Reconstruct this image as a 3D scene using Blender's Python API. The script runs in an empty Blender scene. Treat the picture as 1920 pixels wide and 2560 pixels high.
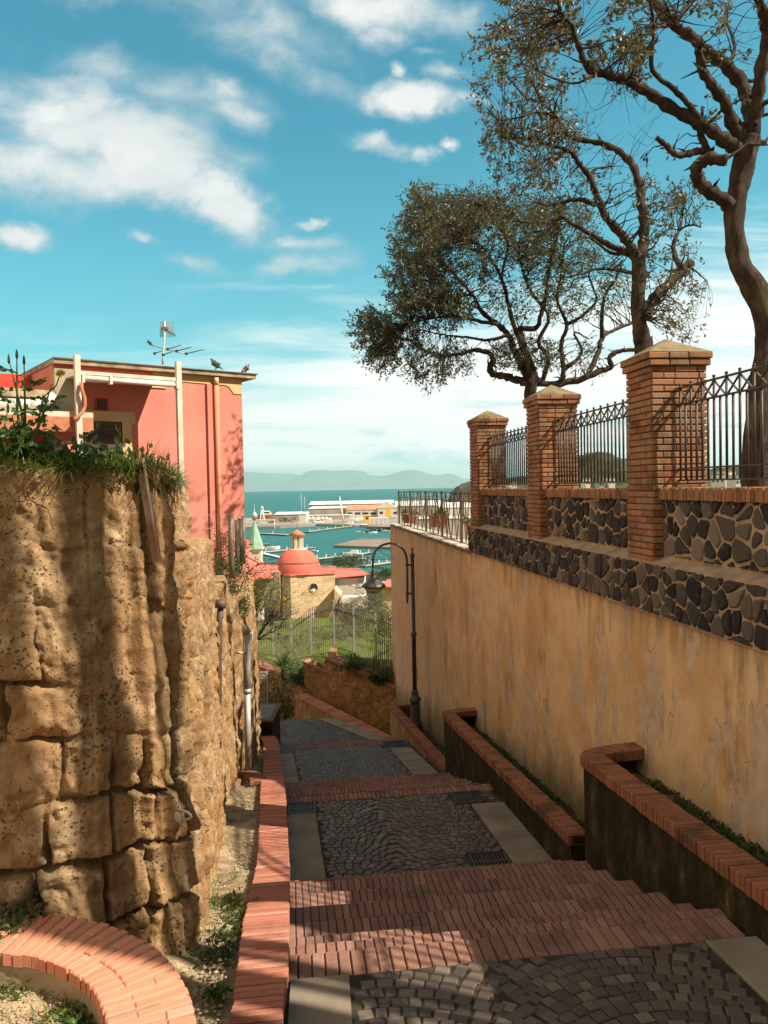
import bpy, math, random
import numpy as np
from mathutils import Vector, Matrix
random.seed(7); np.random.seed(7)
sc = bpy.context.scene
COL = sc.collection
# ------------------------------------------------------------------ camera
FPX = 1950.0; ROLL = .0193; PIT = math.atan(59.7/1950)
def ray(px, py):
    xc = (px-960)/FPX; yc = -(py-1280)/FPX
    wx = xc*math.cos(ROLL)+yc*math.sin(ROLL); wu = -xc*math.sin(ROLL)+yc*math.cos(ROLL)
    return Vector((wx, math.cos(PIT)+wu*math.sin(PIT), wu*math.cos(PIT)-math.sin(PIT)))
cd = bpy.data.cameras.new('camera'); cam = bpy.data.objects.new('camera', cd); COL.objects.link(cam)
cd.sensor_fit = 'VERTICAL'; cd.sensor_height = 24; cd.lens = 24*FPX/2560
cd.clip_start = .05; cd.clip_end = 60000
cr, sr, cp, sp = math.cos(ROLL), math.sin(ROLL), math.cos(PIT), math.sin(PIT)
rx = Vector((cr, -sr*sp, -sr*cp)); up = Vector((sr, cr*sp, cr*cp)); fw = Vector((0, cp, -sp))
cam.matrix_world = Matrix(((rx.x, up.x, -fw.x, 0), (rx.y, up.y, -fw.y, 0), (rx.z, up.z, -fw.z, 0), (0, 0, 0, 1)))
sc.camera = cam
# ------------------------------------------------------------------ light
SUN = Vector((1, -.40, 1.05)).normalized()
ld = bpy.data.lights.new('sun', 'SUN'); lo = bpy.data.objects.new('sun', ld); COL.objects.link(lo)
ld.energy = 5.0; ld.angle = math.radians(.55); ld.color = (1, .90, .75)
lo.rotation_euler = SUN.to_track_quat('Z', 'Y').to_euler()
w = bpy.data.worlds.new('World'); sc.world = w; w.use_nodes = True
sc.view_settings.view_transform = 'Standard'; sc.view_settings.look = 'None'
sc.view_settings.exposure = .66; sc.view_settings.gamma = 1
SKY_STRENGTH = .09
# ------------------------------------------------------------------ node helpers
class NT:
    def __init__(s, nt): s.n = nt.nodes; s.l = nt.links; s.n.clear()
    def add(s, t, **k):
        o = s.n.new(t)
        for a, b in k.items(): setattr(o, a, b)
        return o
    def put(s, sock, v):
        if isinstance(v, bpy.types.NodeSocket): s.l.new(v, sock)
        elif v is not None:
            if hasattr(sock, 'default_value'):
                if sock.type == 'RGBA' and len(v) == 3: v = (*v, 1)
                sock.default_value = v
    def math(s, op, a, b=None, c=None, clamp=False):
        o = s.add('ShaderNodeMath', operation=op); o.use_clamp = clamp
        s.put(o.inputs[0], a)
        if b is not None: s.put(o.inputs[1], b)
        if c is not None: s.put(o.inputs[2], c)
        return o.outputs[0]
    def noise(s, vec, scale, detail=4, rough=.55, dist=0, dim='3D'):
        o = s.add('ShaderNodeTexNoise', noise_dimensions=dim); s.put(o.inputs['Vector'], vec)
        o.inputs['Scale'].default_value = scale; o.inputs['Detail'].default_value = detail
        o.inputs['Roughness'].default_value = rough; o.inputs['Distortion'].default_value = dist
        return o.outputs[0]
    def voro(s, vec, scale, feature='F1', rnd=1):
        o = s.add('ShaderNodeTexVoronoi', feature=feature); s.put(o.inputs['Vector'], vec)
        o.inputs['Scale'].default_value = scale; o.inputs['Randomness'].default_value = rnd
        return o
    def ramp(s, fac, stops, interp='LINEAR'):
        o = s.add('ShaderNodeValToRGB'); s.put(o.inputs[0], fac); r = o.color_ramp; r.interpolation = interp
        while len(r.elements) < len(stops): r.elements.new(.5)
        for e, (p, c) in zip(r.elements, stops):
            e.position = p; e.color = (*c, 1) if not isinstance(c, (int, float)) else (c, c, c, 1)
        return o.outputs[0]
    def step(s, x, a, b):
        o = s.add('ShaderNodeMapRange', interpolation_type='SMOOTHSTEP'); s.put(o.inputs[0], x)
        s.put(o.inputs[1], a); s.put(o.inputs[2], b)
        o.inputs[3].default_value = 0; o.inputs[4].default_value = 1
        return o.outputs[0]
    def mix(s, f, a, b, mode='MIX'):
        o = s.add('ShaderNodeMix', data_type='RGBA', blend_type=mode)
        s.put(o.inputs[0], f); s.put(o.inputs[6], a); s.put(o.inputs[7], b)
        return o.outputs[2]
    def mapping(s, vec, scale=(1, 1, 1), rot=(0, 0, 0), loc=(0, 0, 0)):
        o = s.add('ShaderNodeMapping'); s.put(o.inputs[0], vec)
        o.inputs[1].default_value = loc; o.inputs[2].default_value = rot; o.inputs[3].default_value = scale
        return o.outputs[0]
    def vmath(s, op, a, b=None):
        o = s.add('ShaderNodeVectorMath', operation=op); s.put(o.inputs[0], a)
        if b is not None: s.put(o.inputs[1], b)
        return o.outputs[1] if op in ('LENGTH', 'DOT_PRODUCT') else o.outputs[0]
    def bump(s, h, strength=.5, dist=.02, normal=None):
        o = s.add('ShaderNodeBump'); s.put(o.inputs['Height'], h)
        o.inputs['Strength'].default_value = strength; o.inputs['Distance'].default_value = dist
        if normal: s.put(o.inputs['Normal'], normal)
        return o.outputs[0]
def newmat(name):
    m = bpy.data.materials.new(name); m.use_nodes = True; t = NT(m.node_tree)
    out = t.add('ShaderNodeOutputMaterial'); b = t.add('ShaderNodeBsdfPrincipled')
    t.l.new(b.outputs[0], out.inputs[0]); tc = t.add('ShaderNodeTexCoord').outputs['Object']
    return m, t, b, tc
def fin(t, b, col, rough=.8, normal=None, spec=None, metal=None):
    t.put(b.inputs['Base Color'], col); t.put(b.inputs['Roughness'], rough)
    if normal is not None: t.put(b.inputs['Normal'], normal)
    if spec is not None: b.inputs['Specular IOR Level'].default_value = spec
    if metal is not None: b.inputs['Metallic'].default_value = metal
def rnd_attr(t):
    return t.add('ShaderNodeAttribute', attribute_name='rnd').outputs['Fac']
def m_simple(name, c1, c2, scale=3, rough=.8, bump=.3, bscale=40, bdist=.01, spec=.3, metal=0, detail=5, lo=.35, hi=.65):
    m, t, b, tc = newmat(name)
    n = t.noise(tc, scale, detail)
    col = t.ramp(n, [(lo, c1), (hi, c2)])
    fin(t, b, col, rough, t.bump(t.noise(tc, bscale, 4), bump, bdist) if bump else None, spec, metal)
    return m
def m_brick(name, cols, dirt=(.06, .05, .035), dirt_amt=.5, moss=None, moss_amt=0, bump=.5):
    m, t, b, tc = newmat(name)
    r = rnd_attr(t); n = len(cols)
    col = t.ramp(r, [(i/(n-1), c) for i, c in enumerate(cols)])
    fine = t.noise(tc, 55, 5, .65)
    col = t.mix(t.math('MULTIPLY', t.step(fine, .45, .75), .35), col, (.5, .33, .22))
    dn = t.noise(tc, 2.6, 6, .65)
    col = t.mix(t.math('MULTIPLY', t.step(dn, .48, .72), dirt_amt), col, dirt)
    if moss: col = t.mix(t.math('MULTIPLY', t.step(t.noise(tc, 1.7, 6, .7), .5, .66), moss_amt), col, moss)
    fin(t, b, col, .88, t.bump(fine, bump, .006), .2)
    return m
MAT = {}
def mats():
    M = MAT
    M['brick_pillar'] = m_brick('brick_pillar', [(.20, .075, .04), (.30, .125, .06), (.36, .165, .08), (.28, .175, .10), (.40, .18, .09)], dirt_amt=.7, moss=(.16, .13, .06), moss_amt=.45)
    M['brick_cap'] = m_brick('brick_cap', [(.34, .12, .08), (.50, .19, .125), (.42, .15, .10), (.57, .27, .19)], dirt_amt=.45)
    M['brick_dark'] = m_brick('brick_dark', [(.20, .075, .045), (.30, .115, .065), (.34, .14, .075), (.25, .09, .06)], dirt=(.05, .04, .025), dirt_amt=.7, moss=(.06, .06, .025), moss_amt=.5)
    M['brick_pave'] = m_brick('brick_pave', [(.19, .09, .068), (.28, .135, .10), (.23, .108, .082), (.33, .175, .13), (.25, .125, .097)], dirt=(.075, .055, .045), dirt_amt=.6)
    M['mortar'] = m_simple('mortar', (.15, .10, .065), (.26, .17, .11), 6, .95, .5, 90)
    M['mortar_dark'] = m_simple('mortar_dark', (.03, .023, .018), (.065, .05, .036), 6, .95, .5, 90)
    M['mortar_pale'] = m_simple('mortar_pale', (.30, .21, .14), (.46, .34, .22), 5, .95, .5, 90)
    # cobbles
    m, t, b, tc = newmat('cobble'); r = rnd_attr(t)
    col = t.ramp(r, [(0, (.065, .05, .04)), (.5, (.10, .076, .058)), (.85, (.14, .105, .08)), (1, (.19, .145, .11))])
    n = t.noise(tc, 1.1, 5); col = t.mix(t.math('MULTIPLY', t.step(n, .45, .7), .5), col, (.13, .085, .06))
    fn = t.noise(tc, 60, 4)
    fin(t, b, col, t.ramp(fn, [(.3, .45), (.7, .75)]), t.bump(fn, .5, .005), .35); M['cobble'] = m
    M['slab'] = m_simple('slab', (.17, .13, .095), (.32, .255, .185), 2.2, .85, .5, 45, .006, lo=.3, hi=.7)
    M['iron'] = m_simple('iron', (.045, .036, .032), (.085, .062, .05), 9, .55, .3, 120, .002, .5, .2)
    M['lamp_iron'] = m_simple('lamp_iron', (.06, .058, .055), (.105, .095, .085), 9, .5, .3, 120, .002, .5, .3)
    M['steel'] = m_simple('steel', (.40, .38, .35), (.54, .51, .47), 4, .5, .2, 80, .002, .5, .4)
    M['steel_dark'] = m_simple('steel_dark', (.17, .135, .10), (.27, .22, .17), 4, .6, .2, 80, .002, .4, .2)
    M['rust'] = m_simple('rust', (.30, .15, .09), (.58, .46, .36), 3, .6, .3, 60, .003, .4, .1)
    M['white_paint'] = m_simple('white_paint', (.52, .46, .36), (.68, .62, .50), 3, .55, .1, 60, .002, .4)
    M['pipe_white'] = m_simple('pipe_white', (.60, .56, .50), (.74, .70, .63), 3, .45, .1, 60, .002, .4)
    M['pink'] = m_simple('pink', (.60, .20, .15), (.70, .255, .195), 1.2, .9, .25, 50, .006, .2, lo=.3, hi=.7)
    M['orange_pipe'] = m_simple('orange_pipe', (.62, .22, .12), (.72, .29, .17), 2, .7, .1, 50, .004, .3)
    M['red'] = m_simple('red', (.56, .055, .04), (.66, .085, .06), 1.5, .85, .2, 50, .006, .2)
    M['cream'] = m_simple('cream', (.60, .41, .20), (.68, .49, .27), 1.5, .88, .2, 50, .005, .2)
    M['concrete'] = m_simple('concrete', (.28, .25, .18), (.42, .37, .27), 2.5, .9, .4, 30, .01)
    M['fascia'] = m_simple('fascia', (.20, .155, .10), (.46, .36, .23), 4, .9, .5, 25, .012)
    M['door'] = m_simple('door', (.075, .05, .04), (.12, .08, .06), 3, .55, .15, 30, .004)
    M['dark'] = m_simple('dark', (.02, .018, .016), (.03, .028, .025), 3, .7, 0)
    M['glass_white'] = m_simple('glass_white', (.50, .44, .38), (.60, .54, .47), 3, .25, 0)
    M['terracotta'] = m_simple('terracotta', (.42, .15, .08), (.55, .22, .12), 7, .85, .2, 40)
    M['roof_red'] = m_simple('roof_red', (.62, .15, .115), (.74, .21, .165), .9, .85, .3, 12, .02)
    M['dome_red'] = m_simple('dome_red', (.60, .11, .075), (.73, .18, .13), .7, .8, .2, 8, .02, lo=.3, hi=.7)
    M['copper'] = m_simple('copper', (.17, .33, .24), (.34, .50, .36), .8, .7, .2, 8, .02)
    M['white_wall'] = m_simple('white_wall', (.62, .55, .45), (.76, .69, .58), .25, .85, 0)
    M['grey_wall'] = m_simple('grey_wall', (.30, .27, .24), (.42, .38, .33), .2, .85, 0)
    M['tin_roof'] = m_simple('tin_roof', (.70, .68, .62), (.85, .83, .78), .1, .6, 0)
    M['orange_roof'] = m_simple('orange_roof', (.60, .20, .11), (.74, .32, .20), .3, .8, 0)
    M['yellow'] = m_simple('yellow', (.80, .42, .04), (.86, .50, .06), .5, .7, 0)
    M['boat_white'] = m_simple('boat_white', (.70, .68, .62), (.82, .80, .76), .6, .4, 0)
    M['deck_wood'] = m_simple('deck_wood', (.21, .165, .12), (.30, .24, .18), .15, .85, 0)
    M['pier'] = m_simple('pier', (.34, .31, .26), (.50, .46, .40), .1, .85, 0)
    M['rubber'] = m_simple('rubber', (.03, .03, .03), (.06, .06, .055), .5, .7, 0)
    M['quay'] = m_simple('quay', (.20, .18, .15), (.36, .32, .27), .03, .9, 0)
    M['navy'] = m_simple('navy', (.03, .04, .07), (.05, .06, .09), 1, .7, 0)
    M['stone_block'] = None
    # church ashlar
    m, t, b, tc = newmat('ashlar'); br = t.add('ShaderNodeTexBrick')
    t.put(br.inputs['Vector'], t.mapping(tc, rot=(math.radians(90), 0, 0)))
    br.inputs['Scale'].default_value = 1; br.inputs['Brick Width'].default_value = .6; br.inputs['Row Height'].default_value = .28
    br.inputs['Mortar Size'].default_value = .012
    br.inputs['Color1'].default_value = (.60, .42, .24, 1); br.inputs['Color2'].default_value = (.74, .55, .34, 1); br.inputs['Mortar'].default_value = (.40, .29, .16, 1)
    n = t.noise(tc, .8, 5); fin(t, b, t.mix(t.math('MULTIPLY', t.step(n, .45, .7), .5), br.outputs[0], (.36, .26, .15)), .9, t.bump(t.noise(tc, 9, 5), .4, .03), .2); M['ashlar'] = m
    # plaster
    m, t, b, tc = newmat('plaster')
    big = t.noise(tc, .8, 7, .68); vert = t.noise(t.mapping(tc, (1.7, 1.7, .6)), 1.0, 7, .7, .6)
    fine = t.noise(tc, 22, 5, .6)
    col = t.ramp(big, [(.32, (.52, .31, .15)), (.46, (.61, .38, .19)), (.58, (.74, .52, .29)), (.72, (.66, .42, .25))])
    col = t.mix(t.math('MULTIPLY', t.step(vert, .46, .62), .38), col, (.66, .46, .24))
    v2 = t.noise(t.mapping(tc, (2.6, 2.6, .8), loc=(3, 1, 7)), 1.0, 7, .7, .5)
    col = t.mix(t.math('MULTIPLY', t.step(v2, .52, .70), .45), col, (.36, .22, .09))
    sep = t.add('ShaderNodeSeparateXYZ'); t.put(sep.inputs[0], tc); z = sep.outputs[2]; y = sep.outputs[1]
    # salmon towards the far end, as the old paint there is
    col = t.mix(t.math('MULTIPLY', t.step(t.math('ADD', y, t.math('MULTIPLY', big, 8)), 21, 30), .65), col, (.60, .30, .19))
    # peeled patches, more of them low down
    hb = t.math('SUBTRACT', t.math('MULTIPLY', y, -.185), 1.75)           # a line above the sloping base
    low = t.step(t.math('SUBTRACT', hb, z), -1.6, .6)
    pn = t.noise(t.mapping(tc, (3.1, 3.1, 1.0), loc=(9, 2, 4)), 1.0, 3.5, .5, .25)
    peel = t.step(t.math('ADD', pn, t.math('MULTIPLY', low, .10)), .590, .600)
    pc = t.ramp(t.noise(tc, 7, 5), [(.3, (.46, .34, .25)), (.7, (.66, .51, .38))])
    col = t.mix(t.math('MULTIPLY', peel, .85), col, pc)
    # damp and moss creeping up from the planters
    dm = t.step(t.math('ADD', t.math('SUBTRACT', hb, z), t.math('MULTIPLY', t.noise(t.mapping(tc, (1.5, 1.5, .8)), 1.2, 6, .7), 1.5)), .62, 1.5)
    col = t.mix(t.math('MULTIPLY', dm, .75), col, (.12, .105, .05))
    # stain patches high on the wall
    st = t.noise(t.mapping(tc, (1.6, 1.6, .55), loc=(1, 5, 2)), 1.0, 6, .7)
    col = t.mix(t.math('MULTIPLY', t.step(st, .56, .70), .6), col, (.17, .13, .04))
    dk = t.noise(t.mapping(tc, (9, 9, 1.6), loc=(7, 7, 7)), 1.0, 4, .6)
    col = t.mix(t.math('MULTIPLY', t.step(dk, .66, .72), .55), col, (.12, .07, .04))
    dn_ = t.noise(t.mapping(tc, (5, 5, .5), loc=(2, 8, 1)), 1.0, 6, .65)
    drip = t.step(t.math('ADD', z, t.math('MULTIPLY', dn_, 1.9)), -.75, -.25)
    col = t.mix(t.math('MULTIPLY', drip, .6), col, (.22, .15, .075))
    hgt = t.math('ADD', t.math('MULTIPLY', peel, -.9), t.math('MULTIPLY', fine, .3))
    fin(t, b, col, .92, t.bump(hgt, .7, .018, t.bump(vert, .25, .03)), .15); M['plaster'] = m
    # lava stones
    m, t, b, tc = newmat('lava_stone'); r = rnd_attr(t)
    col = t.ramp(r, [(0, (.02, .019, .02)), (.3, (.04, .036, .036)), (.55, (.08, .066, .056)), (.85, (.15, .12, .095)), (1, (.24, .185, .135))])
    n = t.noise(tc, 9, 6, .7); col = t.mix(t.math('MULTIPLY', t.step(n, .5, .68), .45), col, (.17, .135, .10))
    fin(t, b, col, .85, t.bump(t.noise(tc, 30, 6, .7), .9, .02), .3); M['lava_stone'] = m
    # tufa
    m, t, b, tc = newmat('tufa')
    n1 = t.noise(tc, 1.3, 6, .6); n2 = t.noise(tc, 7, 7, .7); n3 = t.noise(tc, 45, 5, .7)
    col = t.ramp(n2, [(.28, (.17, .105, .052)), (.5, (.37, .24, .125)), (.72, (.58, .41, .235))])
    col = t.mix(t.math('MULTIPLY', t.step(n1, .42, .62), .5), col, (.34, .165, .06))
    gr = t.noise(t.mapping(tc, (1, 1, 1), loc=(4, 4, 4)), 3.2, 6, .7)
    col = t.mix(t.math('MULTIPLY', t.step(gr, .56, .68), .5), col, (.55, .47, .34))
    wn = t.add('ShaderNodeTexNoise'); t.put(wn.inputs[0], tc); wn.inputs['Scale'].default_value = 24; wn.inputs['Detail'].default_value = 4
    tw_ = t.vmath('ADD', tc, t.vmath('MULTIPLY', t.vmath('SUBTRACT', wn.outputs[1], (.5, .5, .5)), (.06, .06, .04)))
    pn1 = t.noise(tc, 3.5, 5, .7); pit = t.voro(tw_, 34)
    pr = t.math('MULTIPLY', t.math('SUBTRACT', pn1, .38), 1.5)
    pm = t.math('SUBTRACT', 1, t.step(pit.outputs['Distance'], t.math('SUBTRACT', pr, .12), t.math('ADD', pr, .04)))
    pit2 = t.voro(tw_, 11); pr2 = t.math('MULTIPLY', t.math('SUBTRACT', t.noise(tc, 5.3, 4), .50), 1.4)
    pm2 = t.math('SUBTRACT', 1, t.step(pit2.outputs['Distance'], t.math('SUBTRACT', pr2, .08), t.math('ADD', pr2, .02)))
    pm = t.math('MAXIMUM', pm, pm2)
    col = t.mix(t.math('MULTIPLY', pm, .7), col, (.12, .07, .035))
    cr_ = t.add('ShaderNodeAttribute', attribute_name='crack').outputs['Fac']
    col = t.mix(t.math('MULTIPLY', cr_, .65), col, (.10, .065, .035))
    h = t.math('ADD', t.math('MULTIPLY', n2, .8), t.math('ADD', t.math('MULTIPLY', n3, .35), t.math('MULTIPLY', pm, -.8)))
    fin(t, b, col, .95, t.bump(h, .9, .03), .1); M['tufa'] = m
    # ochre tufa of far walls
    m, t, b, tc = newmat('tufa_far')
    vc = t.voro(t.mapping(tc, (1.7, 1.7, 2.6)), 1.0); e = t.voro(t.mapping(tc, (1.7, 1.7, 2.6)), 1.0, 'DISTANCE_TO_EDGE')
    col = t.ramp(t.noise(tc, 3, 6, .7), [(.3, (.20, .095, .035)), (.5, (.38, .20, .08)), (.7, (.52, .31, .14))])
    vs = t.noise(t.mapping(tc, (4, 4, .8)), 1.0, 6, .7)
    col = t.mix(t.math('MULTIPLY', t.step(vs, .5, .65), .5), col, (.14, .07, .03))
    em = t.math('SUBTRACT', 1, t.step(e.outputs['Distance'], .0, .06))
    col = t.mix(t.math('MULTIPLY', em, .3), col, (.2, .11, .05))
    fin(t, b, col, .95, t.bump(t.math('ADD', t.math('MULTIPLY', em, -.4), t.noise(tc, 9, 5)), .9, .05), .1); M['tufa_far'] = m
    # mossy dark planter face
    m, t, b, tc = newmat('mossy')
    n = t.noise(t.mapping(tc, (2, 2, 1)), 2.2, 7, .75)
    col = t.ramp(n, [(.30, (.018, .017, .009)), (.48, (.035, .03, .016)), (.60, (.075, .055, .03)), (.72, (.26, .18, .11))])
    fin(t, b, col, .95, t.bump(t.noise(tc, 14, 6, .7), .8, .03), .1); M['mossy'] = m
    m, t, b, tc = newmat('ochre_face')
    n = t.noise(t.mapping(tc, (2, 2, .8)), 2.0, 7, .75)
    col = t.ramp(n, [(.30, (.10, .065, .03)), (.48, (.30, .17, .07)), (.6, (.46, .26, .13)), (.72, (.54, .35, .21))])
    fin(t, b, col, .95, t.bump(t.noise(tc, 14, 6, .7), .6, .03), .1); M['ochre_face'] = m
    M['soil'] = m_simple('soil', (.055, .042, .022), (.17, .115, .06), 3, .98, .9, 30, .03)
    M['sand'] = m_simple('sand', (.20, .145, .085), (.50, .37, .22), 5, .98, .9, 30, .03)
    M['pebble'] = m_brick('pebble', [(.24, .18, .11), (.38, .30, .20), (.31, .24, .155), (.48, .40, .29)], dirt_amt=.1)
    # meadow
    m, t, b, tc = newmat('meadow')
    col = t.ramp(t.noise(tc, .9, 7, .75), [(.32, (.08, .12, .02)), (.5, (.15, .21, .04)), (.68, (.26, .28, .08))])
    fin(t, b, col, .95, t.bump(t.noise(tc, 6, 6, .8), 1, .15), .1); M['meadow'] = m
    m, t, b, tc = newmat('hill')
    col = t.ramp(t.noise(tc, .06, 8, .8), [(.35, (.045, .055, .035)), (.52, (.09, .10, .055)), (.66, (.22, .19, .13))])
    fin(t, b, col, .95, t.bump(t.noise(tc, .2, 7, .8), 1, 3), .1); M['hill'] = m
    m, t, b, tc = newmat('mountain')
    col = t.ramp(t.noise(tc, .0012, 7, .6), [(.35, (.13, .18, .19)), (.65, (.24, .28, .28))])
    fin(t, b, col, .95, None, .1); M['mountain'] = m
    # sea
    m, t, b, tc = newmat('sea')
    n = t.noise(t.mapping(tc, (.004, .02, 1)), 1.0, 6, .6)
    n2 = t.noise(t.mapping(tc, (.12, .4, 1)), 1.0, 5, .6)
    col = t.ramp(n, [(.3, (.006, .105, .10)), (.7, (.012, .155, .145))])
    col = t.mix(t.math('MULTIPLY', t.step(n2, .45, .7), .35), col, (.02, .15, .15))
    fin(t, b, col, .42, t.bump(t.noise(t.mapping(tc, (.25, .6, 1)), 1.0, 6, .7), .55, .6), .22); M['sea'] = m
    # bark
    m, t, b, tc = newmat('bark')
    n = t.noise(t.mapping(tc, (7, 7, 3.0)), 1.0, 8, .75); 
    col = t.ramp(n, [(.3, (.04, .028, .022)), (.5, (.07, .052, .04)), (.68, (.16, .12, .09))])
    col = t.mix(t.math('MULTIPLY', t.step(t.noise(tc, 2.5, 5), .55, .7), .5), col, (.10, .11, .04))
    fin(t, b, col, .95, t.bump(n, 1, .05, t.bump(t.noise(tc, 30, 5), .5, .01)), .1); M['bark'] = m
    def leafm(name, stops, trans=.35):
        m, t, b, tc = newmat(name); r = rnd_attr(t)
        col = t.ramp(r, stops)
        fin(t, b, col, .42, None, .45)
        tr = t.add('ShaderNodeBsdfTranslucent'); t.put(tr.inputs[0], t.mix(.5, col, (.25, .30, .04)))
        mx = t.add('ShaderNodeMixShader'); mx.inputs[0].default_value = trans
        t.l.new(b.outputs[0], mx.inputs[1]); t.l.new(tr.outputs[0], mx.inputs[2])
        t.l.new(mx.outputs[0], t.n['Material Output'].inputs[0]); MAT[name] = m
    leafm('leaf_oak', [(0, (.032, .038, .02)), (.4, (.065, .07, .038)), (.75, (.12, .115, .065)), (.92, (.19, .15, .09)), (1, (.26, .24, .08))], .25)
    leafm('leaf_rusty', [(0, (.05, .045, .028)), (.4, (.10, .075, .05)), (.75, (.19, .13, .09)), (.9, (.26, .18, .13)), (1, (.24, .25, .07))], .25)
    leafm('leaf_light', [(0, (.07, .085, .02)), (.5, (.13, .14, .035)), (.85, (.22, .21, .05)), (1, (.32, .29, .08))], .35)
    leafm('grass', [(0, (.045, .085, .015)), (.5, (.10, .16, .028)), (.85, (.20, .23, .05)), (1, (.40, .34, .14))], .35)
    leafm('herb', [(0, (.03, .075, .02)), (.5, (.055, .12, .03)), (.85, (.11, .17, .04)), (1, (.2, .22, .06))], .3)
    leafm('herb_dark', [(0, (.018, .04, .01)), (.6, (.04, .075, .018)), (1, (.08, .11, .03))], .3)
    leafm('petal', [(0, (.75, .42, .02)), (1, (.85, .55, .03))], .3)
    leafm('petal_white', [(0, (.7, .68, .6)), (1, (.8, .78, .7))], .3)
    leafm('dry', [(0, (.25, .19, .12)), (1, (.42, .34, .24))], .2)
    M['pigeon'] = m_simple('pigeon', (.06, .06, .075), (.13, .115, .12), 12, .7, .1, 60, .003)
    M['pigeon_brown'] = m_simple('pigeon_brown', (.16, .12, .10), (.30, .23, .18), 12, .7, .1, 60, .003)
mats()
# ------------------------------------------------------------------ mesh helpers
class MB:
    def __init__(s): s.v = []; s.f = []; s.r = []; s.m = []; s.sm = []
    def quadmesh(s, vs, fs, r=None, m=0, sm=False):
        o = len(s.v); s.v.extend([tuple(v) for v in vs]); s.f.extend([tuple(i+o for i in f) for f in fs])
        if r is None: r = random.random()
        s.r.extend([r]*len(vs)); s.m.extend([m]*len(fs)); s.sm.extend([sm]*len(fs))
    def brick(s, c, ax, ay, az, dx, dy, dz, ch=.006, r=None, m=0, jit=.002):
        """box centred at c with axes ax ay az (unit) and full sizes; chamfered towards +az"""
        c = Vector(c)+Vector((random.uniform(-jit, jit), random.uniform(-jit, jit), random.uniform(-jit, jit)))
        X = ax*dx/2; Y = ay*dy/2; Z = az*dz/2
        xi = ax*(dx/2-ch); yi = ay*(dy/2-ch); zm = az*(dz/2-ch)
        vs = [c-X-Y-Z, c+X-Y-Z, c+X+Y-Z, c-X+Y-Z, c-X-Y+zm, c+X-Y+zm, c+X+Y+zm, c-X+Y+zm, c-xi-yi+Z, c+xi-yi+Z, c+xi+yi+Z, c-xi+yi+Z]
        fs = [(0, 3, 2, 1), (0, 1, 5, 4), (1, 2, 6, 5), (2, 3, 7, 6), (3, 0, 4, 7), (4, 5, 9, 8), (5, 6, 10, 9), (6, 7, 11, 10), (7, 4, 8, 11), (8, 9, 10, 11)]
        s.quadmesh(vs, fs, r, m)
    def box(s, a, b, r=None, m=0):
        x0, y0, z0 = a; x1, y1, z1 = b
        s.quadmesh([(x0, y0, z0), (x1, y0, z0), (x1, y1, z0), (x0, y1, z0), (x0, y0, z1), (x1, y0, z1), (x1, y1, z1), (x0, y1, z1)],
                   [(0, 3, 2, 1), (4, 5, 6, 7), (0, 1, 5, 4), (1, 2, 6, 5), (2, 3, 7, 6), (3, 0, 4, 7)], r, m)
    def obox(s, c, ax, ay, az, dx, dy, dz, r=None, m=0):
        c = Vector(c); X = ax*dx/2; Y = ay*dy/2; Z = az*dz/2
        s.quadmesh([c-X-Y-Z, c+X-Y-Z, c+X+Y-Z, c-X+Y-Z, c-X-Y+Z, c+X-Y+Z, c+X+Y+Z, c-X+Y+Z],
                   [(0, 3, 2, 1), (4, 5, 6, 7), (0, 1, 5, 4), (1, 2, 6, 5), (2, 3, 7, 6), (3, 0, 4, 7)], r, m)
    def bar(s, a, b, wx, wy, r=None, m=0, up=Vector((0, 0, 1))):
        a = Vector(a); b = Vector(b); d = b-a; L = d.length
        if L < 1e-6: return
        d /= L
        if abs(d.dot(up)) > .99: up = Vector((0, 1, 0))
        x = d.cross(up).normalized(); y = x.cross(d)
        s.obox((a+b)/2, x, y, d, wx, wy, L, r, m)
    def tube(s, pts, rad, n=8, r=None, m=0, cap=True, lump=0):
        pts = [Vector(p) for p in pts]
        if isinstance(rad, (int, float)): rad = [rad]*len(pts)
        vs = []; fs = []; prev = None
        for i, p in enumerate(pts):
            d = (pts[min(i+1, len(pts)-1)]-pts[max(i-1, 0)])
            if d.length < 1e-9: d = Vector((0, 0, 1))
            d.normalize()
            if prev is None:
                u = d.orthogonal().normalized()
            else:
                u = prev-d*prev.dot(d)
                u = u.normalized() if u.length > 1e-6 else d.orthogonal().normalized()
            prev = u; w_ = d.cross(u)
            for k in range(n):
                a = 2*math.pi*k/n; rr = rad[i]*(1+lump*math.sin(a*2+i*.9)*.6+lump*random.uniform(-.5, .5))
                vs.append(p+(u*math.cos(a)+w_*math.sin(a))*rr)
        for i in range(len(pts)-1):
            for k in range(n):
                a = i*n+k; b = i*n+(k+1) % n
                fs.append((a, b, b+n, a+n))
        if cap:
            fs.append(tuple(range(n))[::-1]); fs.append(tuple(range((len(pts)-1)*n, len(pts)*n)))
        s.quadmesh(vs, fs, r, m, True)
    def lathe(s, c, prof, n=24, r=None, m=0, ang=(0, 2*math.pi)):
        c = Vector(c); vs = []; fs = []
        for (rr, z) in prof:
            for k in range(n):
                a = 2*math.pi*k/n; vs.append(c+Vector((rr*math.cos(a), rr*math.sin(a), z)))
        for i in range(len(prof)-1):
            for k in range(n):
                a = i*n+k; b = i*n+(k+1) % n; fs.append((a, b, b+n, a+n))
        fs.append(tuple(range(n))[::-1]); fs.append(tuple(range((len(prof)-1)*n, len(prof)*n)))
        s.quadmesh(vs, fs, r, m, True)
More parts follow.
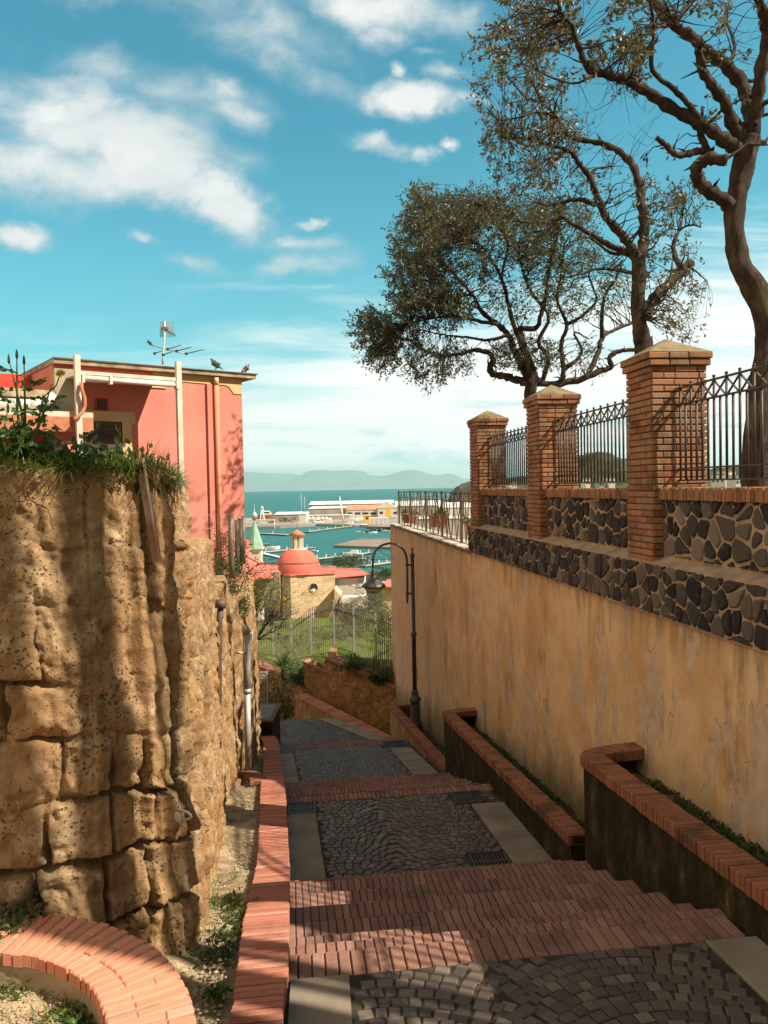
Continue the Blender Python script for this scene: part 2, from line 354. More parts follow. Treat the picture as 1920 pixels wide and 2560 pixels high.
    def prism(s, poly, off, r=None, m=0):
        """poly: list of 3D points, extruded by vector off"""
        poly = [Vector(p) for p in poly]; off = Vector(off); n = len(poly)
        vs = poly+[p+off for p in poly]
        fs = [tuple(range(n)), tuple(range(n, 2*n))[::-1]]+[(i, i+n, (i+1) % n+n, (i+1) % n) for i in range(n)]
        s.quadmesh(vs, fs, r, m)
    def build(s, name, mat, parent=None):
        me = bpy.data.meshes.new(name); me.from_pydata(s.v, [], s.f)
        ms = mat if isinstance(mat, (list, tuple)) else [mat]
        for x in ms: me.materials.append(MAT[x] if isinstance(x, str) else x)
        if s.f:
            me.polygons.foreach_set('material_index', s.m); me.polygons.foreach_set('use_smooth', s.sm)
        at = me.attributes.new('rnd', 'FLOAT', 'POINT'); at.data.foreach_set('value', s.r)
        me.validate(); me.update()
        return link(name, me, parent)
def link(name, me, parent=None):
    o = bpy.data.objects.new(name, me); COL.objects.link(o)
    if parent is not None:
        o.parent = parent
        L = Vector((0, 0, 0)); q = parent
        while q is not None: L += q.location; q = q.parent
        o.location = -L
    return o
def tag(o, label=None, cat=None, group=None, kind=None):
    if label: o['label'] = label
    if cat: o['category'] = cat
    if group: o['group'] = group
    if kind: o['kind'] = kind
    return o
def thing(name, label, cat, loc=(0, 0, 0), group=None):
    o = bpy.data.objects.new(name, None); COL.objects.link(o); o.location = loc; o.empty_display_size = .2
    return tag(o, label, cat, group)
def struct(o): return tag(o, kind='structure')
def flip(b):  # consistent outward normals
    import bmesh
    me = b.data; bm = bmesh.new(); bm.from_mesh(me); bmesh.ops.recalc_face_normals(bm, faces=bm.faces); bm.to_mesh(me); bm.free()
    return b
# frames
U = Vector((-.1206, .9927, 0)); V = Vector((.9927, .1206, 0)); K = Vector((0, 0, 1))
def P(s, t, z): return U*s+V*t+K*z
def PX(px, py, Y):
    d = ray(px, py); return d*(Y/d.y)
def onT(px, py, t):
    d = ray(px, py); return d*(t/d.dot(V))
def onZ(px, py, z):
    d = ray(px, py); return d*(z/d.z)
def st(p): return p.dot(U), p.dot(V)
def lerp(a, b, k): return a+(b-a)*k
def interp(x, pts):
    if x <= pts[0][0]: return pts[0][1]
    for (a, b), (c, d) in zip(pts, pts[1:]):
        if x <= c: return b+(d-b)*(x-a)/(c-a)
    return pts[-1][1]
# vectorised value noise
def _h(i, j, k, seed):
    n = (i*374761393+j*668265263+k*2147483647+seed*974634777) & 0xffffffff
    n = ((n ^ (n >> 13))*1274126177) & 0xffffffff
    return ((n ^ (n >> 16)) & 0xffff)/65535.0
def vnoise(x, y, seed=0, octs=4):
    r = np.zeros_like(x, dtype=float); amp = 1; tot = 0
    for o in range(octs):
        i = np.floor(x).astype(np.int64); j = np.floor(y).astype(np.int64); fx = x-i; fy = y-j
        fx = fx*fx*(3-2*fx); fy = fy*fy*(3-2*fy)
        a = _h(i, j, 0, seed+o); b = _h(i+1, j, 0, seed+o); c = _h(i, j+1, 0, seed+o); d = _h(i+1, j+1, 0, seed+o)
        r += amp*((a*(1-fx)+b*fx)*(1-fy)+(c*(1-fx)+d*fx)*fy); tot += amp
        amp *= .5; x = x*2.03+11.3; y = y*2.03+5.7
    return r/tot-.5
def gridmesh(name, X, Y, Z, mat, parent=None, crack=None, smooth=True, flipn=False):
    h, w_ = X.shape
    vs = np.stack([X, Y, Z], -1).reshape(-1, 3)
    idx = np.arange(h*w_).reshape(h, w_)
    q = np.stack([idx[:-1, :-1], idx[:-1, 1:], idx[1:, 1:], idx[1:, :-1]], -1).reshape(-1, 4)
    if flipn: q = q[:, ::-1]
    me = bpy.data.meshes.new(name); me.from_pydata(vs.tolist(), [], q.tolist())
    me.materials.append(MAT[mat]); me.polygons.foreach_set('use_smooth', [smooth]*len(q))
    if crack is not None:
        at = me.attributes.new('crack', 'FLOAT', 'POINT'); at.data.foreach_set('value', crack.reshape(-1).astype(np.float32))
    me.update()
    return link(name, me, parent)
# ------------------------------------------------------------------ sky with its clouds
def sky():
    t = NT(w.node_tree)
    out = t.add('ShaderNodeOutputWorld'); bg = t.add('ShaderNodeBackground'); t.l.new(bg.outputs[0], out.inputs[0])
    nk = t.add('ShaderNodeTexSky', sky_type='NISHITA'); nk.sun_disc = False
    nk.sun_elevation = math.asin(SUN.z); nk.sun_rotation = math.atan2(SUN.x, SUN.y); nk.altitude = 50
    nk.air_density = 1.0; nk.dust_density = .6; nk.ozone_density = 1.0
    tc = t.add('ShaderNodeTexCoord').outputs['Generated']
    sep = t.add('ShaderNodeSeparateXYZ'); t.put(sep.inputs[0], tc)
    y = t.math('MAXIMUM', sep.outputs[1], .05)
    u = t.math('DIVIDE', sep.outputs[0], y); v = t.math('DIVIDE', sep.outputs[2], y)
    cb = t.add('ShaderNodeCombineXYZ'); t.put(cb.inputs[0], u); t.put(cb.inputs[1], v); uv = cb.outputs[0]
    # graded teal of the picture's sky: a tint on the physical sky
    base = t.mix(1.0, nk.outputs[0], (.32, 1.20, 1.08), 'MULTIPLY')
    base = t.mix(t.math('MULTIPLY', t.step(v, .46, .02), .40), base, (2.6, 5.4, 5.6))
    # wispy structure noise
    wn = t.add('ShaderNodeTexNoise'); t.put(wn.inputs[0], uv); wn.inputs['Scale'].default_value = 11; wn.inputs['Detail'].default_value = 5; wn.inputs['Roughness'].default_value = .6
    warp = t.vmath('ADD', uv, t.vmath('MULTIPLY', t.vmath('SUBTRACT', wn.outputs[1], (.5, .5, .5)), (.11, .06, .0)))
    n1 = t.noise(t.mapping(uv, (5.5, 9, 1), rot=(0, 0, math.radians(-14))), 1.0, 8, .56, .5)
    n2 = t.noise(t.mapping(uv, (16, 24, 1)), 1.0, 6, .6, .3)
    blobs = [(260, 330, 390, 130, 12, 1.3), (120, 420, 300, 95, 6, 1.15), (380, 425, 210, 100, 8, 1.3), (560, 505, 170, 88, 26, 1.4), (470, 470, 150, 80, 24, 1.2),
             (420, 215, 300, 60, 14, .52), (1020, 250, 165, 52, 4, 1.5), (1000, 185, 45, 28, 10, 1.0), (950, 362, 90, 34, 8, 1.1), (1040, 372, 50, 26, 5, .8), (1110, 358, 26, 14, 0, .8),
             (960, 25, 230, 85, 6, 1.1), (960, 95, 90, 50, 10, .85), (600, 50, 350, 90, 16, .66), (690, 130, 220, 60, 34, .62), (350, 10, 180, 45, 10, .55),
             (40, 580, 105, 36, 5, .85), (345, 590, 42, 20, 15, .6), (760, 605, 100, 22, -3, .58), (760, 650, 140, 30, -6, .6), (790, 550, 52, 12, -8, .8), (500, 655, 80, 24, 5, .45),
             (1120, 190, 50, 30, 10, .8), (1070, 140, 50, 14, 5, .7), (580, 290, 130, 40, 15, .6), (560, 230, 60, 40, 30, .6), (1190, 255, 60, 20, 10, .6)]
    m = None
    for (px, py, rx_, ry_, rot, s_) in blobs:
        d = ray(px, py); u0, v0 = d.x/d.y, d.z/d.y
        q = t.vmath('SUBTRACT', warp, (u0, v0, 0))
        q = t.mapping(q, (1/(rx_/1950), 1/(ry_/1950), 1))
        # rotate first, then scale: a second mapping turns the blob
        q0 = t.n[-1]; q0.vector_type = 'TEXTURE'
        q0.inputs[3].default_value = (rx_/1950, ry_/1950, 1); q0.inputs[2].default_value = (0, 0, math.radians(-rot))
        r = t.vmath('LENGTH', q)
        k = t.math('MULTIPLY', t.math('SUBTRACT', 1, t.math('POWER', r, 1.6)), s_)
        m = k if m is None else t.math('MAXIMUM', m, k)
    m = t.math('MAXIMUM', m, -1.2)
    dens = t.math('ADD', t.math('MULTIPLY', m, .85), t.math('ADD', t.math('MULTIPLY', t.math('SUBTRACT', n1, .5), 1.9), t.math('MULTIPLY', t.math('SUBTRACT', n2, .5), .7)))
    a = t.math('POWER', t.step(dens, -.25, .95), 1.25)
    shade = t.noise(t.mapping(uv, (6, 12, 1), loc=(3, 2, 0)), 1.0, 5, .55)
    ccol = t.ramp(t.math('ADD', t.math('MULTIPLY', a, .75), t.math('MULTIPLY', t.math('SUBTRACT', shade, .5), .9)), [(.25, (.52, .62, .66)), (.6, (.70, .74, .745)), (.9, (.93, .92, .90))])
    cc = t.add('ShaderNodeVectorMath', operation='SCALE'); t.put(cc.inputs[0], ccol); cc.inputs[3].default_value = 7.8
    col = t.mix(t.math('MULTIPLY', a, .95), base, cc.outputs[0])
    # the low band of cloud over the bay
    lb = t.math('ADD', v, t.math('MULTIPLY', u, -.16))
    bn = t.noise(t.mapping(uv, (2.2, 22, 1), rot=(0, 0, math.radians(1)), loc=(1.3, 0, 0)), 1.0, 7, .6, .6)
    bn2 = t.noise(t.mapping(uv, (5, 34, 1), loc=(4, 1, 0)), 1.0, 7, .6, .7)
    am = t.math('ADD', t.math('MULTIPLY', t.math('SUBTRACT', .225, lb), 5.5), t.math('MULTIPLY', t.math('SUBTRACT', bn, .5), 2.0))
    am = t.step(am, -.30, .75)
    gs = t.ramp(t.math('ADD', bn2, t.math('MULTIPLY', t.step(v, .06, .01), -.10)), [(.24, (.42, .58, .64)), (.34, (.66, .76, .79)), (.44, (.98, .95, .91)), (.75, (1.0, .97, .92))])
    g2 = t.add('ShaderNodeVectorMath', operation='SCALE'); t.put(g2.inputs[0], gs); g2.inputs[3].default_value = 9.4
    g3 = t.add('ShaderNodeVectorMath', operation='SCALE'); t.put(g3.inputs[0], g2.outputs[0]); t.put(g3.inputs[3], t.math('ADD', 1, t.math('MULTIPLY', t.step(v, .11, .0), .35)))
    col = t.mix(t.math('MULTIPLY', am, .93), col, g3.outputs[0])
    # unseen warm cloud added left of and behind the viewer as fill light
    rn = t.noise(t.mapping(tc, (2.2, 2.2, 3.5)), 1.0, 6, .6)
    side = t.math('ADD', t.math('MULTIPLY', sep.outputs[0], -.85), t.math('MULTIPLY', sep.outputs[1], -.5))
    fill_cloud = t.math('MULTIPLY', t.step(side, .04, .40), t.step(rn, .28, .46))
    col = t.mix(t.math('MULTIPLY', fill_cloud, .9), col, (8.6, 6.7, 4.6))
    dim_veil = t.math('MULTIPLY', t.step(t.math('ADD', t.math('MULTIPLY', sep.outputs[0], .8), t.math('MULTIPLY', sep.outputs[1], -.6)), .0, .25), .85)  # dim warm cover added over the unseen right rear sky to cut fill
    col = t.mix(dim_veil, col, (2.9, 2.35, 1.75))
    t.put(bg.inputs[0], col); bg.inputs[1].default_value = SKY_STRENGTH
sky()
# ------------------------------------------------------------------ ground, sea, far land
SEA = -22.0
PATHZ = [(-12, -1.6), (3.0, -2.90), (4.82, -3.04), (5.17, -3.11), (7.9, -4.0), (8.5, -4.42), (11.9, -4.69), (15.0, -5.72), (20.5, -6.75), (23.3, -7.7), (27, -8.05), (31, -9.6), (40, -11.5)]
def pathz(s): return interp(s, PATHZ)
def setting():
    # hillside under everything, from behind the viewer down to the harbour
    xs = np.concatenate([np.linspace(-260, -40, 24), np.linspace(-38, 60, 99), np.linspace(65, 420, 40)])
    ys = np.concatenate([np.linspace(-40, 40, 81), np.linspace(42, 215, 90)])
    X, Y = np.meshgrid(xs, ys)
    S = X*U.x+Y*U.y; T = X*V.x+Y*V.y
    prof = [(-40, -1.9), (3, -3.35), (8, -4.9), (15, -6.2), (22, -8.0), (28, -9.6), (33, -11.4), (40, -12.0), (75, -13.2), (120, -15.5), (170, -18.5), (205, -23.2), (220, -24)]
    Z = np.interp(S, [p[0] for p in prof], [p[1] for p in prof])
    Z += vnoise(X*.2, Y*.2, 3)*.3
    struct(gridmesh('ground', X, Y, Z, 'hill', flipn=False))
    # meadow behind the railings
    xs = np.linspace(-30, 45, 90); ys = np.linspace(0, 1, 60)
    A, B = np.meshgrid(xs, ys)
    y0 = 35.3-.36*np.clip(A+1.0, 0, 12); Y = y0+B*(78-y0)
    Z = np.interp(Y, [24, 31, 36, 75, 80], [-7.5, -7.6, -8.3, -12.2, -13.5])+vnoise(A*.5, Y*.3, 5)*.35-np.clip(-A-2, 0, 30)*.04
    struct(gridmesh('meadow', A, Y, Z, 'meadow'))
    # sea to the horizon
    b = MB(); b.quadmesh([(-30000, 150, SEA), (30000, 150, SEA), (30000, 20000, SEA), (-30000, 20000, SEA)], [(0, 1, 2, 3)]); struct(b.build('sea', 'sea'))
    # mountains across the bay, in two ranges
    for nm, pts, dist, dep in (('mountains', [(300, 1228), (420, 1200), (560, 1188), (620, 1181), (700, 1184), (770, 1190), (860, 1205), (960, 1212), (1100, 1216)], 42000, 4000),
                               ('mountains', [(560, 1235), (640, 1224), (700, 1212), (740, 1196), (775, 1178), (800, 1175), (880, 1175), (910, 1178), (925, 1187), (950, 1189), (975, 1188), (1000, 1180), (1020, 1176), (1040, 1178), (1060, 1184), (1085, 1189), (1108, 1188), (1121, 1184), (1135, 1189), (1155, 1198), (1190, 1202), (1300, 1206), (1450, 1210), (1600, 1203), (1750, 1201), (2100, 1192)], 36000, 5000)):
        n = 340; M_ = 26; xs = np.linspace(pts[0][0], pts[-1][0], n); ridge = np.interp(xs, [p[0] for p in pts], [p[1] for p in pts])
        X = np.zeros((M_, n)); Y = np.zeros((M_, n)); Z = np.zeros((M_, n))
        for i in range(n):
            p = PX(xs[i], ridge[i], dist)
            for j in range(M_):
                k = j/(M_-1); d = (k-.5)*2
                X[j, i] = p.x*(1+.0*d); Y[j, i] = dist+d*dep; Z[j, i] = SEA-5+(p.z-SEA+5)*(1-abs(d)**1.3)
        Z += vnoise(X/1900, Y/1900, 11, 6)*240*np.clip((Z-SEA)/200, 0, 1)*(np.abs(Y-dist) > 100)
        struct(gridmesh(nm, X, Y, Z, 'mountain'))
    # wooded headland on the right with low rise of the town behind
    def hump(name, pts, dist, dep, mat, rough):
        n = 120; M_ = 30; xs = np.linspace(pts[0][0], pts[-1][0], n); ridge = np.interp(xs, [p[0] for p in pts], [p[1] for p in pts])
        X = np.zeros((M_, n)); Y = np.zeros((M_, n)); Z = np.zeros((M_, n))
        for i in range(n):
            p = PX(xs[i], ridge[i], dist)
            for j in range(M_):
                d = (j/(M_-1)-.5)*2
                X[j, i] = p.x; Y[j, i] = dist+d*dep; Z[j, i] = SEA-3+(p.z-SEA+3)*(1-abs(d)**2.2)
        Z += vnoise(X/(rough*2), Y/(rough*2), 21, 6)*rough
        return struct(gridmesh(name, X, Y, Z, mat))
    hump('headland', [(1120, 1262), (1130, 1235), (1145, 1215), (1165, 1207), (1200, 1200), (1260, 1195), (1330, 1190), (1380, 1180)], 620, 60, 'hill', 8)
    hump('hill', [(1380, 1195), (1430, 1160), (1455, 1134), (1480, 1132), (1510, 1150), (1560, 1152), (1620, 1165), (1700, 1175), (1800, 1172), (1960, 1165), (2200, 1160)], 480, 120, 'hill', 9)
    # quay: strip of land the sheds stand on
    b = MB(); zq = SEA+1.2
    poly = [onZ(600, 1318, zq), onZ(700, 1316, zq), onZ(790, 1310, zq), onZ(900, 1312, zq), onZ(980, 1318, zq), onZ(1200, 1325, zq), onZ(1500, 1330, zq), onZ(1500, 1272, zq), onZ(770, 1276, zq), onZ(740, 1288, zq), onZ(600, 1296, zq)]
    b.prism([p for p in poly], (0, 0, -2)); struct(flip(b.build('quay', 'quay')))
    # haze over bay and town
    b = MB(); b.box((-50000, -60, SEA-30), (50000, 49000, 1150))
    m = bpy.data.materials.new('haze'); m.use_nodes = True; t = NT(m.node_tree); o = t.add('ShaderNodeOutputMaterial')
    pv = t.add('ShaderNodeVolumePrincipled'); t.l.new(pv.outputs[0], o.inputs[1])
    pv.inputs['Color'].default_value = (.62, 1, 1, 1); pv.inputs['Density'].default_value = 3.9e-5; pv.inputs['Anisotropy'].default_value = .3
    MAT['haze'] = m; tag(b.build('haze', 'haze'), kind='stuff')
setting()
KRp = [(1, -.16), (3.8, -.11), (4.8, -.065), (7.9, -.075), (11.6, -.15), (17.4, -.32), (20, -.40), (22, -.5), (27, -.6)]
KLp = [(1, -.42), (3.8, -.37), (7.9, -.42), (11.6, -.52), (19.8, -.78), (22, -.9)]
def KR(s): return interp(s, KRp)
def KL(s): return interp(s, KLp)
# ------------------------------------------------------------------ the stepped path
EDGES = [4.82, 5.20, 5.62, 6.08, 6.62, 7.22, 7.80]; EZ = [-3.05, -3.12, -3.25, -3.40, -3.57, -3.77, -3.96]
def cob_surface(b, s0, s1, t0, t1, zf, tl=None, tr=None, size=.10, seed=0, arc=1.5):
    """fan-laid basalt setts: rows follow repeated arcs"""
    rng = random.Random(seed)
    row = s0-.6
    while row < s1+.3:
        t = t0+rng.uniform(-.05, 0)
        while t < t1:
            wd = size*rng.uniform(.8, 1.2)
            ph = ((t+.35) / arc) % 1.0
            bow = math.sqrt(max(0, 1-(2*ph-1)**2*.94))*arc*.42
            slope = -(2*ph-1)*1.5*.5
            s = row+bow+rng.uniform(-.008, .008)
            tt = t+wd/2
            a = tl(s) if tl else t0; c = tr(s) if tr else t1
            if s0+.04 < s < s1-.04 and a+.04 < tt < c-.04:
                ang = math.atan(slope)+rng.uniform(-.1, .1)
                z = zf(s); gr = (zf(s+.1)-zf(s-.1))/.2
                f = (U*1+K*gr).normalized()
                ax = (V*math.cos(ang)+f*math.sin(ang)).normalized(); nz = V.cross(f).normalized(); ay = nz.cross(ax)
                b.brick(P(s, tt, z-.019+rng.uniform(-.004, .004)), ax, ay, nz, wd-.011, size*rng.uniform(.86, .94), .05, .007, rng.random(), 0, 0)
            t += wd*math.cos(math.atan(slope)) if abs(slope) < 1.4 else wd*.6
        row += size*1.02
def landing(name, s0, s1, t0, t1, z0, z1, slabl, slabr, seed, size=.10, tl=None, tr=None, grates=(), cut=None):
    zf = lambda s: z0+(z1-z0)*(s-s0)/(s1-s0)
    f = (U+K*((z1-z0)/(s1-s0))).normalized(); nz = V.cross(f).normalized()
    g = MB()
    tl = tl or (lambda s: KR(s)-.02); L = tl; R = (tr or (lambda s: t1))
    n = 12
    vs = []; fs = []
    for i in range(n+1):
        s = lerp(s0, s1, i/n); vs += [P(s, L(s), zf(s)-.004), P(s, R(s), zf(s)-.004), P(s, L(s), zf(s)-.5), P(s, R(s), zf(s)-.5)]
    for i in range(n):
        a = i*4; c = a+4; fs += [(a, a+1, c+1, c), (a+2, c+2, c+3, a+3), (a, c, c+2, a+2), (a+1, a+3, c+3, c+1)]
    fs += [(0, 2, 3, 1), (4*n, 4*n+1, 4*n+3, 4*n+2)]
    g.quadmesh(vs, fs, m=1)
    for (a0, a1, b0, b1) in slabl+slabr:                       # stone slabs (s0,s1,t0,t1)
        k = max(1, round((a1-a0)/1.1))
        for i in range(k):
            x0 = lerp(a0, a1, i/k); x1 = lerp(a0, a1, (i+1)/k)
            mid = (x0+x1)/2; off = 0
            if b0 < 1:
                e0, e1 = L(x0+.004)+.03, L(x1-.004)+.03
                g.prism([P(x0+.004, e0, zf(x0)+.018), P(x0+.004, b1+e0, zf(x0)+.018), P(x1-.004, b1+e1, zf(x1)+.018), P(x1-.004, e1, zf(x1)+.018)], (0, 0, -.06), m=2); continue
            if tr and b0 > 1:
                e0, e1 = R(x0+.004)-t1, R(x1-.004)-t1
                g.prism([P(x0+.004, b0+e0, zf(x0)+.018), P(x0+.004, b1+e0, zf(x0)+.018), P(x1-.004, b1+e1, zf(x1)+.018), P(x1-.004, b0+e1, zf(x1)+.018)], (0, 0, -.06), m=2); continue
            g.brick(P(mid, (b0+b1)/2+off, zf(mid)-.012), V, f, nz, (b1-b0), (x1-x0)-.006, .06, .006, random.random(), 2, 0)
    lw = max([x[3] for x in slabl], default=t0); rw = min([x[2] for x in slabr], default=t1)
    blk = [(a0, a1, b0, b1) for (a0, a1, b0, b1) in grates]
    c = MB(); cob_surface(c, s0, s1, t0-.7, t1, zf, (lambda s: L(s)), (lambda s: R(s)), size, seed)
    # drop setts that would lie under slabs or grates
    keep = MB(); rects = [(x[0], x[1], x[2], x[3]) for x in slabl+slabr]+blk
    for i in range(0, len(c.v), 12):
        vv = c.v[i:i+12]; ctr = sum((Vector(q) for q in vv), Vector())/12; s, t = ctr.dot(U), ctr.dot(V)
        off = (R(s)-t1) if tr else 0; lo_ = L(s)+.03
        if any(r[0]-.03 < s < r[1]+.03 and r[2]+(off if r[2] > 1 else lo_)-.045 < t < r[3]+(off if r[2] > 1 else lo_)+.045 for r in rects): continue
        o = len(keep.v); fi = i//12*10
        keep.v += vv; keep.r += c.r[i:i+12]; keep.f += [tuple(q-i+o for q in ff) for ff in c.f[fi:fi+10]]; keep.m += [0]*10; keep.sm += [False]*10
    o = len(g.v); g.v += keep.v; g.r += keep.r; g.f += [tuple(q+o for q in ff) for ff in keep.f]; g.m += keep.m; g.sm += keep.sm
    return struct(g.build(name, ['cobble', 'mortar_dark', 'slab']))
def brick_row(g, s0, s1, t0, t1, z, wd=.062, r=None, hole=0, nz=K, f=U, drop=.12):
    t = t0
    while t < t1-.02:
        ww = wd*random.uniform(.94, 1.06)
        if random.random() > hole:
            g.brick(P((s0+s1)/2, t+ww/2, z-drop/2+random.uniform(-.003, .003)), V, f, nz, ww-.008, (s1-s0)-.008, drop, .006, random.random(), 0, .001)
        t += ww
def steps(name, edges, zs, t0, tr_):
    g = MB()
    for i in range(len(edges)-1):
        a, c = edges[i], edges[i+1]; z = zs[i+1]; tr = tr_[i]; t0 = KR((a+c)/2)-.02
        # mortar bed under the tread
        g.obox(P((a+c)/2, (t0+tr)/2, z-.257), V, U, K, tr-t0, c-a, .5, m=1)
        last = .245 if i else .30
        brick_row(g, c-last, c, t0, tr-.01, z, .066, hole=.0)
        # the field behind the nosing: short bricks in running courses
        s = c-last
        while s > a+.03:
            d = min(.115, s-a)
            t = t0-random.uniform(0, .1)
            brick_row(g, s-d, s, t0, tr-.01, z-.004, .066 if i else .066, hole=.02, drop=.10)
            s -= d
    return struct(g.build(name, ['brick_pave', 'mortar_dark']))
def path():
    g1 = (8.62, 9.12, 2.02, 2.50)
    landing('path', -4, 4.79, -.05, 3.02, -2.43, -3.04, [(1.0, 4.77, -.05, .36)], [(1.0, 4.77, 2.66, 3.02)], 1, .095)
    g = MB(); brick_row(g, 4.80, 5.07, -.09, 2.99, -3.045, .085, drop=.10); brick_row(g, 5.08, 5.20, -.09, 2.99, -3.06, .066, drop=.10); g.obox(P(5.0, 1.47, -3.32), V, U, K, 3.06, .4, .5, m=1); struct(g.build('steps', ['brick_pave', 'mortar_dark']))
    steps('steps', [5.20, 5.62, 6.08, 6.62, 7.22, 7.80], [-3.12, -3.25, -3.40, -3.57, -3.77, -3.96], -.05, [3.02]*5)
    steps('steps', [7.80, 8.15, 8.5], [-3.96, -4.12, -4.28], -.05, [3.0]*2)
    # landing two
    landing('path', 8.5, 11.55, -.05, 3.0, -4.42, -4.66, [(8.5, 11.0, -.05, .40)], [(8.55, 10.95, 2.52, 3.0)], 2, .10,
            grates=[(11.02, 11.5, -.0, .42), (8.62, 9.12, 2.02, 2.50), (11.02, 11.5, 2.30, 2.78)])
    g = MB(); brick_row(g, 11.55, 11.80, -.17, 3.0, -4.655, .07); brick_row(g, 11.82, 12.07, -.18, 3.0, -4.76, .07)
    g.obox(P(11.8, 1.40, -5.0), V, U, K, 3.18, .5, .5, m=1); struct(g.build('steps', ['brick_pave', 'mortar_dark']))
    steps('steps', [12.07, 12.5, 13.0, 13.5, 14.0, 14.5, 14.95], [-4.76, -4.90, -5.05, -5.2, -5.35, -5.5, -5.62], -.05, [3.0]*6)
    landing('path', 14.95, 20.15, -.05, 3.0, -5.74, -6.72, [(15.0, 19.4, -.05, .33)], [(15.2, 19.3, 2.38, 2.9)], 3, .11,
            grates=[(19.45, 20.0, -.02, .36), (19.4, 20.0, 2.25, 2.9)])
    g = MB(); brick_row(g, 20.15, 20.45, -.42, 3.0, -6.715, .075); g.obox(P(20.3, 1.29, -7.06), V, U, K, 3.42, .28, .5, m=1); struct(g.build('steps', ['brick_pave', 'mortar_dark']))
    steps('steps', [20.45, 20.9, 21.4, 21.9, 22.4, 22.9, 23.3], [-6.72, -6.87, -7.02, -7.17, -7.32, -7.47, -7.6], -.05, [3.0]*6)
    tr = lambda s: 3.0-.42*max(0, s-23.3)
    landing('path', 23.3, 27.2, -.05, 3.0, -7.70, -8.02, [], [(23.4, 27.1, 2.45, 2.98)], 4, .11, tl=lambda s: -.5-.25*max(0, s-25), tr=tr)
    steps('steps', [27.2, 27.7, 28.2, 28.7, 29.2, 29.7, 30.2, 30.7], [-8.05, -8.25, -8.45, -8.65, -8.85, -9.05, -9.25, -9.45], -1.2, [1.4, 1.2, 1.0, .8, .6, .4, .4])
    # drain grates
    def grate(s0, s1, t0, t1, z, lab):
        e = thing('drain_grate', lab, 'drain grate', P((s0+s1)/2, (t0+t1)/2, z), 'drain grates in the path')
        b = MB()
        for (a0, a1, b0, b1) in ((s0, s0+.03, t0, t1), (s1-.03, s1, t0, t1), (s0, s1, t0, t0+.03), (s0, s1, t1-.03, t1)):
            b.obox(P((a0+a1)/2, (b0+b1)/2, z), V, U, K, b1-b0, a1-a0, .03)
        b.build('frame', 'iron', e)
        b = MB(); n = 9
        for i in range(n):
            t = lerp(t0+.04, t1-.04, (i+.5)/n); b.obox(P((s0+s1)/2, t, z-.003), V, U, K, .018, s1-s0-.05, .026)
        b.obox(P((s0+s1)/2, (t0+t1)/2, z-.004), V, U, K, t1-t0-.05, .03, .024)
        b.build('bars', 'iron', e)
        b = MB(); b.obox(P((s0+s1)/2, (t0+t1)/2, z-.02), V, U, K, t1-t0-.01, s1-s0-.01, .012); b.build('sump', 'dark', e)
    grate(8.64, 9.1, 2.04, 2.48, -4.43, 'dark iron drain grate at the right foot of the broad brick steps')
    grate(11.04, 11.48, -.12, .28, -4.63, 'dark iron drain grate beside the left brick kerb above the second band of bricks')
    grate(11.04, 11.48, 2.32, 2.76, -4.63, 'dark iron drain grate near the right planter wall above the second band of bricks')
    grate(19.47, 19.98, -.36, -.02, -6.60, 'small far drain grate beside the left kerb below the third band of bricks')
    grate(19.42, 19.98, 2.27, 2.86, -6.60, 'small far drain grate on the right side near the lamp post')
path()
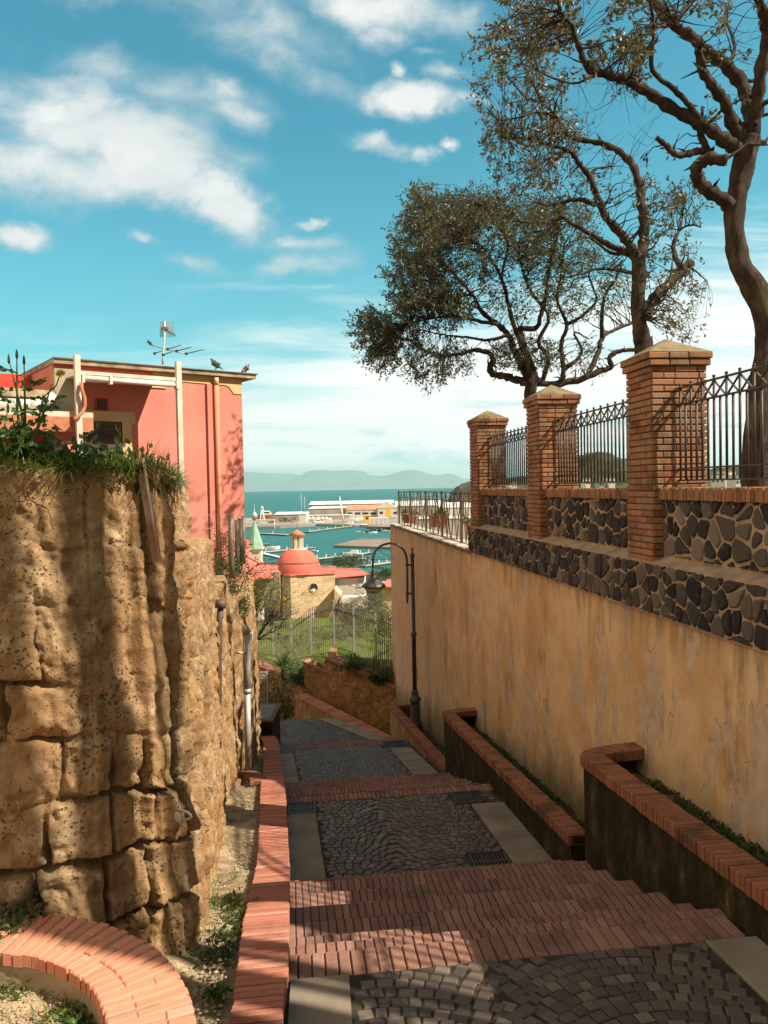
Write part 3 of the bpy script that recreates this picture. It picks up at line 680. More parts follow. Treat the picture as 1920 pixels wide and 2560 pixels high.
# ------------------------------------------------------------------ right side: walls
def clip_poly(poly, px, py, nx, ny):
    out = []
    for i in range(len(poly)):
        a = poly[i]; b = poly[(i+1) % len(poly)]
        da = (a[0]-px)*nx+(a[1]-py)*ny; db = (b[0]-px)*nx+(b[1]-py)*ny
        if da <= 0: out.append(a)
        if da*db < 0:
            k = da/(da-db); out.append((a[0]+(b[0]-a[0])*k, a[1]+(b[1]-a[1])*k))
    return out
def rubble(b, o, ax, az, nrm, L, zb, zt, cell=(.20, .26), seed=1, gap=.02, depth=.03, m=0, dark=0):
    """irregular stones on a plane: o origin, ax along, az up, nrm outward; zb/zt(x) limits"""
    rng = random.Random(seed); pts = []
    nx = int(L/cell[0])+3; zmin = min(zb(0), zb(L)); zmax = max(zt(0), zt(L)); nz = int((zmax-zmin)/cell[1])+3
    for i in range(-1, nx):
        for j in range(-1, nz):
            if rng.random() < .12: continue
            pts.append(((i+.5+rng.uniform(-.42, .42)+.5*(j % 2))*cell[0], zmin+(j+.5+rng.uniform(-.42, .42))*cell[1]))
    for (x, z) in pts:
        poly = [(x-.6, z-.6), (x+.6, z-.6), (x+.6, z+.6), (x-.6, z+.6)]
        g = gap*rng.uniform(.45, 1.2)
        for (x2, z2) in pts:
            if (x2, z2) == (x, z) or abs(x2-x) > .9 or abs(z2-z) > .9: continue
            dx, dz = x2-x, z2-z; l = math.hypot(dx, dz)
            poly = clip_poly(poly, x+dx/2-dx/l*g, z+dz/2-dz/l*g, dx/l, dz/l)
            if len(poly) < 3: break
        if len(poly) < 3: continue
        poly = clip_poly(poly, .012, 0, -1, 0); 
        if len(poly) >= 3: poly = clip_poly(poly, L-.012, 0, 1, 0)
        if len(poly) < 3: continue
        # top and bottom (sloping lines)
        sl = (zt(L)-zt(0))/L; nn = math.hypot(sl, 1); poly = clip_poly(poly, 0, zt(0)-.012, -sl/nn, 1/nn)
        if len(poly) < 3: continue
        sl = (zb(L)-zb(0))/L; nn = math.hypot(sl, 1); poly = clip_poly(poly, 0, zb(0)+.012, sl/nn, -1/nn)
        if len(poly) < 3: continue
        cx = sum(p[0] for p in poly)/len(poly); cz = sum(p[1] for p in poly)/len(poly)
        # round the outline: subdivide & jitter
        q = []
        for i in range(len(poly)):
            a = poly[i]; c = poly[(i+1) % len(poly)]
            for k in (.18, .5, .82):
                xx = a[0]+(c[0]-a[0])*k; zz = a[1]+(c[1]-a[1])*k
                q.append((xx+rng.uniform(-.006, .006), zz+rng.uniform(-.006, .006)))
        n = len(q); d = depth*rng.uniform(.5, 1.2)
        tip = (rng.uniform(-.006, .006), rng.uniform(-.006, .006))
        def W(p, k, h): return o+ax*(cx+(p[0]-cx)*k)+az*(cz+(p[1]-cz)*k)+nrm*h
        vs = [W(p, 1, -.01) for p in q]+[W(p, .98, d*.5) for p in q]+[W(p, .86, d*(1+rng.uniform(-.15, .15))) for p in q]+[W((cx, cz), 1, d*rng.uniform(1, 1.25))]
        fs = []
        for i in range(n):
            j = (i+1) % n; fs += [(i, j, j+n, i+n), (i+n, j+n, j+2*n, i+2*n), (i+2*n, j+2*n, 3*n)]
        r = rng.random()**1.3
        b.quadmesh(vs, fs, r, m)
WT = 3.75                                         # outer face of the right-hand wall, in path coordinates
PIL = [.27, 3.97, 7.67, 11.32, 15.2]
def plaster_wall():
    e = thing('retaining_wall', 'tall ochre and salmon plastered retaining wall with peeling patches along the right of the path', 'wall', P(15, WT, -6))
    # fine, gently uneven face
    ns, nz = 240, 50
    s = np.linspace(-3, 28.9, ns); k = np.linspace(0, 1, nz); S, Kk = np.meshgrid(s, k)
    zt = np.where(S < 15.5, -1.37, -1.37); zb = np.interp(S, [-3, 8, 20, 29], [-3.6, -5.3, -8.0, -9.9])
    Z = zb+(zt-zb)*Kk; T = WT+.015*vnoise(S*1.3, Z*1.6, 4, 4)*2-.10*np.clip((-.5-Kk*3)/1, 0, 1)
    T = T+np.clip(.0+(Z+1.37)*-.006, 0, 1)*-1
    X = U.x*S+V.x*T; Y = U.y*S+V.y*T
    gridmesh('wall', X, Y, Z, 'plaster', e, flipn=False)
    b = MB()       # body behind the face, and end face
    b.prism([P(-3, WT+.03, -10), P(28.86, WT+.03, -10), P(28.86, WT+.5, -10), P(-3, WT+.5, -10)], (0, 0, 8.55))
    b.prism([P(28.86, WT-.02, -1.37), P(28.9, WT-.02, -1.37), P(28.9, WT+.5, -1.37), P(28.86, WT+.5, -1.37)], (0, 0, -8.6))
    flip(b.build('core', 'plaster', e))
    # flared foot at the far corner
    b = MB(); b.prism([P(27.2, WT-.02, -9.9), P(28.95, WT-.05, -9.9), P(28.95, WT-.05, -7.4), P(28.2, WT-.03, -7.5)], -V*.02)
    vs = [P(27.4, 3.74, -9.9), P(29, 3.74, -9.9), P(29, 3.3, -9.9), P(27.4, 3.35, -9.9), P(28.3, 3.74, -7.55), P(28.95, 3.74, -7.5), P(28.95, 3.70, -7.6), P(28.3, 3.72, -7.6)]
    b = MB(); b.quadmesh(vs, [(0, 3, 2, 1), (4, 5, 6, 7), (0, 1, 5, 4), (1, 2, 6, 5), (2, 3, 7, 6), (3, 0, 4, 7)]); flip(b.build('buttress', 'plaster', e))
    # pale tiles laid on the far terrace edge
    b = MB(); s = 15.95
    b.prism([P(15.9, WT-.02, -1.42), P(28.9, WT-.02, -1.42), P(28.9, WT+.52, -1.36), P(15.9, WT+.52, -1.36)], (0, 0, .05), m=1)
    while s < 28.7:
        for (ta, tb, dz) in ((-.05, .20, 0), (.22, .50, .03)):
            L = random.uniform(.36, .44)
            b.brick(P(s+L/2+random.uniform(-.03, .03)+(.15 if tb > .3 else 0), WT+(ta+tb)/2, -1.325+dz+random.uniform(-.008, .008)), V, U, K, tb-ta-.012, L-.014, .035, .006, random.random(), 0, .003)
        s += .40
    b.build('coping', ['slab_pale', 'mortar'], e)
MAT['slab_pale'] = m_simple('slab_pale', (.42, .36, .28), (.62, .55, .45), 5, .85, .4, 40, .005)
plaster_wall()
def parapet():
    e = thing('parapet_wall', 'parapet of dark lava stones in pale mortar with a brick coping on top of the plastered wall', 'wall', P(8, WT, -1.2))
    s0, s1 = -3.0, 15.95
    b = MB()
    # lower plinth (flush with plaster, sloping ledge) and recessed upper panels
    b.prism([P(s0, WT-.03, -1.37), P(s1, WT-.03, -1.37), P(s1, WT+.55, -1.37), P(s0, WT+.55, -1.37)], (0, 0, .55))
    b.prism([P(s0, WT+.10, -.82), P(s1-.05, WT+.10, -.82), P(s1-.05, WT+.5, -.82), P(s0, WT+.5, -.82)], (0, 0, .64))
    # weathered sloping ledge
    b.quadmesh([P(s0, WT-.03, -.82), P(s1, WT-.03, -.82), P(s1, WT+.10, -.775), P(s0, WT+.10, -.775)], [(0, 1, 2, 3)])
    flip(b.build('wall', 'mortar_pale', e))
    L = s1-s0
    b = MB()
    rubble(b, P(s0, WT-.03, 0), U, K, -V, L, lambda x: -1.36, lambda x: -.83, (.15, .215), 3, .014, .024)
    b.build('plinth_stones', 'lava_stone', e)
    b = MB()
    rubble(b, P(s0, WT+.10, 0), U, K, -V, L-.05, lambda x: -.76, lambda x: -.17, (.165, .19), 5, .019, .024)
    b.build('panel_stones', 'lava_stone', e)
    # end face towards the terrace
    b = MB(); rubble(b, P(s1, WT-.02, 0), V, K, U, .5, lambda x: -1.36, lambda x: -.83, (.18, .24), 9, .02, .02); b.build('end_stones', 'lava_stone', e)
    # soldier bricks of the coping, standing on edge; one run between each pair of pillars
    b = MB(); s = s0
    while s < s1:
        wd = .062*random.uniform(.92, 1.1)
        if not any(p-.01 < s+wd/2 < p+.63 for p in PIL):
            b.brick(P(s+wd/2, WT+.245, -.115+random.uniform(-.004, .004)), U, V, K, wd-.009, .40+random.uniform(-.008, .008), .12, .007, random.random(), 0, .002)
        s += wd
    b.build('coping', 'brick_pillar', e)
parapet()
def pillar(s0, lab):
    e = thing('brick_pillar', lab, 'pillar', P(s0+.3, WT+.3, -.9), 'brick pillars of the parapet')
    w_, z0, z1 = .60, -.90, 1.20
    t0 = WT-.02
    b = MB(); b.obox(P(s0+w_/2, t0+w_/2, (z0+z1)/2), U, V, K, w_-.03, w_-.03, z1-z0); b.build('core', 'mortar', e)
    b = MB(); h = .068; z = z0; row = 0; rng = random.Random(int(s0*10))
    while z < z1-.02:
        for (o, ax, nr, L) in ((P(s0, t0, 0), U, -V, w_), (P(s0, t0, 0), V, -U, w_), (P(s0+w_, t0, 0), V, U, w_), (P(s0, t0+w_, 0), U, V, w_)):
            x = 0; first = True
            while x < L-.01:
                Lb = (.125 if (row % 2) else .25) if first else rng.choice([.25, .25, .125]); first = False
                Lb *= rng.uniform(.95, 1.05); Lb = min(Lb, L-x)
                if L-x-Lb < .06: Lb = L-x
                if rng.random() > .004:
                    d = .03; pr = rng.uniform(-.004, .001)
                    c = o+ax*(x+Lb/2)-nr*(d/2-pr-.004)+K*(z+h/2)
                    b.brick(c+ax*rng.uniform(-.002, .002), ax, K, nr, max(.02, Lb-.009), h-.011-rng.uniform(0, .004), d+.01, .006, rng.random(), 0, .001)
                x += Lb
        z += h; row += 1
    b.build('shaft', 'brick_pillar', e)
    # corbelled cap: two courses and a mortar pyramid
    b = MB()
    for (zz, ov) in ((z1+.005, .035), (z1+.075, .05)):
        W2 = w_+2*ov
        for (o, ax, nr) in ((P(s0-ov, t0-ov, 0), U, -V), (P(s0-ov, t0-ov, 0), V, -U), (P(s0+w_+ov, t0-ov, 0), V, U), (P(s0-ov, t0+w_+ov, 0), U, V)):
            x = 0
            while x < W2-.01:
                Lb = min(rng.uniform(.2, .27), W2-x)
                if W2-x-Lb < .07: Lb = W2-x
                b.brick(o+ax*(x+Lb/2)-nr*.055+K*(zz+.035), ax, K, nr, Lb-.008, .062, .11, .007, rng.random(), 0, .003)
                x += Lb
    hw = w_/2+.045; zc = z1+.146
    c = P(s0+w_/2, t0+w_/2, 0)
    vs = [c-U*hw-V*hw+K*zc, c+U*hw-V*hw+K*zc, c+U*hw+V*hw+K*zc, c-U*hw+V*hw+K*zc, c+K*(zc+.19)]
    b2 = MB(); b2.quadmesh(vs, [(0, 1, 4), (1, 2, 4), (2, 3, 4), (3, 0, 4), (0, 3, 2, 1)]); b2.obox(c+K*(z1+.07), U, V, K, w_-.02, w_-.02, .14)
    cp_ = b.build('cap', 'brick_pillar', e); flip(b2.build('cap_top', 'mossy_mortar', cp_))
    return e
MAT['mossy_mortar'] = m_simple('mossy_mortar', (.15, .115, .06), (.27, .21, .12), 5, .95, .6, 40, .01)
pillar(PIL[2], 'nearest and largest brick pillar of the parapet with a pyramid cap')
pillar(PIL[3], 'middle brick pillar of the three on the parapet')
pillar(PIL[4], 'farthest brick pillar, at the end of the parapet by the terrace railing')
pillar(PIL[1], 'brick pillar just outside the frame on the right'); pillar(PIL[0], 'brick pillar beside the viewer on the right')
def railing(s0, s1, lab, nm='iron_railing'):
    e = thing(nm, lab, 'railing', P((s0+s1)/2, WT+.25, 0), 'iron railings between the pillars')
    t = WT+.27; zb, zm, z1, z2 = .02, .14, .80, .97
    b = MB()
    for z in (zb, zm, z1, z2): b.bar(P(s0-.03, t, z), P(s1+.03, t, z), .032, .016)
    b.build('rail', 'iron', e)
    n = max(4, round((s1-s0)/.115)); n += n % 2
    for i in range(n+1):
        s = lerp(s0+.04, s1-.04, i/n); b = MB(); tall = i % 2 == 0
        b.tube([P(s, t, zb), P(s, t, z2+.035 if tall else z1)], .0125, 6)
        if tall: b.lathe(P(s, t, z2+.02), [(.006, 0), (.017, .008), (.017, .018), (.004, .026)], 6)
        b.build('baluster', 'iron', e)
    b = MB()
    for i in range(0, n, 2):
        a = lerp(s0+.04, s1-.04, i/n); c = lerp(s0+.04, s1-.04, (i+2)/n)
        b.bar(P(a, t-.006, z1), P(c, t-.006, z2), .018, .010); b.bar(P(a, t+.006, z2), P(c, t+.006, z1), .018, .010)
    b.build('cross_bars', 'iron', e)
railing(PIL[3]+.62, PIL[4], 'dark iron railing between the far and the middle brick pillars')
railing(PIL[2]+.62, PIL[3], 'dark iron railing between the middle and the nearest brick pillars')
railing(PIL[1]+.62, PIL[2], 'dark iron railing with crossed top bars right of the nearest brick pillar')
railing(PIL[0]+.62, PIL[1], 'dark iron railing beside the viewer outside the frame')
def terrace():
    b = MB(); b.prism([P(-8, WT+.45, -.95), P(15.9, WT+.45, -.95), P(15.9, 26, -.95), P(-8, 26, -.95)], (0, 0, -8)); struct(flip(b.build('garden_ground', 'soil')))
    b = MB(); b.prism([P(15.9, WT+.5, -1.36), P(28.9, WT+.5, -1.36), P(28.9, 12, -1.36), P(15.9, 12, -1.36)], (0, 0, -8)); struct(flip(b.build('terrace', 'slab')))
    # terrace railing with inverted V bars
    e = thing('terrace_railing', 'brown iron railing of V shaped bars on the pale tiled edge of the terrace', 'railing', P(22, WT+.22, -1.3))
    t = WT+.20; ss = [16.05, 17.7, 20.0, 22.4, 25.3, 28.0]; zb, z1, z2 = -1.20, -.34, -.14
    for k, s in enumerate(ss):
        b = MB(); b.bar(P(s, t, -1.30), P(s, t, z2+.03), .06, .045); b.build('post', 'iron_brown', e)
    b = MB()
    b.bar(P(ss[0], t, z2), P(ss[-1], t, z2), .05, .02); b.bar(P(ss[0], t, z1), P(ss[-1], t, z1), .025, .015)
    b.build('rail', 'iron_brown', e)
    for a, c in zip(ss, ss[1:]):
        for h in range(2):
            x0 = lerp(a, c, h/2); x1 = lerp(a, c, (h+1)/2); m_ = (x0+x1)/2
            b = MB()
            b.bar(P(x0+.05, t-.012, zb-.06), P(m_, t-.012, z2), .022, .012); b.bar(P(x1-.05, t-.012, zb-.06), P(m_, t-.012, z2), .022, .012)
            b.bar(P(x0+.05, t+.012, z2), P(m_, t+.012, zb-.06), .022, .012); b.bar(P(x1-.05, t+.012, z2), P(m_, t+.012, zb-.06), .022, .012)
            b.bar(P(m_, t, z1), P(m_, t, zb-.06), .012, .012)
            b.build('crossed_bars', 'iron_brown', e)
    # return railing at the far end of the terrace and low far wall of town beyond
    b = MB(); b.bar(P(28.0, t, z2), P(28.0, 11, z2), .05, .02); b.bar(P(28.0, t, z1), P(28.0, 11, z1), .025, .015)
    for i in range(24):
        tt = t+.3+i*.3; b.bar(P(28, tt, zb-.1), P(28, tt+(.15 if i % 2 else -.15), z2), .02, .012)
    b.build('far_rail', 'iron_brown', e)
MAT['iron_brown'] = m_simple('iron_brown', (.075, .05, .035), (.15, .10, .07), 6, .6, .3, 60, .002, .4, .1)
terrace()
def blade(b, p, d, L, wd, droop=.4, r=None, seg=3, fold=0):
    """curved leaf blade from p in direction d"""
    p = Vector(p); d = Vector(d).normalized(); side = d.cross(K)
    side = side.normalized() if side.length > .05 else Vector((math.cos(L*99), math.sin(L*99), 0))
    vs = []; fs = []
    for i in range(seg+1):
        k = i/seg; w2 = wd*(1-k**1.6)*.5+.0004
        q = p+d*L*k-K*(droop*L*k*k)
        vs += [q-side*w2, q+side*w2]
    for i in range(seg): fs.append((2*i, 2*i+1, 2*i+3, 2*i+2))
    b.quadmesh(vs, fs, r)
def leaf(b, p, d, L, wd, r=None):
    p = Vector(p); d = Vector(d).normalized(); s = d.cross(Vector((random.gauss(0, 1), random.gauss(0, 1), random.gauss(0, 1))))
    if s.length < 1e-4: return
    s.normalize(); n = s.cross(d)*.12*wd
    b.quadmesh([p, p+d*L*.45+s*wd*.5+n, p+d*L, p+d*L*.45-s*wd*.5+n], [(0, 1, 2, 3)], r)
def rdir(zmin=-1, zmax=1):
    a = random.uniform(0, 2*math.pi); z = random.uniform(zmin, zmax); q = math.sqrt(max(0, 1-z*z)); return Vector((q*math.cos(a), q*math.sin(a), z))
def bush(name, lab, cat, c, rad, n, leafsz, mat, group=None, stems=6, flat=1.0, shell=.55):
    e = thing(name, lab, cat, c, group); c = Vector(c); rad = Vector(rad)
    b = MB(); tips = []
    for i in range(stems):
        d = rdir(.15, 1); q = Vector((d.x*rad.x, d.y*rad.y, d.z*rad.z*1.6)); tips.append(q)
        b.tube([c, c+q*.5+rdir()*.05*rad.x, c+q*.95], [.012*rad.z+.004, .008*rad.z+.003, .003], 5)
    b.build('stem', 'bark', e)
    b = MB(); clumps = [(Vector((random.gauss(0, .42)*rad.x, random.gauss(0, .42)*rad.y, abs(random.gauss(.5, .5))*rad.z)), random.uniform(.18, .42)) for _ in range(max(5, n//60))]
    for i in range(n):
        cl, sz = random.choice(clumps); d = rdir()
        p = c+cl+Vector((d.x*rad.x, d.y*rad.y, d.z*rad.z))*sz*random.uniform(.3, 1)
        leaf(b, p, (d+rdir()*.9+K*.2), leafsz*random.uniform(.6, 1.3), leafsz*random.uniform(.35, .55), min(1, max(0, random.gauss(.5, .25))))
    b.build('foliage', mat, e); return e
def pot(px, py, Y, h, r, lab, plant, plab):
    # terracotta pot on the terrace edge
    p = PX(px, py, Y); e = thing('flower_pot', lab, 'flower pot', p, 'flower pots on the terrace')
    b = MB(); b.lathe(p, [(r*.62, 0), (r*.7, .02), (r*.92, h*.8), (r*1.08, h*.82), (r*1.1, h), (r*.95, h), (r*.9, h*.9)], 18); b.build('pot', 'terracotta', e)
    b = MB()
    if plant == 'spiky':
        for i in range(34):
            d = rdir(.35, 1); blade(b, p+K*h*.9, d, random.uniform(.25, .5), .035, random.uniform(.1, .5), random.random())
        b.build('plant', 'leaf_light', e)
    elif plant:
        for i in range(150):
            d = rdir(0, 1); leaf(b, p+K*h+d*random.uniform(.02, .2), d+rdir()*.6, .07, .035, random.random())
        b.build('plant', plant, e)
pot(1018, 1308, 26.6, .34, .18, 'terracotta pot at the far left end of the terrace railing', 'herb_dark', '')
pot(1035, 1309, 26.2, .28, .16, 'low terracotta pot beside the leftmost pot behind the railing', 'herb_dark', '')
pot(1089, 1318, 22.0, .34, .17, 'terracotta pot with a tall spiky plant in the middle of the terrace railing', 'spiky', '')
pot(1106, 1321, 21.3, .38, .18, 'bright terracotta pot leaning beside the spiky plant', 'leaf_light', '')
pot(1176, 1338, 17.0, .25, .10, 'small orange pot of yellow green leaves next to the end pillar', 'leaf_light', '')
# ------------------------------------------------------------------ planters along the foot of the wall
def planter(s_near, z_near, s_far, z_far, lab, face, zdrop, moss_n, sd=.30, cut_t=None, mat='brick_dark', bw=.25):
    e = thing('planter', lab, 'planter', P((s_near+s_far)/2, 3.3, min(z_near, z_far)-.5), 'brick topped planters along the wall')
    zf = lambda s: z_near+(z_far-z_near)*(s-s_near)/(s_far-s_near)
    R = .38; sc_ = s_far-R                       # centre of the rounded end
    # outline (outer edge) path: straight then quarter ellipse to the wall
    pts = []; n = int((sc_-s_near)/.5)+1
    for i in range(n+1): pts.append((lerp(s_near, sc_, i/n), 3.0, 0.0))
    for i in range(1, 11):
        a = i/10*math.pi/2; pts.append((sc_+R*math.sin(a), 3.0+(WT-3.0)*(1-math.cos(a)), a))
    b = MB(); vs = []; fs = []
    for (s, t, a) in pts:
        z = zf(min(s, s_far)); 
        vs += [P(s, t+.006, z-.008), P(s+.0, t+.02, z-zdrop(s)), P(s, t+.215, z-.008), P(s, t+.215, z-.7)]
    for i in range(len(pts)-1):
        q = i*4; fs += [(q, q+4, q+5, q+1), (q, q+2, q+6, q+4), (q+2, q+3, q+7, q+6)]
    b.quadmesh(vs, fs)
    z_ = zf(s_near); b.prism([P(s_near+.002, 3.03, z_-.015), P(s_near+.002, WT-.01, z_-.12), P(s_near+.002, WT-.01, z_-zdrop(s_near)), P(s_near+.002, 3.03, z_-zdrop(s_near))], U*.06)
    flip(b.build('wall', face, e))
    b = MB(); L = 0; s = s_near
    while s < sc_:
        wd = .064*random.uniform(.95, 1.06); f = (U+K*((z_far-z_near)/(s_far-s_near))).normalized()
        b.brick(P(s+wd/2, 3.0+bw/2-.02, zf(s)-.055), f, V, V.cross(f)*-1 if V.cross(f).z < 0 else V.cross(f), wd-.013, bw+random.uniform(-.006, .006), .11, .007, random.random(), 0, .002)
        s += wd
    nb = 16
    for i in range(nb):
        a = (i+.5)/nb*math.pi/2; s = sc_+(R-bw/2+.02)*math.sin(a); t = 3.0+.105+(WT-3.0-.105)*(1-math.cos(a))
        rad = (U*math.sin(a)-V*math.cos(a)).normalized(); tan = rad.cross(K)
        b.brick(P(s, t, zf(s)-.055), tan, rad, K, .056, bw, .11, .007, random.random(), 0, .002)
    b.build('coping', mat, e)
    # soil bed with its weeds
    b = MB(); n = 40
    vs = []; fs = []
    for i in range(n+1):
        s = lerp(s_near, s_far-.02, i/n); t1 = WT+.03
        t0 = 3.16 if s < sc_ else 3.16+(WT-3.2)*(1-math.cos(math.asin(min(1, (s-sc_)/R))))
        z = zf(s)
        for k in range(6):
            kk = k/5; vs.append(P(s, lerp(t0, t1, kk), z-sd*.7-sd*.3*kk+random.uniform(-.03, .03)))
    for i in range(n):
        for k in range(5): q = i*6+k; fs.append((q, q+6, q+7, q+1))
    b.quadmesh(vs, fs, sm=True); b.build('soil_bed', 'soil', e)
    b = MB()
    for i in range(moss_n):
        cs = random.uniform(s_near+.1, s_far-.5); ct = random.uniform(3.24, WT-.03)
        for j in range(14):
            s = cs+random.gauss(0, .05); t = min(WT, max(3.24, ct+random.gauss(0, .04))); kk = (t-3.16)/(WT-3.13)
            leaf(b, P(s, t, zf(s)-sd*.7-sd*.3*kk+random.uniform(0, .04)), rdir(.1, 1), random.uniform(.03, .07), .025, random.random())
    tag(b.build('weeds', 'herb_dark', None), kind='stuff')
planter(2.0, -2.48, 8.15, -2.87, 'nearest planter with a rounded end, terracotta brick coping and black mossy face', 'mossy', lambda s: interp(s, [(0, .8), (5, .9), (8, 1.6)]), 420)
planter(8.2, -3.88, 15.75, -4.60, 'middle planter with brick coping and a mossy face running down to the second landing', 'mossy', lambda s: interp(s, [(8, .9), (15, 1.6)]), 420, .40)
planter(15.3, -5.70, 24.5, -6.90, 'far planter with low brick coping at the foot of the lamp post', 'ochre_face', lambda s: interp(s, [(15, .6), (22, 1.3), (25, 1.9)]), 160, .40)
# ------------------------------------------------------------------ street lamp
def lamp():
    s, t = 21.33, 3.36; base = P(s, t, -6.80); Y = base.y
    e = thing('street_lamp', 'old iron street lamp with curved arm and bell shade beside the plastered wall', 'street lamp', base)
    b = MB(); prof = [(.20, 0), (.21, .05), (.19, .10), (.20, .16), (.17, .24), (.155, .30), (.14, .34), (.135, .75), (.12, .82), (.16, .86), (.165, .93), (.13, .97), (.10, 1.02), (.095, 1.10), (.10, 1.13), (.07, 1.17)]
    b.lathe(base, prof, 20); b.build('base', 'lamp_iron', e)
    b = MB(); prof = [(.062, 1.1), (.058, 2.7), (.075, 2.72), (.085, 2.76), (.075, 2.8), (.052, 2.84), (.048, 4.9), (.05, 4.95), (.07, 4.97), (.06, 5.03), (.03, 5.07), (.02, 5.12), (.035, 5.16), (.02, 5.2), (.003, 5.23)]
    prof = [(r, z*.985+.0) for r, z in prof]
    b.lathe(base, prof, 14); b.build('pole', 'lamp_iron', e)
    c = lambda x, y: PX(560+x/2.592, 1150+y/2.592, Y)
    arm = [(1188, 915), (1188, 860), (1188, 760), (1186, 660), (1175, 605), (1152, 570), (1118, 547), (1080, 540), (1042, 546), (1008, 562), (982, 590), (968, 625), (964, 665), (965, 700)]
    P_ = [c(*a) for a in arm]
    b = MB(); fine = []
    for i in range(len(P_)-1):
        for k in range(4): 
            q = [P_[max(i-1, 0)], P_[i], P_[i+1], P_[min(i+2, len(P_)-1)]]; u = k/4
            fine.append(.5*((2*q[1])+(q[2]-q[0])*u+(2*q[0]-5*q[1]+4*q[2]-q[3])*u*u+(-q[0]+3*q[1]-3*q[2]+q[3])*u**3))
    fine.append(P_[-1]); b.tube(fine, .032, 8)
    b.lathe(c(1188, 925), [(.005, -.03), (.03, 0), (.02, .04)], 8)
    b.build('arm', 'lamp_iron', e)
    b = MB()
    for (x, y) in ((1195, 680), (1198, 865)):
        q = c(x, y); b.bar(q-Vector((.09, 0, 0)), q+Vector((.09, 0, 0)), .06, .05)
    for pts in ([(1110, 640), (1040, 615), (990, 575)], [(1110, 648), (1060, 635), (975, 632)]):
        b.tube([c(*q) for q in pts], .006, 5)
    for k in range(9):
        u = k/8; q = c(lerp(1110, 1000, u), lerp(640, 585, u**1.2)); b.tube([q, q+Vector((random.uniform(-.04, .04), 0, .05))], .005, 4)
    b.build('scroll', 'lamp_iron', e)
    q = c(968, 700); b = MB(); D = .42
    prof = [(.02, .02), (.05, .0), (.055, -.05), (.085, -.09), (.09, -.22), (.13, -.34), (.22, -.46), (.34, -.56), (.42, -.64), (.425, -.67), (.38, -.70)]; prof = [(r*.80, z*.76) for r, z in prof]
    b.lathe(q, prof, 28); b.build('lamp_shade', 'lamp_iron', e)
    b = MB()
    b.lathe(q, [(r*.78, z*.77) for r, z in [(.33, -.68), (.34, -.72), (.31, -.80), (.24, -.87), (.14, -.91), (.01, -.925)]], 24); b.build('globe', 'glass_white', e)
lamp()
# ------------------------------------------------------------------ left side: tuff wall
def resample(pts, n):
    pts = np.array(pts, float); seg = np.r_[0, np.cumsum(np.linalg.norm(np.diff(pts, axis=0), axis=1))]
    q = np.linspace(0, seg[-1], n); return np.stack([np.interp(q, seg, pts[:, i]) for i in range(2)], 1), q
def smooth_poly(pts, it=3):
    pts = [np.array(p, float) for p in pts]
    for _ in range(it):
        o = [pts[0]]
        for a, c in zip(pts, pts[1:]): o += [a*.75+c*.25, a*.25+c*.75]
        o.append(pts[-1]); pts = o
    return np.array(pts)
def blocks(A, Z, seed, bw=.62, bh=.37):
    """distance to the nearest joint and a random per block, for rough coursed blocks"""
    wz = Z+.11*vnoise(A*1.3, Z*1.3, seed, 4)*2+.05*A; wa = A+.12*vnoise(A*1.5+9, Z*1.5, seed+3, 4)*2
    row = np.floor(wz/bh); ri = row.astype(np.int64); fz = wz/bh-row
    lo = (_h(ri, ri*0+1, 0, seed+40)-.5)*.3; hi = (_h(ri+1, ri*0+1, 0, seed+40)-.5)*.3      # uneven course heights
    rj = np.where(fz < lo, ri-1, np.where(fz > 1+hi, ri+1, ri)); dz = np.minimum(np.abs(fz-lo), np.abs(1+hi-fz))*bh
    off = _h(rj, rj*0, 0, seed+7)*5; ww = bw*(.7+.7*_h(rj, rj*0+3, 0, seed+8))
    ca = (wa+off)/ww; ci = np.floor(ca).astype(np.int64); fa = ca-ci
    jl = (_h(rj, ci, 0, seed)-.5)*.4; jr = (_h(rj, ci+1, 0, seed)-.5)*.4
    dx = np.minimum(np.abs(fa-jl), np.abs(1+jr-fa))*ww; idx = np.where(fa < jl, ci-1, np.where(fa > 1+jr, ci+1, ci))
    return np.minimum(dx, dz), _h(rj, idx, 0, seed+20), _h(rj, idx, 0, seed+31)
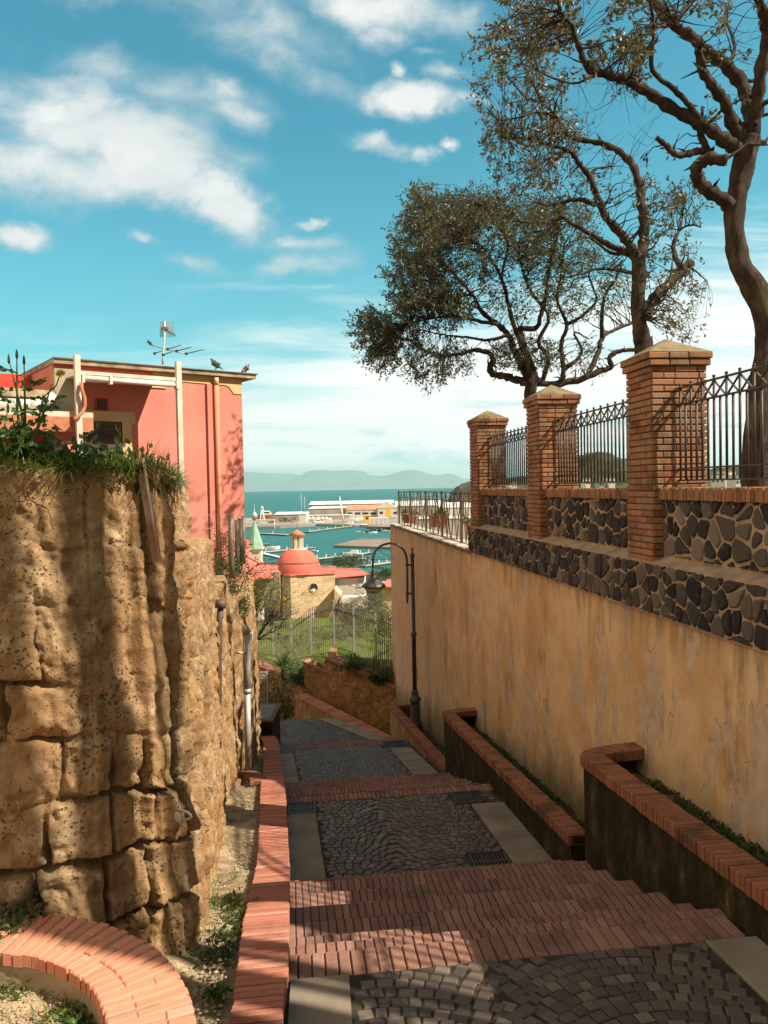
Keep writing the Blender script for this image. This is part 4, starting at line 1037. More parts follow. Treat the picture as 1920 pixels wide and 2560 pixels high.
def tuff_wall(name, lab, plan, zb, ztf, n, m, seed, batter=.05, joint=.05, amp=1.0, thick=.5, ridge=0, lowk=1.0):
    pl = smooth_poly(plan); pts, q = resample(pl, n)
    tan = np.gradient(pts, axis=0); tan /= np.linalg.norm(tan, axis=1)[:, None]
    nrm = np.stack([tan[:, 1], -tan[:, 0]], 1)           # outward = to the right of travel
    kk = np.linspace(0, 1, m)
    A = np.repeat(q[None, :], m, 0)
    zt = np.array([ztf(a) for a in q]); zbb = np.array([zb(a) for a in q]); zt = zt+.05*vnoise(q*2.2, q*0, seed, 3)*2
    Z = zbb[None, :]+(zt-zbb)[None, :]*kk[:, None]
    turn = np.clip((A-4.9)*.9, 0, 1) if len(plan) > 8 else np.ones_like(A); Aw = A+.9*turn*(A-4.9)*(len(plan) > 8); d, r1, r2 = blocks(Aw, Z, seed, .56, .40)
    lower = np.clip((-.7-Z)/2.0, 0, 1)*lowk                    # deeper erosion low down
    disp = (.03+.05*lower)*(r1-.5)*amp+.04*vnoise(A*1.2, Z*1.2, seed+1, 4)*2*amp+.09*vnoise(A*5, Z*5, seed+2, 5)*amp+.06*vnoise(A*13, Z*9, seed+4, 3)*amp-.05*np.clip(vnoise(A*2.6, Z*5.5, seed+17, 4)-.13, 0, 1)*4*amp
    d = d+.055*vnoise(A*7, Z*7, seed+6, 5); jd = np.clip(1-d/(.012+.024*lower+.012*r2), 0, 1)
    fill = np.clip((vnoise(A*1.6, Z*1.6, seed+5, 3)+.34-.50*lower)*5, 0, 1)      # mortar still filling the joints
    jd2 = jd*(1-.85*fill)
    disp -= joint*(1+1.3*lower)*jd2**.8
    # rounded worn block edges
    disp -= .010*lower*np.clip(1-d/.06, 0, 1)**2*(1-.7*fill)
    holes = np.clip(vnoise(A*9, Z*9, seed+9, 2)-.24, 0, 1)*.5; disp -= holes*.35
    groove = turn*np.maximum(np.clip(np.abs(vnoise(A*3.4, Z*.30, seed+13, 3))*-8+1, 0, 1), .7*np.clip(np.abs(vnoise(A*8, Z*.5, seed+15, 3))*-7+1, 0, 1)) if ridge else np.zeros_like(A)
    if ridge: disp += ridge*vnoise(A*4.5, Z*.5, seed+12, 4)*turn*(.5 if len(plan) < 8 else .6)-.095*turn*np.clip(np.abs(vnoise(A*3.4, Z*.30, seed+13, 3))*-8+1, 0, 1)-.04*turn*np.clip(np.abs(vnoise(A*8, Z*.5, seed+15, 3))*-7+1, 0, 1)
    lean = -batter*kk[:, None]*(zt-zbb)[None, :]
    off = disp+lean
    # rounded top edge
    topk = np.clip((Z-(zt[None, :]-.06))/.06, 0, 1); off -= .035*topk**2*.6
    X = pts[None, :, 0]+nrm[None, :, 0]*off; Y = pts[None, :, 1]+nrm[None, :, 1]*off
    # top surface rows going back
    rows = []
    for k in (.15, .5, 1):
        o2 = off[-1]-thick*k; rows.append((pts[:, 0]+nrm[:, 0]*o2, pts[:, 1]+nrm[:, 1]*o2, zt+.01*k+.03*vnoise(q*4, q*0+k*5, seed, 3)))
    X = np.vstack([X]+[r[0] for r in rows]); Y = np.vstack([Y]+[r[1] for r in rows]); Z2 = np.vstack([Z]+[r[2] for r in rows])
    crk = np.vstack([np.clip(jd2*1.2+groove**1.5*.8, 0, 1)]+[np.zeros((1, n))]*3)
    o = gridmesh(name, X, Y, Z2, 'tufa', None, crk)
    return o, pts, zt
def tXY(s, t): p = P(s, t, 0); return (p.x, p.y)
WOBJ = []
from mathutils.bvhtree import BVHTree
def wall_hit(px, py, i=0):
    me = WOBJ[i].data; t_ = BVHTree.FromPolygons([v.co[:] for v in me.vertices], [p.vertices[:] for p in me.polygons]); r_ = t_.ray_cast(Vector((0, 0, 0)), ray(px, py).normalized())
    return (r_[0], r_[1] if r_[1].dot(ray(px, py)) < 0 else -r_[1]) if r_[0] else (PX(px, py, 4.8), Vector((.5, -.8, 0)))
def left_walls():
    def seg(lab, plan, zb, zt, n, m, seed, **k):
        o, pts, z = tuff_wall('tuff_wall', lab, plan, zb, zt, n, m, seed, **k)
        WOBJ.append(o); return tag(o, lab, 'wall', 'lengths of the old tuff block wall')
    plan1 = [(-7, 3.9), (-5, 4.2), (-3.2, 4.40), (-2.5, 4.43), (-2.0, 4.46), (-1.66, 4.66), (-1.42, 4.88), (-1.24, 5.16), tXY(5.7, -.60), tXY(6.35, -.66)]
    seg('massive pitted tuff block wall with trunk shadows, tallest and nearest length on the left', plan1, lambda a: -3.35, lambda a: interp(a, [(0, .16), (5.7, .17), (6.3, .10), (6.8, -.02), (7.4, -.22)]), 620, 300, 4, batter=.035, thick=.6, ridge=.05)
    seg('second length of tuff wall, its top half a metre lower than the nearest one', [tXY(6.34, -.76), tXY(6.9, -.74), tXY(8, -.79), tXY(9.6, -.88), tXY(10.3, -.92)], lambda a: -4.6, lambda a: interp(a, [(0, -.50), (3.9, -.60)]), 200, 170, 14, batter=.02, ridge=.16, lowk=.15)
    seg('third length of tuff wall with a smooth eroded face beyond a dark slot', [tXY(10.25, -.95), tXY(11, -.93), tXY(12, -.93), tXY(13.1, -.95)], lambda a: -5.5, lambda a: interp(a, [(0, -1.36), (2.8, -1.40)]), 110, 150, 24, batter=.01, joint=.03, ridge=.12, lowk=.15)
    seg('fourth, farthest length of tuff wall behind the grey drainpipe', [tXY(13.0, -1.0), tXY(14.5, -.93), tXY(16.5, -.88), tXY(18.5, -.86), tXY(22.0, -.95)], lambda a: -8.0, lambda a: interp(a, [(0, -2.0), (2.0, -1.9), (4, -2.6), (5.5, -2.1), (9, -2.6)]), 200, 130, 34, batter=.0, joint=.04, ridge=.16, lowk=.15)
    # garden ground above the wall
    b = MB()
    pl = [(-1.62, 5.3), tXY(6.35, -1.0), tXY(6.35, -6), tXY(6.35, -14), (-14, 4.6), (-7, 4.2), (-5, 4.45), (-3.2, 4.64), (-2.3, 4.68), (-1.9, 4.85)]
    b.prism([Vector((x, y, .09)) for x, y in pl], (0, 0, -3.5))
    b.prism([P(6.35, -1.0, -.62), P(10.3, -1.15, -.68), P(10.3, -14, -.3), P(6.35, -14, -.1)], (0, 0, -4))
    b.prism([P(10.3, -1.2, -1.42), P(13.1, -1.2, -1.45), P(13.1, -14, -.8), P(10.3, -14, -.8)], (0, 0, -4))
    b.prism([P(13.1, -1.2, -2.1), P(22.0, -1.2, -2.4), P(22, -14, -1.9), P(13.1, -14, -1.6)], (0, 0, -7))
    struct(flip(b.build('garden_ground', 'soil')))
    # kerb along the left side of the path, with bricks across it
    e = thing('brick_kerb', 'low brick topped kerb running down the left side of the path', 'kerb', P(10, -.23, -4.5))
    KZ = [(1.5, -2.52), (3.5, -2.72), (4.8, -2.90), (5.4, -3.02), (7.8, -3.80), (9.0, -4.16), (11.6, -4.46), (13, -4.78), (15, -5.50), (20, -6.45), (21.6, -6.75)]
    def KT(s): return -.08-.035*math.sin(max(0, s-5)*.5)*0
    b = MB(); s = 1.5
    while s < 21.3:
        wd = .068*random.uniform(.95, 1.05); z = interp(s, KZ); z2 = interp(s+.1, KZ); f = (U+K*(z2-z)*10).normalized(); nz = V.cross(f); nz = nz if nz.z > 0 else -nz
        off = 0 if s < 19.8 else -.04*(s-19.8)**2
        kw = KR(s)-KL(s); c = P(s+wd/2, (KR(s)+KL(s))/2+off, z-.035); 
        b.brick(c-V*.0, f, V, nz, wd-.017, kw+random.uniform(-.008, .008), .07, .008, random.random(), 0, .003)
        s += wd
    b.build('coping', 'brick_cap', e)
    b = MB(); n = 60; vs = []; fs = []
    for i in range(n+1):
        s = lerp(1.5, 21.3, i/n); z = interp(s, KZ)-.05; off = 0 if s < 19.8 else -.04*(s-19.8)**2
        for t, zz in ((KL(s)+.02, z-.8), (KL(s)+.02, z+.042), (KR(s)-.008, z+.042), (KR(s)-.008, z-.8)): vs.append(P(s, t+off, zz))
    for i in range(n):
        for k in range(3): q = i*4+k; fs.append((q, q+1, q+5, q+4))
    b.quadmesh(vs, fs); flip(b.build('wall', 'mortar_dark', e))
    # small rounded brick corner between kerb and wall, and its far twin by the stone block
    for s0, R, lab in ((12.75, .46, 'fan of kerb bricks curving into the tuff wall beside the drainpipe'),):
        b = MB()
        for i in range(13):
            a = (i+.5)/13*math.pi/2; ctr = P(s0-.05, -1.10, 0)
            rad = (V*math.cos(a)+U*math.sin(a)*.75).normalized(); tanv = K.cross(rad)
            b.brick(ctr+rad*.50+K*(interp(s0, KZ)-.02), tanv, rad, K, .062, .26, .07, .007, random.random(), 0, .003)
        tag(b.build('brick_edging', 'brick_dark'), lab, 'edging')
    # strip of sandy soil between kerb and wall
    n = 130; m = 16; S, Kk = np.meshgrid(np.linspace(2.6, 21.4, n), np.linspace(0, 1, m)); T = -1.35+(1.35+np.interp(S, [k[0] for k in KLp], [k[1] for k in KLp])+.04)*Kk
    Z = np.interp(S, [k[0] for k in KZ], [k[1] for k in KZ])-.10+vnoise(S*2.2, T*2.2, 8, 5)*.12+.10*(1-Kk)**2-np.clip(4.4-S, 0, 1)*.1
    Z = np.where(S > 12.9, Z-.06, Z)
    struct(gridmesh('soil_strip', U.x*S+V.x*T, U.y*S+V.y*T, Z, 'sand', flipn=True))
    # curved brick edging in the foreground
    e = thing('curved_planter', 'curved wall of sunlit orange bricks on edge around a gravel bed in the foreground', 'planter', Vector((-1.6, 3.2, -2.6)))
    outer = [(-2.9, 4.36), (-2.5, 4.44), (-2.14, 4.42), (-1.80, 4.38), (-1.50, 4.25), (-1.20, 4.02), (-.98, 3.70), (-.87, 3.40), (-.84, 3.0), (-.84, 2.4)]
    pl = smooth_poly(outer, 3); L = np.linalg.norm(np.diff(pl, axis=0), axis=1).sum(); nb = int(L/.076)
    pts, q = resample(pl, nb); tan = np.gradient(pts, axis=0)
    b = MB(); core = MB()
    zc = -2.40
    for i in range(nb):
        tx = Vector((tan[i][0], tan[i][1], 0)).normalized(); nr = Vector((tx.y, -tx.x, 0)); nr = -nr     # towards the outside
        # slight skew of each brick, as laid by hand
        sk = random.uniform(-.05, .05); ax = (tx+nr*sk).normalized(); ay = Vector((-ax.y, ax.x, 0))
        o = Vector((pts[i][0], pts[i][1], zc+random.uniform(-.004, .004))); inn = -nr if False else nr
        split = random.choice([.25, .125, .25])
        wI = .0
        # inward direction is to the left-bottom (towards the bed)
        inward = Vector((tx.y, -tx.x, 0))
        c1 = o+inward*(split/2); c2 = o+inward*(split+(.385-split)/2)
        wb = .058
        b.brick(c1-K*.035, ax, ay, K, wb-(0 if split < .2 else .008), split-.003, .07, .007, random.random(), 0, .002)
        b.brick(c2-K*.035, ax, ay, K, wb-(.008 if split < .2 else .018), .385-split-.003, .07, .007, random.random(), 0, .002)
    b.build('coping', 'brick_orange', e)
    inn = []
    for i in range(nb):
        tx = Vector((tan[i][0], tan[i][1], 0)).normalized(); inward = Vector((tx.y, -tx.x, 0)); inn.append((Vector((*pts[i], 0))+inward*.015, Vector((*pts[i], 0))+inward*.37))
    vs = []; fs = []
    for a, c in inn: vs += [a+K*(zc-.009), c+K*(zc-.009), c+K*(zc-.6), a+K*(zc-.9)]
    for i in range(nb-1):
        for k in range(4): q_ = i*4; fs.append((q_+k, q_+4+k, q_+4+(k+1) % 4, q_+(k+1) % 4))
    core.quadmesh(vs, fs); flip(core.build('wall', 'mortar_pale', e))
    # gravel bed inside
    n = 90; X, Y = np.meshgrid(np.linspace(-3.4, -.9, n), np.linspace(1.8, 4.35, n))
    Z = -2.60+vnoise(X*3, Y*3, 2, 5)*.10; Z = np.where(X > np.interp(Y, [2, 3.4, 3.7, 4.0, 4.25, 4.4, 4.5], [-1.0, -1.05, -1.15, -1.4, -1.75, -2.2, -9]), -3.5, Z)
    struct(gridmesh('gravel_bed', X, Y, Z, 'sand'))
    b = MB(); ctrs = [c for a, c in inn]
    for i in range(2600):
        x = random.uniform(-2.6, -1.2); y = random.uniform(2.9, 4.1); r = random.uniform(.004, .016)
        zz = -2.60+float(vnoise(np.array([x*3.0]), np.array([y*3.0]), 2, 5)[0])*.10
        d = [rdir() for _ in range(6)]
        c = Vector((x, y, zz+r*.4)); vs = [c+Vector((r, 0, 0)), c+Vector((0, r*.8, 0)), c+Vector((-r, 0, 0)), c+Vector((0, -r*.8, 0)), c+K*r*.7+rdir()*r*.3, c-K*r*.5]
        b.quadmesh(vs, [(0, 1, 4), (1, 2, 4), (2, 3, 4), (3, 0, 4), (1, 0, 5), (2, 1, 5), (3, 2, 5), (0, 3, 5)], random.random())
    tag(b.build('gravel', 'pebble'), kind='stuff')
    # pebbles & debris on the strip
    b = MB()
    for i in range(4200):
        s = random.uniform(3.4, 12.5); t = random.uniform(-1.0, -.42); r = random.uniform(.004, .02)**1.0
        z = interp(s, KZ)-.095
        c = P(s, t, z+random.uniform(-.01, .02))
        vs = [c+Vector((r, 0, 0)), c+Vector((0, r*.8, 0)), c+Vector((-r, 0, 0)), c+Vector((0, -r*.8, 0)), c+K*r*.7, c-K*r*.5]
        b.quadmesh(vs, [(0, 1, 4), (1, 2, 4), (2, 3, 4), (3, 0, 4), (1, 0, 5), (2, 1, 5), (3, 2, 5), (0, 3, 5)], random.random())
    tag(b.build('pebbles', 'pebble'), kind='stuff')
    # weeds and grass tufts at the wall foot
    def tuft(c, n, L, mat, lab, spread=.10, herb=0, nm='grass_tuft', cat='grass tuft'):
        b = MB(); c = Vector(c)
        for i in range(n):
            p = c+Vector((random.gauss(0, spread), random.gauss(0, spread), 0)); blade(b, p, rdir(.25, 1), L*random.uniform(.5, 1.2), .008, random.uniform(.1, .8), min(1, max(0, random.gauss(.55, .3))))
        for i in range(herb):
            p = c+Vector((random.gauss(0, spread*1.2), random.gauss(0, spread*1.2), random.uniform(.0, .06))); leaf(b, p, rdir(-.1, .8), .045, .03, random.random())
        tag(b.build(nm, mat), kind='stuff')
    g = lambda s, t: P(s, t, interp(s, KZ)-.09)
    tuft(g(6.55, -.62), 220, .16, 'grass', 'bright green grass tuft on the sand beside the middle of the kerb', .11, 60)
    tuft(g(6.0, -.50), 120, .10, 'grass', 'low clump of grass just below the bright green tuft', .12, 80)
    tuft(g(7.7, -.65), 90, .10, 'grass', 'thin dry grass higher on the sandy strip', .14, 10)
    tuft(g(5.15, -.52), 110, .10, 'herb_dark', 'shaded weeds at the lower corner of the tuff wall', .10, 120)
    tuft(g(5.45, -.45), 60, .09, 'herb_dark', 'dark weeds against the kerb in shade', .08, 90)
    tuft(g(4.55, -.50), 12, .05, 'herb', 'small bright clover plant at the bottom beside the kerb', .03, 70)
    tuft(g(12.7, -.62), 60, .10, 'herb_dark', 'weeds in the brick fan beside the drainpipe', .10, 60)
    tuft(Vector((-1.62, 3.86, -2.60)), 90, .22, 'grass', 'straggly grass at the inner edge of the curved brick wall', .07, 30)
    tuft(Vector((-2.02, 4.02, -2.60)), 60, .2, 'grass', 'leaning grass on the inner left of the curved brick wall', .06, 10)
    tuft(Vector((-1.50, 3.72, -2.60)), 10, .05, 'herb', 'small clover clump in the gravel inside the curved wall', .05, 90)
    tuft(Vector((-2.16, 4.30, -2.40)), 30, .12, 'herb_dark', 'leafy weeds growing over the left end of the curved bricks', .08, 160)
    # iron mooring ring in the wall
    p, nr = wall_hit(448, 2036); e = thing('iron_ring', 'bent iron ring set in a patch of mortar on the tuff wall', 'ring', p)
    b = MB(); pts = []; ex = Vector((1, 0, 0))
    for i in range(15):
        a = math.pi*1.15*i/14-.25; pts.append(p-ex*.01+Vector((.095*math.sin(a), -.035*math.sin(a), .032*math.cos(a))))
    b.tube(pts, .0095, 8); b.build('ring', 'rust', e)
    b = MB(); vs = [p+nr*.03]; N = 14
    for k, hh in ((.4, .028), (.8, .012), (1.1, -.02)):
        for i in range(N):
            a = i/N*6.283; q = k*(1+.25*math.sin(a*3+1)); vs.append(p+K*(.06*q*math.sin(a)-.02)+nr.cross(K).normalized()*.024*q*math.cos(a)+nr*hh)
    fs = [(0, 1+i, 1+(i+1) % N) for i in range(N)]+[(1+r_*N+i, 1+(r_+1)*N+i, 1+(r_+1)*N+(i+1) % N, 1+r_*N+(i+1) % N) for r_ in range(2) for i in range(N)]
    b.quadmesh(vs, fs, sm=True); b.build('mortar_patch', 'slab_pale', e)
    # rusty angle iron leaning on the wall
    c, _ = wall_hit(396, 1395); c = c+Vector((0, -.03, -.02)); a, _ = wall_hit(356, 1190); a = PX(350, 1146, a.y-.05)
    b = MB(); d = (c-a).normalized(); sx = d.cross(Vector((0, -1, 0))).normalized(); fy = sx.cross(d)
    b.obox((a+c)/2, sx, fy, d, .055, .008, (c-a).length); b.obox((a+c)/2-sx*.027+fy*.02, sx, fy, d, .007, .045, (c-a).length)
    tag(b.build('angle_iron', 'rust'), 'long rusty angle iron leaning in a crack of the tuff wall', 'metal bar')
    # grey drainpipe with clamps
    top = PX(616, 1572, 13.15); bot = PX(621, 1921, 13.05)
    e = thing('drainpipe', 'grey metal drainpipe standing against the far tuff wall', 'drainpipe', bot)
    b = MB(); b.tube([bot, lerp(bot, top, .55)], .055, 14); b.tube([lerp(bot, top, .55), lerp(bot, top, .97)], .062, 14); b.tube([lerp(bot, top, .54), lerp(bot, top, .57)], .07, 14)
    b.build('pipe', 'steel', e)
    b = MB(); b.tube([lerp(bot, top, .97), top+Vector((-.02, 0, .05))], [.075, .05], 12); b.build('collar', 'steel', e)
    b = MB(); q = PX(628, 1593, 13.2); b.obox(q, Vector((1, 0, 0)), Vector((0, 1, 0)), K, .05, .1, .14); b.tube([PX(590, 1632, 13.0), PX(603, 1632, 12.9), PX(612, 1634, 13.1)], .022, 8); b.build('bracket', 'white_paint', e)
    # old downpipe in the slot
    b = MB(); b.tube([PX(552, 1512, 10.2), PX(548, 1560, 10.2), PX(547, 1700, 10.15), PX(546, 1900, 10.1)], .04, 10); b.tube([PX(552, 1500, 10.2), PX(551, 1520, 10.2)], .07, 10)
    tag(b.build('rusty_pipe', 'iron_brown'), 'thin rusty pipe in the dark slot between two lengths of tuff wall', 'pipe')
    return KZ
MAT['brick_orange'] = m_brick('brick_orange', [(.60, .20, .115), (.68, .26, .16), (.64, .23, .14), (.72, .31, .21)], dirt=(.34, .25, .15), dirt_amt=.5)
KZ = left_walls()
def top_plants():
    # grass fringe along the top of the tall tuff wall
    b = MB()
    pl = smooth_poly([(-3.2, 4.60), (-2.3, 4.62), (-1.95, 4.72), (-1.62, 4.98), (-1.44, 5.4), tXY(6.2, -.92)], 2); pts, q = resample(pl, 200)
    for i in range(15000):
        k = random.randrange(200); dpt = abs(random.gauss(0, .28)); x = pts[k][0]-dpt*(.35 if pts[k][0] < -1.7 else .8)+random.gauss(0, .03); y = pts[k][1]+dpt*(.9 if pts[k][0] < -1.7 else .3)-.06
        if pts[k][0] > -1.50: dpt *= .5
        dens = float(vnoise(np.array([x*2.6]), np.array([y*1.3]), 4, 3)[0])
        if random.random() > .75+dens*2: continue
        zz = .13 if pts[k][1] < 5.2 else .05
        L = random.uniform(.14, .34)*(1+dens*1.3)*(1 if x < -1.5 else .75)
        blade(b, (x, y, zz), rdir(.15, 1)+Vector((.15, -.25, .3)), L, .0085, random.uniform(.2, .9), min(1, max(0, random.gauss(.45, .28))), 3)
    tag(b.build('wall_top_grass', 'grass'), kind='stuff')
    # hanging dry rootlets
    b = MB()
    for i in range(9):
        px = random.uniform(60, 330); py = random.uniform(1165, 1220); p = wall_hit(px, py+12)[0]+Vector((.0, -.015, 0)); pts = [p]
        for k in range(4): p = p+Vector((random.uniform(-.09, .09), 0, random.uniform(-.08, .0))); dq = ray(0, 0)*0; p = Vector((p.x, p.y, p.z)); pts.append(p)
        b.tube(pts, .0022, 4)
    tag(b.build('dry_roots', 'bark'), kind='stuff')
    # tall sow thistle with yellow flower
    def thistle(lab, px, py, Y, top, spread, flowers):
        base = PX(px, py, Y); e = thing('sow_thistle', lab, 'plant', base)
        tips = [PX(a, c, Y) for a, c in top]
        b = MB(); lf = MB()
        for t in tips:
            mid = (base+t)/2+Vector((random.uniform(-.03, .03), random.uniform(-.04, .04), -.02)); b.tube([base, mid, t], [.011, .008, .003], 6)
            for i in range(6):
                k = random.uniform(.15, .85); q = base.lerp(t, k); d = rdir(-.3, .5)
                for j in range(5):
                    dd = (d+Vector((0, 0, -.35*j/4))).normalized(); q2 = q+d*.03*j
                    leaf(lf, q2, (dd+rdir()*.5), .055*random.uniform(.7, 1.2), .032, random.random())
        b.build('stem', 'herb', e); lf.build('leaves', 'herb', e)
        if flowers:
            b = MB(); g = MB()
            for (a, c) in flowers:
                q = PX(a, c, Y); 
                for i in range(26):
                    a_ = i/26*6.283; leaf(b, q, Vector((math.cos(a_), -.3, math.sin(a_)*.5+.15)), .035, .010, random.random())
            b.build('flower', 'petal', e)
        b = MB()
        for t in tips[:3]: b.lathe(t, [(.004, -.03), (.009, -.015), (.007, .012), (.002, .03)], 7)
        b.build('bud', 'herb_dark', e)
    thistle('tall leafy sow thistle with dark buds and a yellow flower on top of the wall', 62, 1150, 4.75, [(42, 885), (22, 897), (60, 900), (108, 985), (130, 960), (30, 1040), (10, 1060), (95, 1060)], .3, [(153, 935)])
    thistle('lower sow thistle with broad lobed leaves at the left edge of the frame', 18, 1150, 4.7, [(-15, 1030), (20, 1020), (45, 1060), (-20, 1080), (60, 1100)], .3, [])
    b = MB(); p = PX(140, 965, 4.75); q = PX(150, 938, 4.75); s = PX(100, 1000, 4.75); b.tube([s, p, q], .004, 5); tag(b.build('flower_stalk', 'herb'), 'thin stalk carrying the yellow flower', 'flower stalk')
    e = thing('leafy_clump', 'dark broad leaved clump behind the grass on top of the wall', 'plant', Vector((-2.0, 4.95, .1)))
    b = MB()
    for i in range(420):
        c = random.choice([(-2.35, 4.85, .22), (-2.05, 4.9, .20), (-1.75, 5.0, .18)]); leaf(b, Vector(c)+Vector((random.gauss(0, .16), random.gauss(0, .1), abs(random.gauss(0, .07)))), rdir(-.2, 1), .07, .035, random.random())
    b.build('foliage', 'herb_dark', e)
top_plants()
# ------------------------------------------------------------------ pink house
HC = Vector((-3.25, 18.2, 0)); HE = Vector((.79, .61, 0)).normalized(); HN = Vector((HE.y, -HE.x, 0))
def F(x, y, off=0):
    """crop coordinates of the house study -> point on the house front, moved off metres outwards"""
    d = ray(x/2.592, 780+y/2.592); return d*((HC+HN*off).dot(HN)/d.dot(HN))
def fk(p): return (p-HC).dot(HE), p.z
def H(k, z, off=0): return HC+HE*k+K*z+HN*off
def house():
    e = thing('pink_house', 'pink rendered house with a flat overhanging roof and brown door behind the tuff wall', 'house', H(-3, -1.5))
    def panel(name, pts, mat, off, th=.03, base=None):
        """flat polygon in (k,z) pushed out from the wall"""
        b = MB(); b.prism([H(k, z, off) for k, z in pts], HN*(-th)); return flip(b.build(name, mat, base or e))
    kz = lambda x, y: fk(F(x, y))
    kl = kz(340, 300)[0]; ztop = 2.60
    def zat(x, y, off): d = ray(x/2.592, 780+y/2.592); p = d*((HC+HN*off).dot(HN)/d.dot(HN)); return p.z, (p-HC).dot(HE)
    ov = .15; z1, _ = zat(1600, 405, ov); z2, _ = zat(340, 283, ov); zr = (z1+z2)/2
    # main block: front, right flank, back
    b = MB(); b.prism([H(kl, -3), H(0, -3), H(0, -3, -7), H(kl, -3, -7)], (0, 0, 3+zr-.12)); flip(b.build('wall', 'pink', e))
    b = MB(); b.prism([H(kl-.02, zr-.11, ov), H(.30, zr-.11, ov), H(.30, zr-.11, -7.2), H(kl-.02, zr-.11, -7.2)], (0, 0, .09)); flip(b.build('roof', 'fascia', e))
    b = MB(); b.prism([H(kl-.02, zr-.02, ov+.03), H(.33, zr-.02, ov+.03), H(.33, zr-.02, -7.2), H(kl-.02, zr-.02, -7.2)], (0, 0, .025)); flip(b.build('roof_felt', 'iron_brown', e))
    # yellow frieze with curved corner, and the red band to its left
    a = kz(990, 420)[0]; zf0 = kz(1180, 450)[1]
    rk = kz(1500, 470)[0]; zc = kz(1580, 535)[1]
    pts = [(a, zf0), (rk-.16, zf0-.02), (rk-.06, zf0-.06), (rk, zf0-.15), (rk+.02, zc+.05), (rk+.03, zc), (-.004, zc), (-.004, zr-.115), (a, zr-.115)]
    panel('frieze', pts, 'cream', .02)
    panel('red_band', [(kl+.01, zf0+.12), (a-.01, zf0+.12), (a-.01, zr-.115), (kl+.01, zr-.115)], 'red', .045)
    # short cream strip under the awning, corner strip
    p0 = kz(965, 480); p1 = kz(1075, 470); panel('strip', [(p0[0], p0[1]-.03), (p1[0], p0[1]-.03), (p1[0], p0[1]+.06), (p0[0], p0[1]+.06)], 'cream', .03)
    # door with its cream surround
    dl = kz(530, 700)[0]; dr = kz(786, 700)[0]; sr_ = kz(848, 700)[0]; dt = kz(700, 710)[1]; stp = kz(700, 645)[1]; se = kz(872, 700)[0]
    panel('door_surround', [(dr, -2.2), (sr_, -2.2), (sr_, dt-.05), (se, dt-.05), (se, stp), (dl-.3, stp), (dl-.3, dt), (dr, dt)], 'cream', .05, .05)
    dw = MB(); dw.prism([H(dl, -2.2, .02), H(dr, -2.2, .02), H(dr, dt, .02), H(dl, dt, .02)], HN*-.02); do = flip(dw.build('door', 'door', e))
    b = MB(); c0 = (dl+dr)/2
    for (k0, k1, zz0, zz1) in ((dl+.02, dl+.09, -2.1, dt-.02), (dr-.09, dr-.02, -2.1, dt-.02), (dl+.09, dr-.09, dt-.09, dt-.02)):
        b.prism([H(k0, zz0, .05), H(k1, zz0, .05), H(k1, zz1, .05), H(k0, zz1, .05)], HN*-.03)
    arc = [H(c0+.30*math.cos(a), dt-.45+.20*math.sin(a), .035) for a in np.linspace(0, math.pi, 12)]; b.tube([H(c0+.3, -2, .035)]+arc+[H(c0-.3, -2, .035)], .018, 6)
    b.build('door_frame', 'door', do)
    # little square vent
    q = kz(655, 600); b = MB()
    s_ = .13
    for (x0, x1, y0, y1) in ((-s_, s_, s_-.02, s_), (-s_, s_, -s_, -s_+.02), (-s_, -s_+.02, -s_, s_), (s_-.02, s_, -s_, s_)):
        b.prism([H(q[0]+x0, q[1]+y0, .06), H(q[0]+x1, q[1]+y0, .06), H(q[0]+x1, q[1]+y1, .06), H(q[0]+x0, q[1]+y1, .06)], HN*-.06)
    b.prism([H(q[0]-s_, q[1]-s_, .02), H(q[0]+s_, q[1]-s_, .02), H(q[0]+s_, q[1]+s_, .02), H(q[0]-s_, q[1]+s_, .02)], HN*-.02, m=1)
    b.build('vent', ['red', 'door'], e)
    # downpipe in the same pink, from gutter to the ground
    k = kz(1390, 500)[0]; b = MB(); b.tube([H(k, zr-.15, .10), H(k, zf0-.05, .10)], .055, 14, m=1); b.tube([H(k, zf0-.05, .10), H(k, -2.4, .10)], .055, 14, m=0)
    b.build('downpipe', ['orange_pipe', 'cream'], e)
    # rib on the wall next to it
    k2 = kz(1362, 500)[0]; panel('rib', [(k2-.10, -2.4), (k2+.10, -2.4), (k2+.10, zf0-.02), (k2-.10, zf0-.02)], 'pink', .06, .06)
    # left wing: set back red wall and terrace in front of it
    b = MB(); b.prism([H(kl-9, -3, -1.7), H(kl+.05, -3, -1.7), H(kl+.05, -3, -7), H(kl-9, -3, -7)], (0, 0, 3+zr-.12)); flip(b.build('side_wall', 'red', e))
    zt = kz(200, 505)[1]
    b = MB(); b.prism([H(kl-9, zt-.16, .12), H(kl+.02, zt-.16, .12), H(kl+.02, zt-.16, -1.8), H(kl-9, zt-.16, -1.8)], (0, 0, .16)); flip(b.build('terrace_slab', 'fascia', e))
    zb_ = kz(200, 665)[1]
    b = MB(); b.prism([H(kl-9, zt-.9, -.02), H(kl+.02, zt-.9, -.02), H(kl+.02, zt-.9, -1.8), H(kl-9, zt-.9, -1.8)], (0, 0, .74)); flip(b.build('parapet', 'concrete', e))
    b = MB(); b.prism([H(kl-9, zb_-.10, .9), H(dl-.05, zb_-.10, .9), H(dl-.05, zb_-.10, -.5), H(kl-9, zb_-.10, -.5)], (0, 0, .10)); flip(b.build('porch_roof', 'white_paint', e))
    b = MB(); b.prism([H(kl-9, -3, -.05), H(kl, -3, -.05), H(kl, -3, -1.8), H(kl-9, -3, -1.8)], (0, 0, 3+zb_-.1)); flip(b.build('lower_wall', 'red', e))
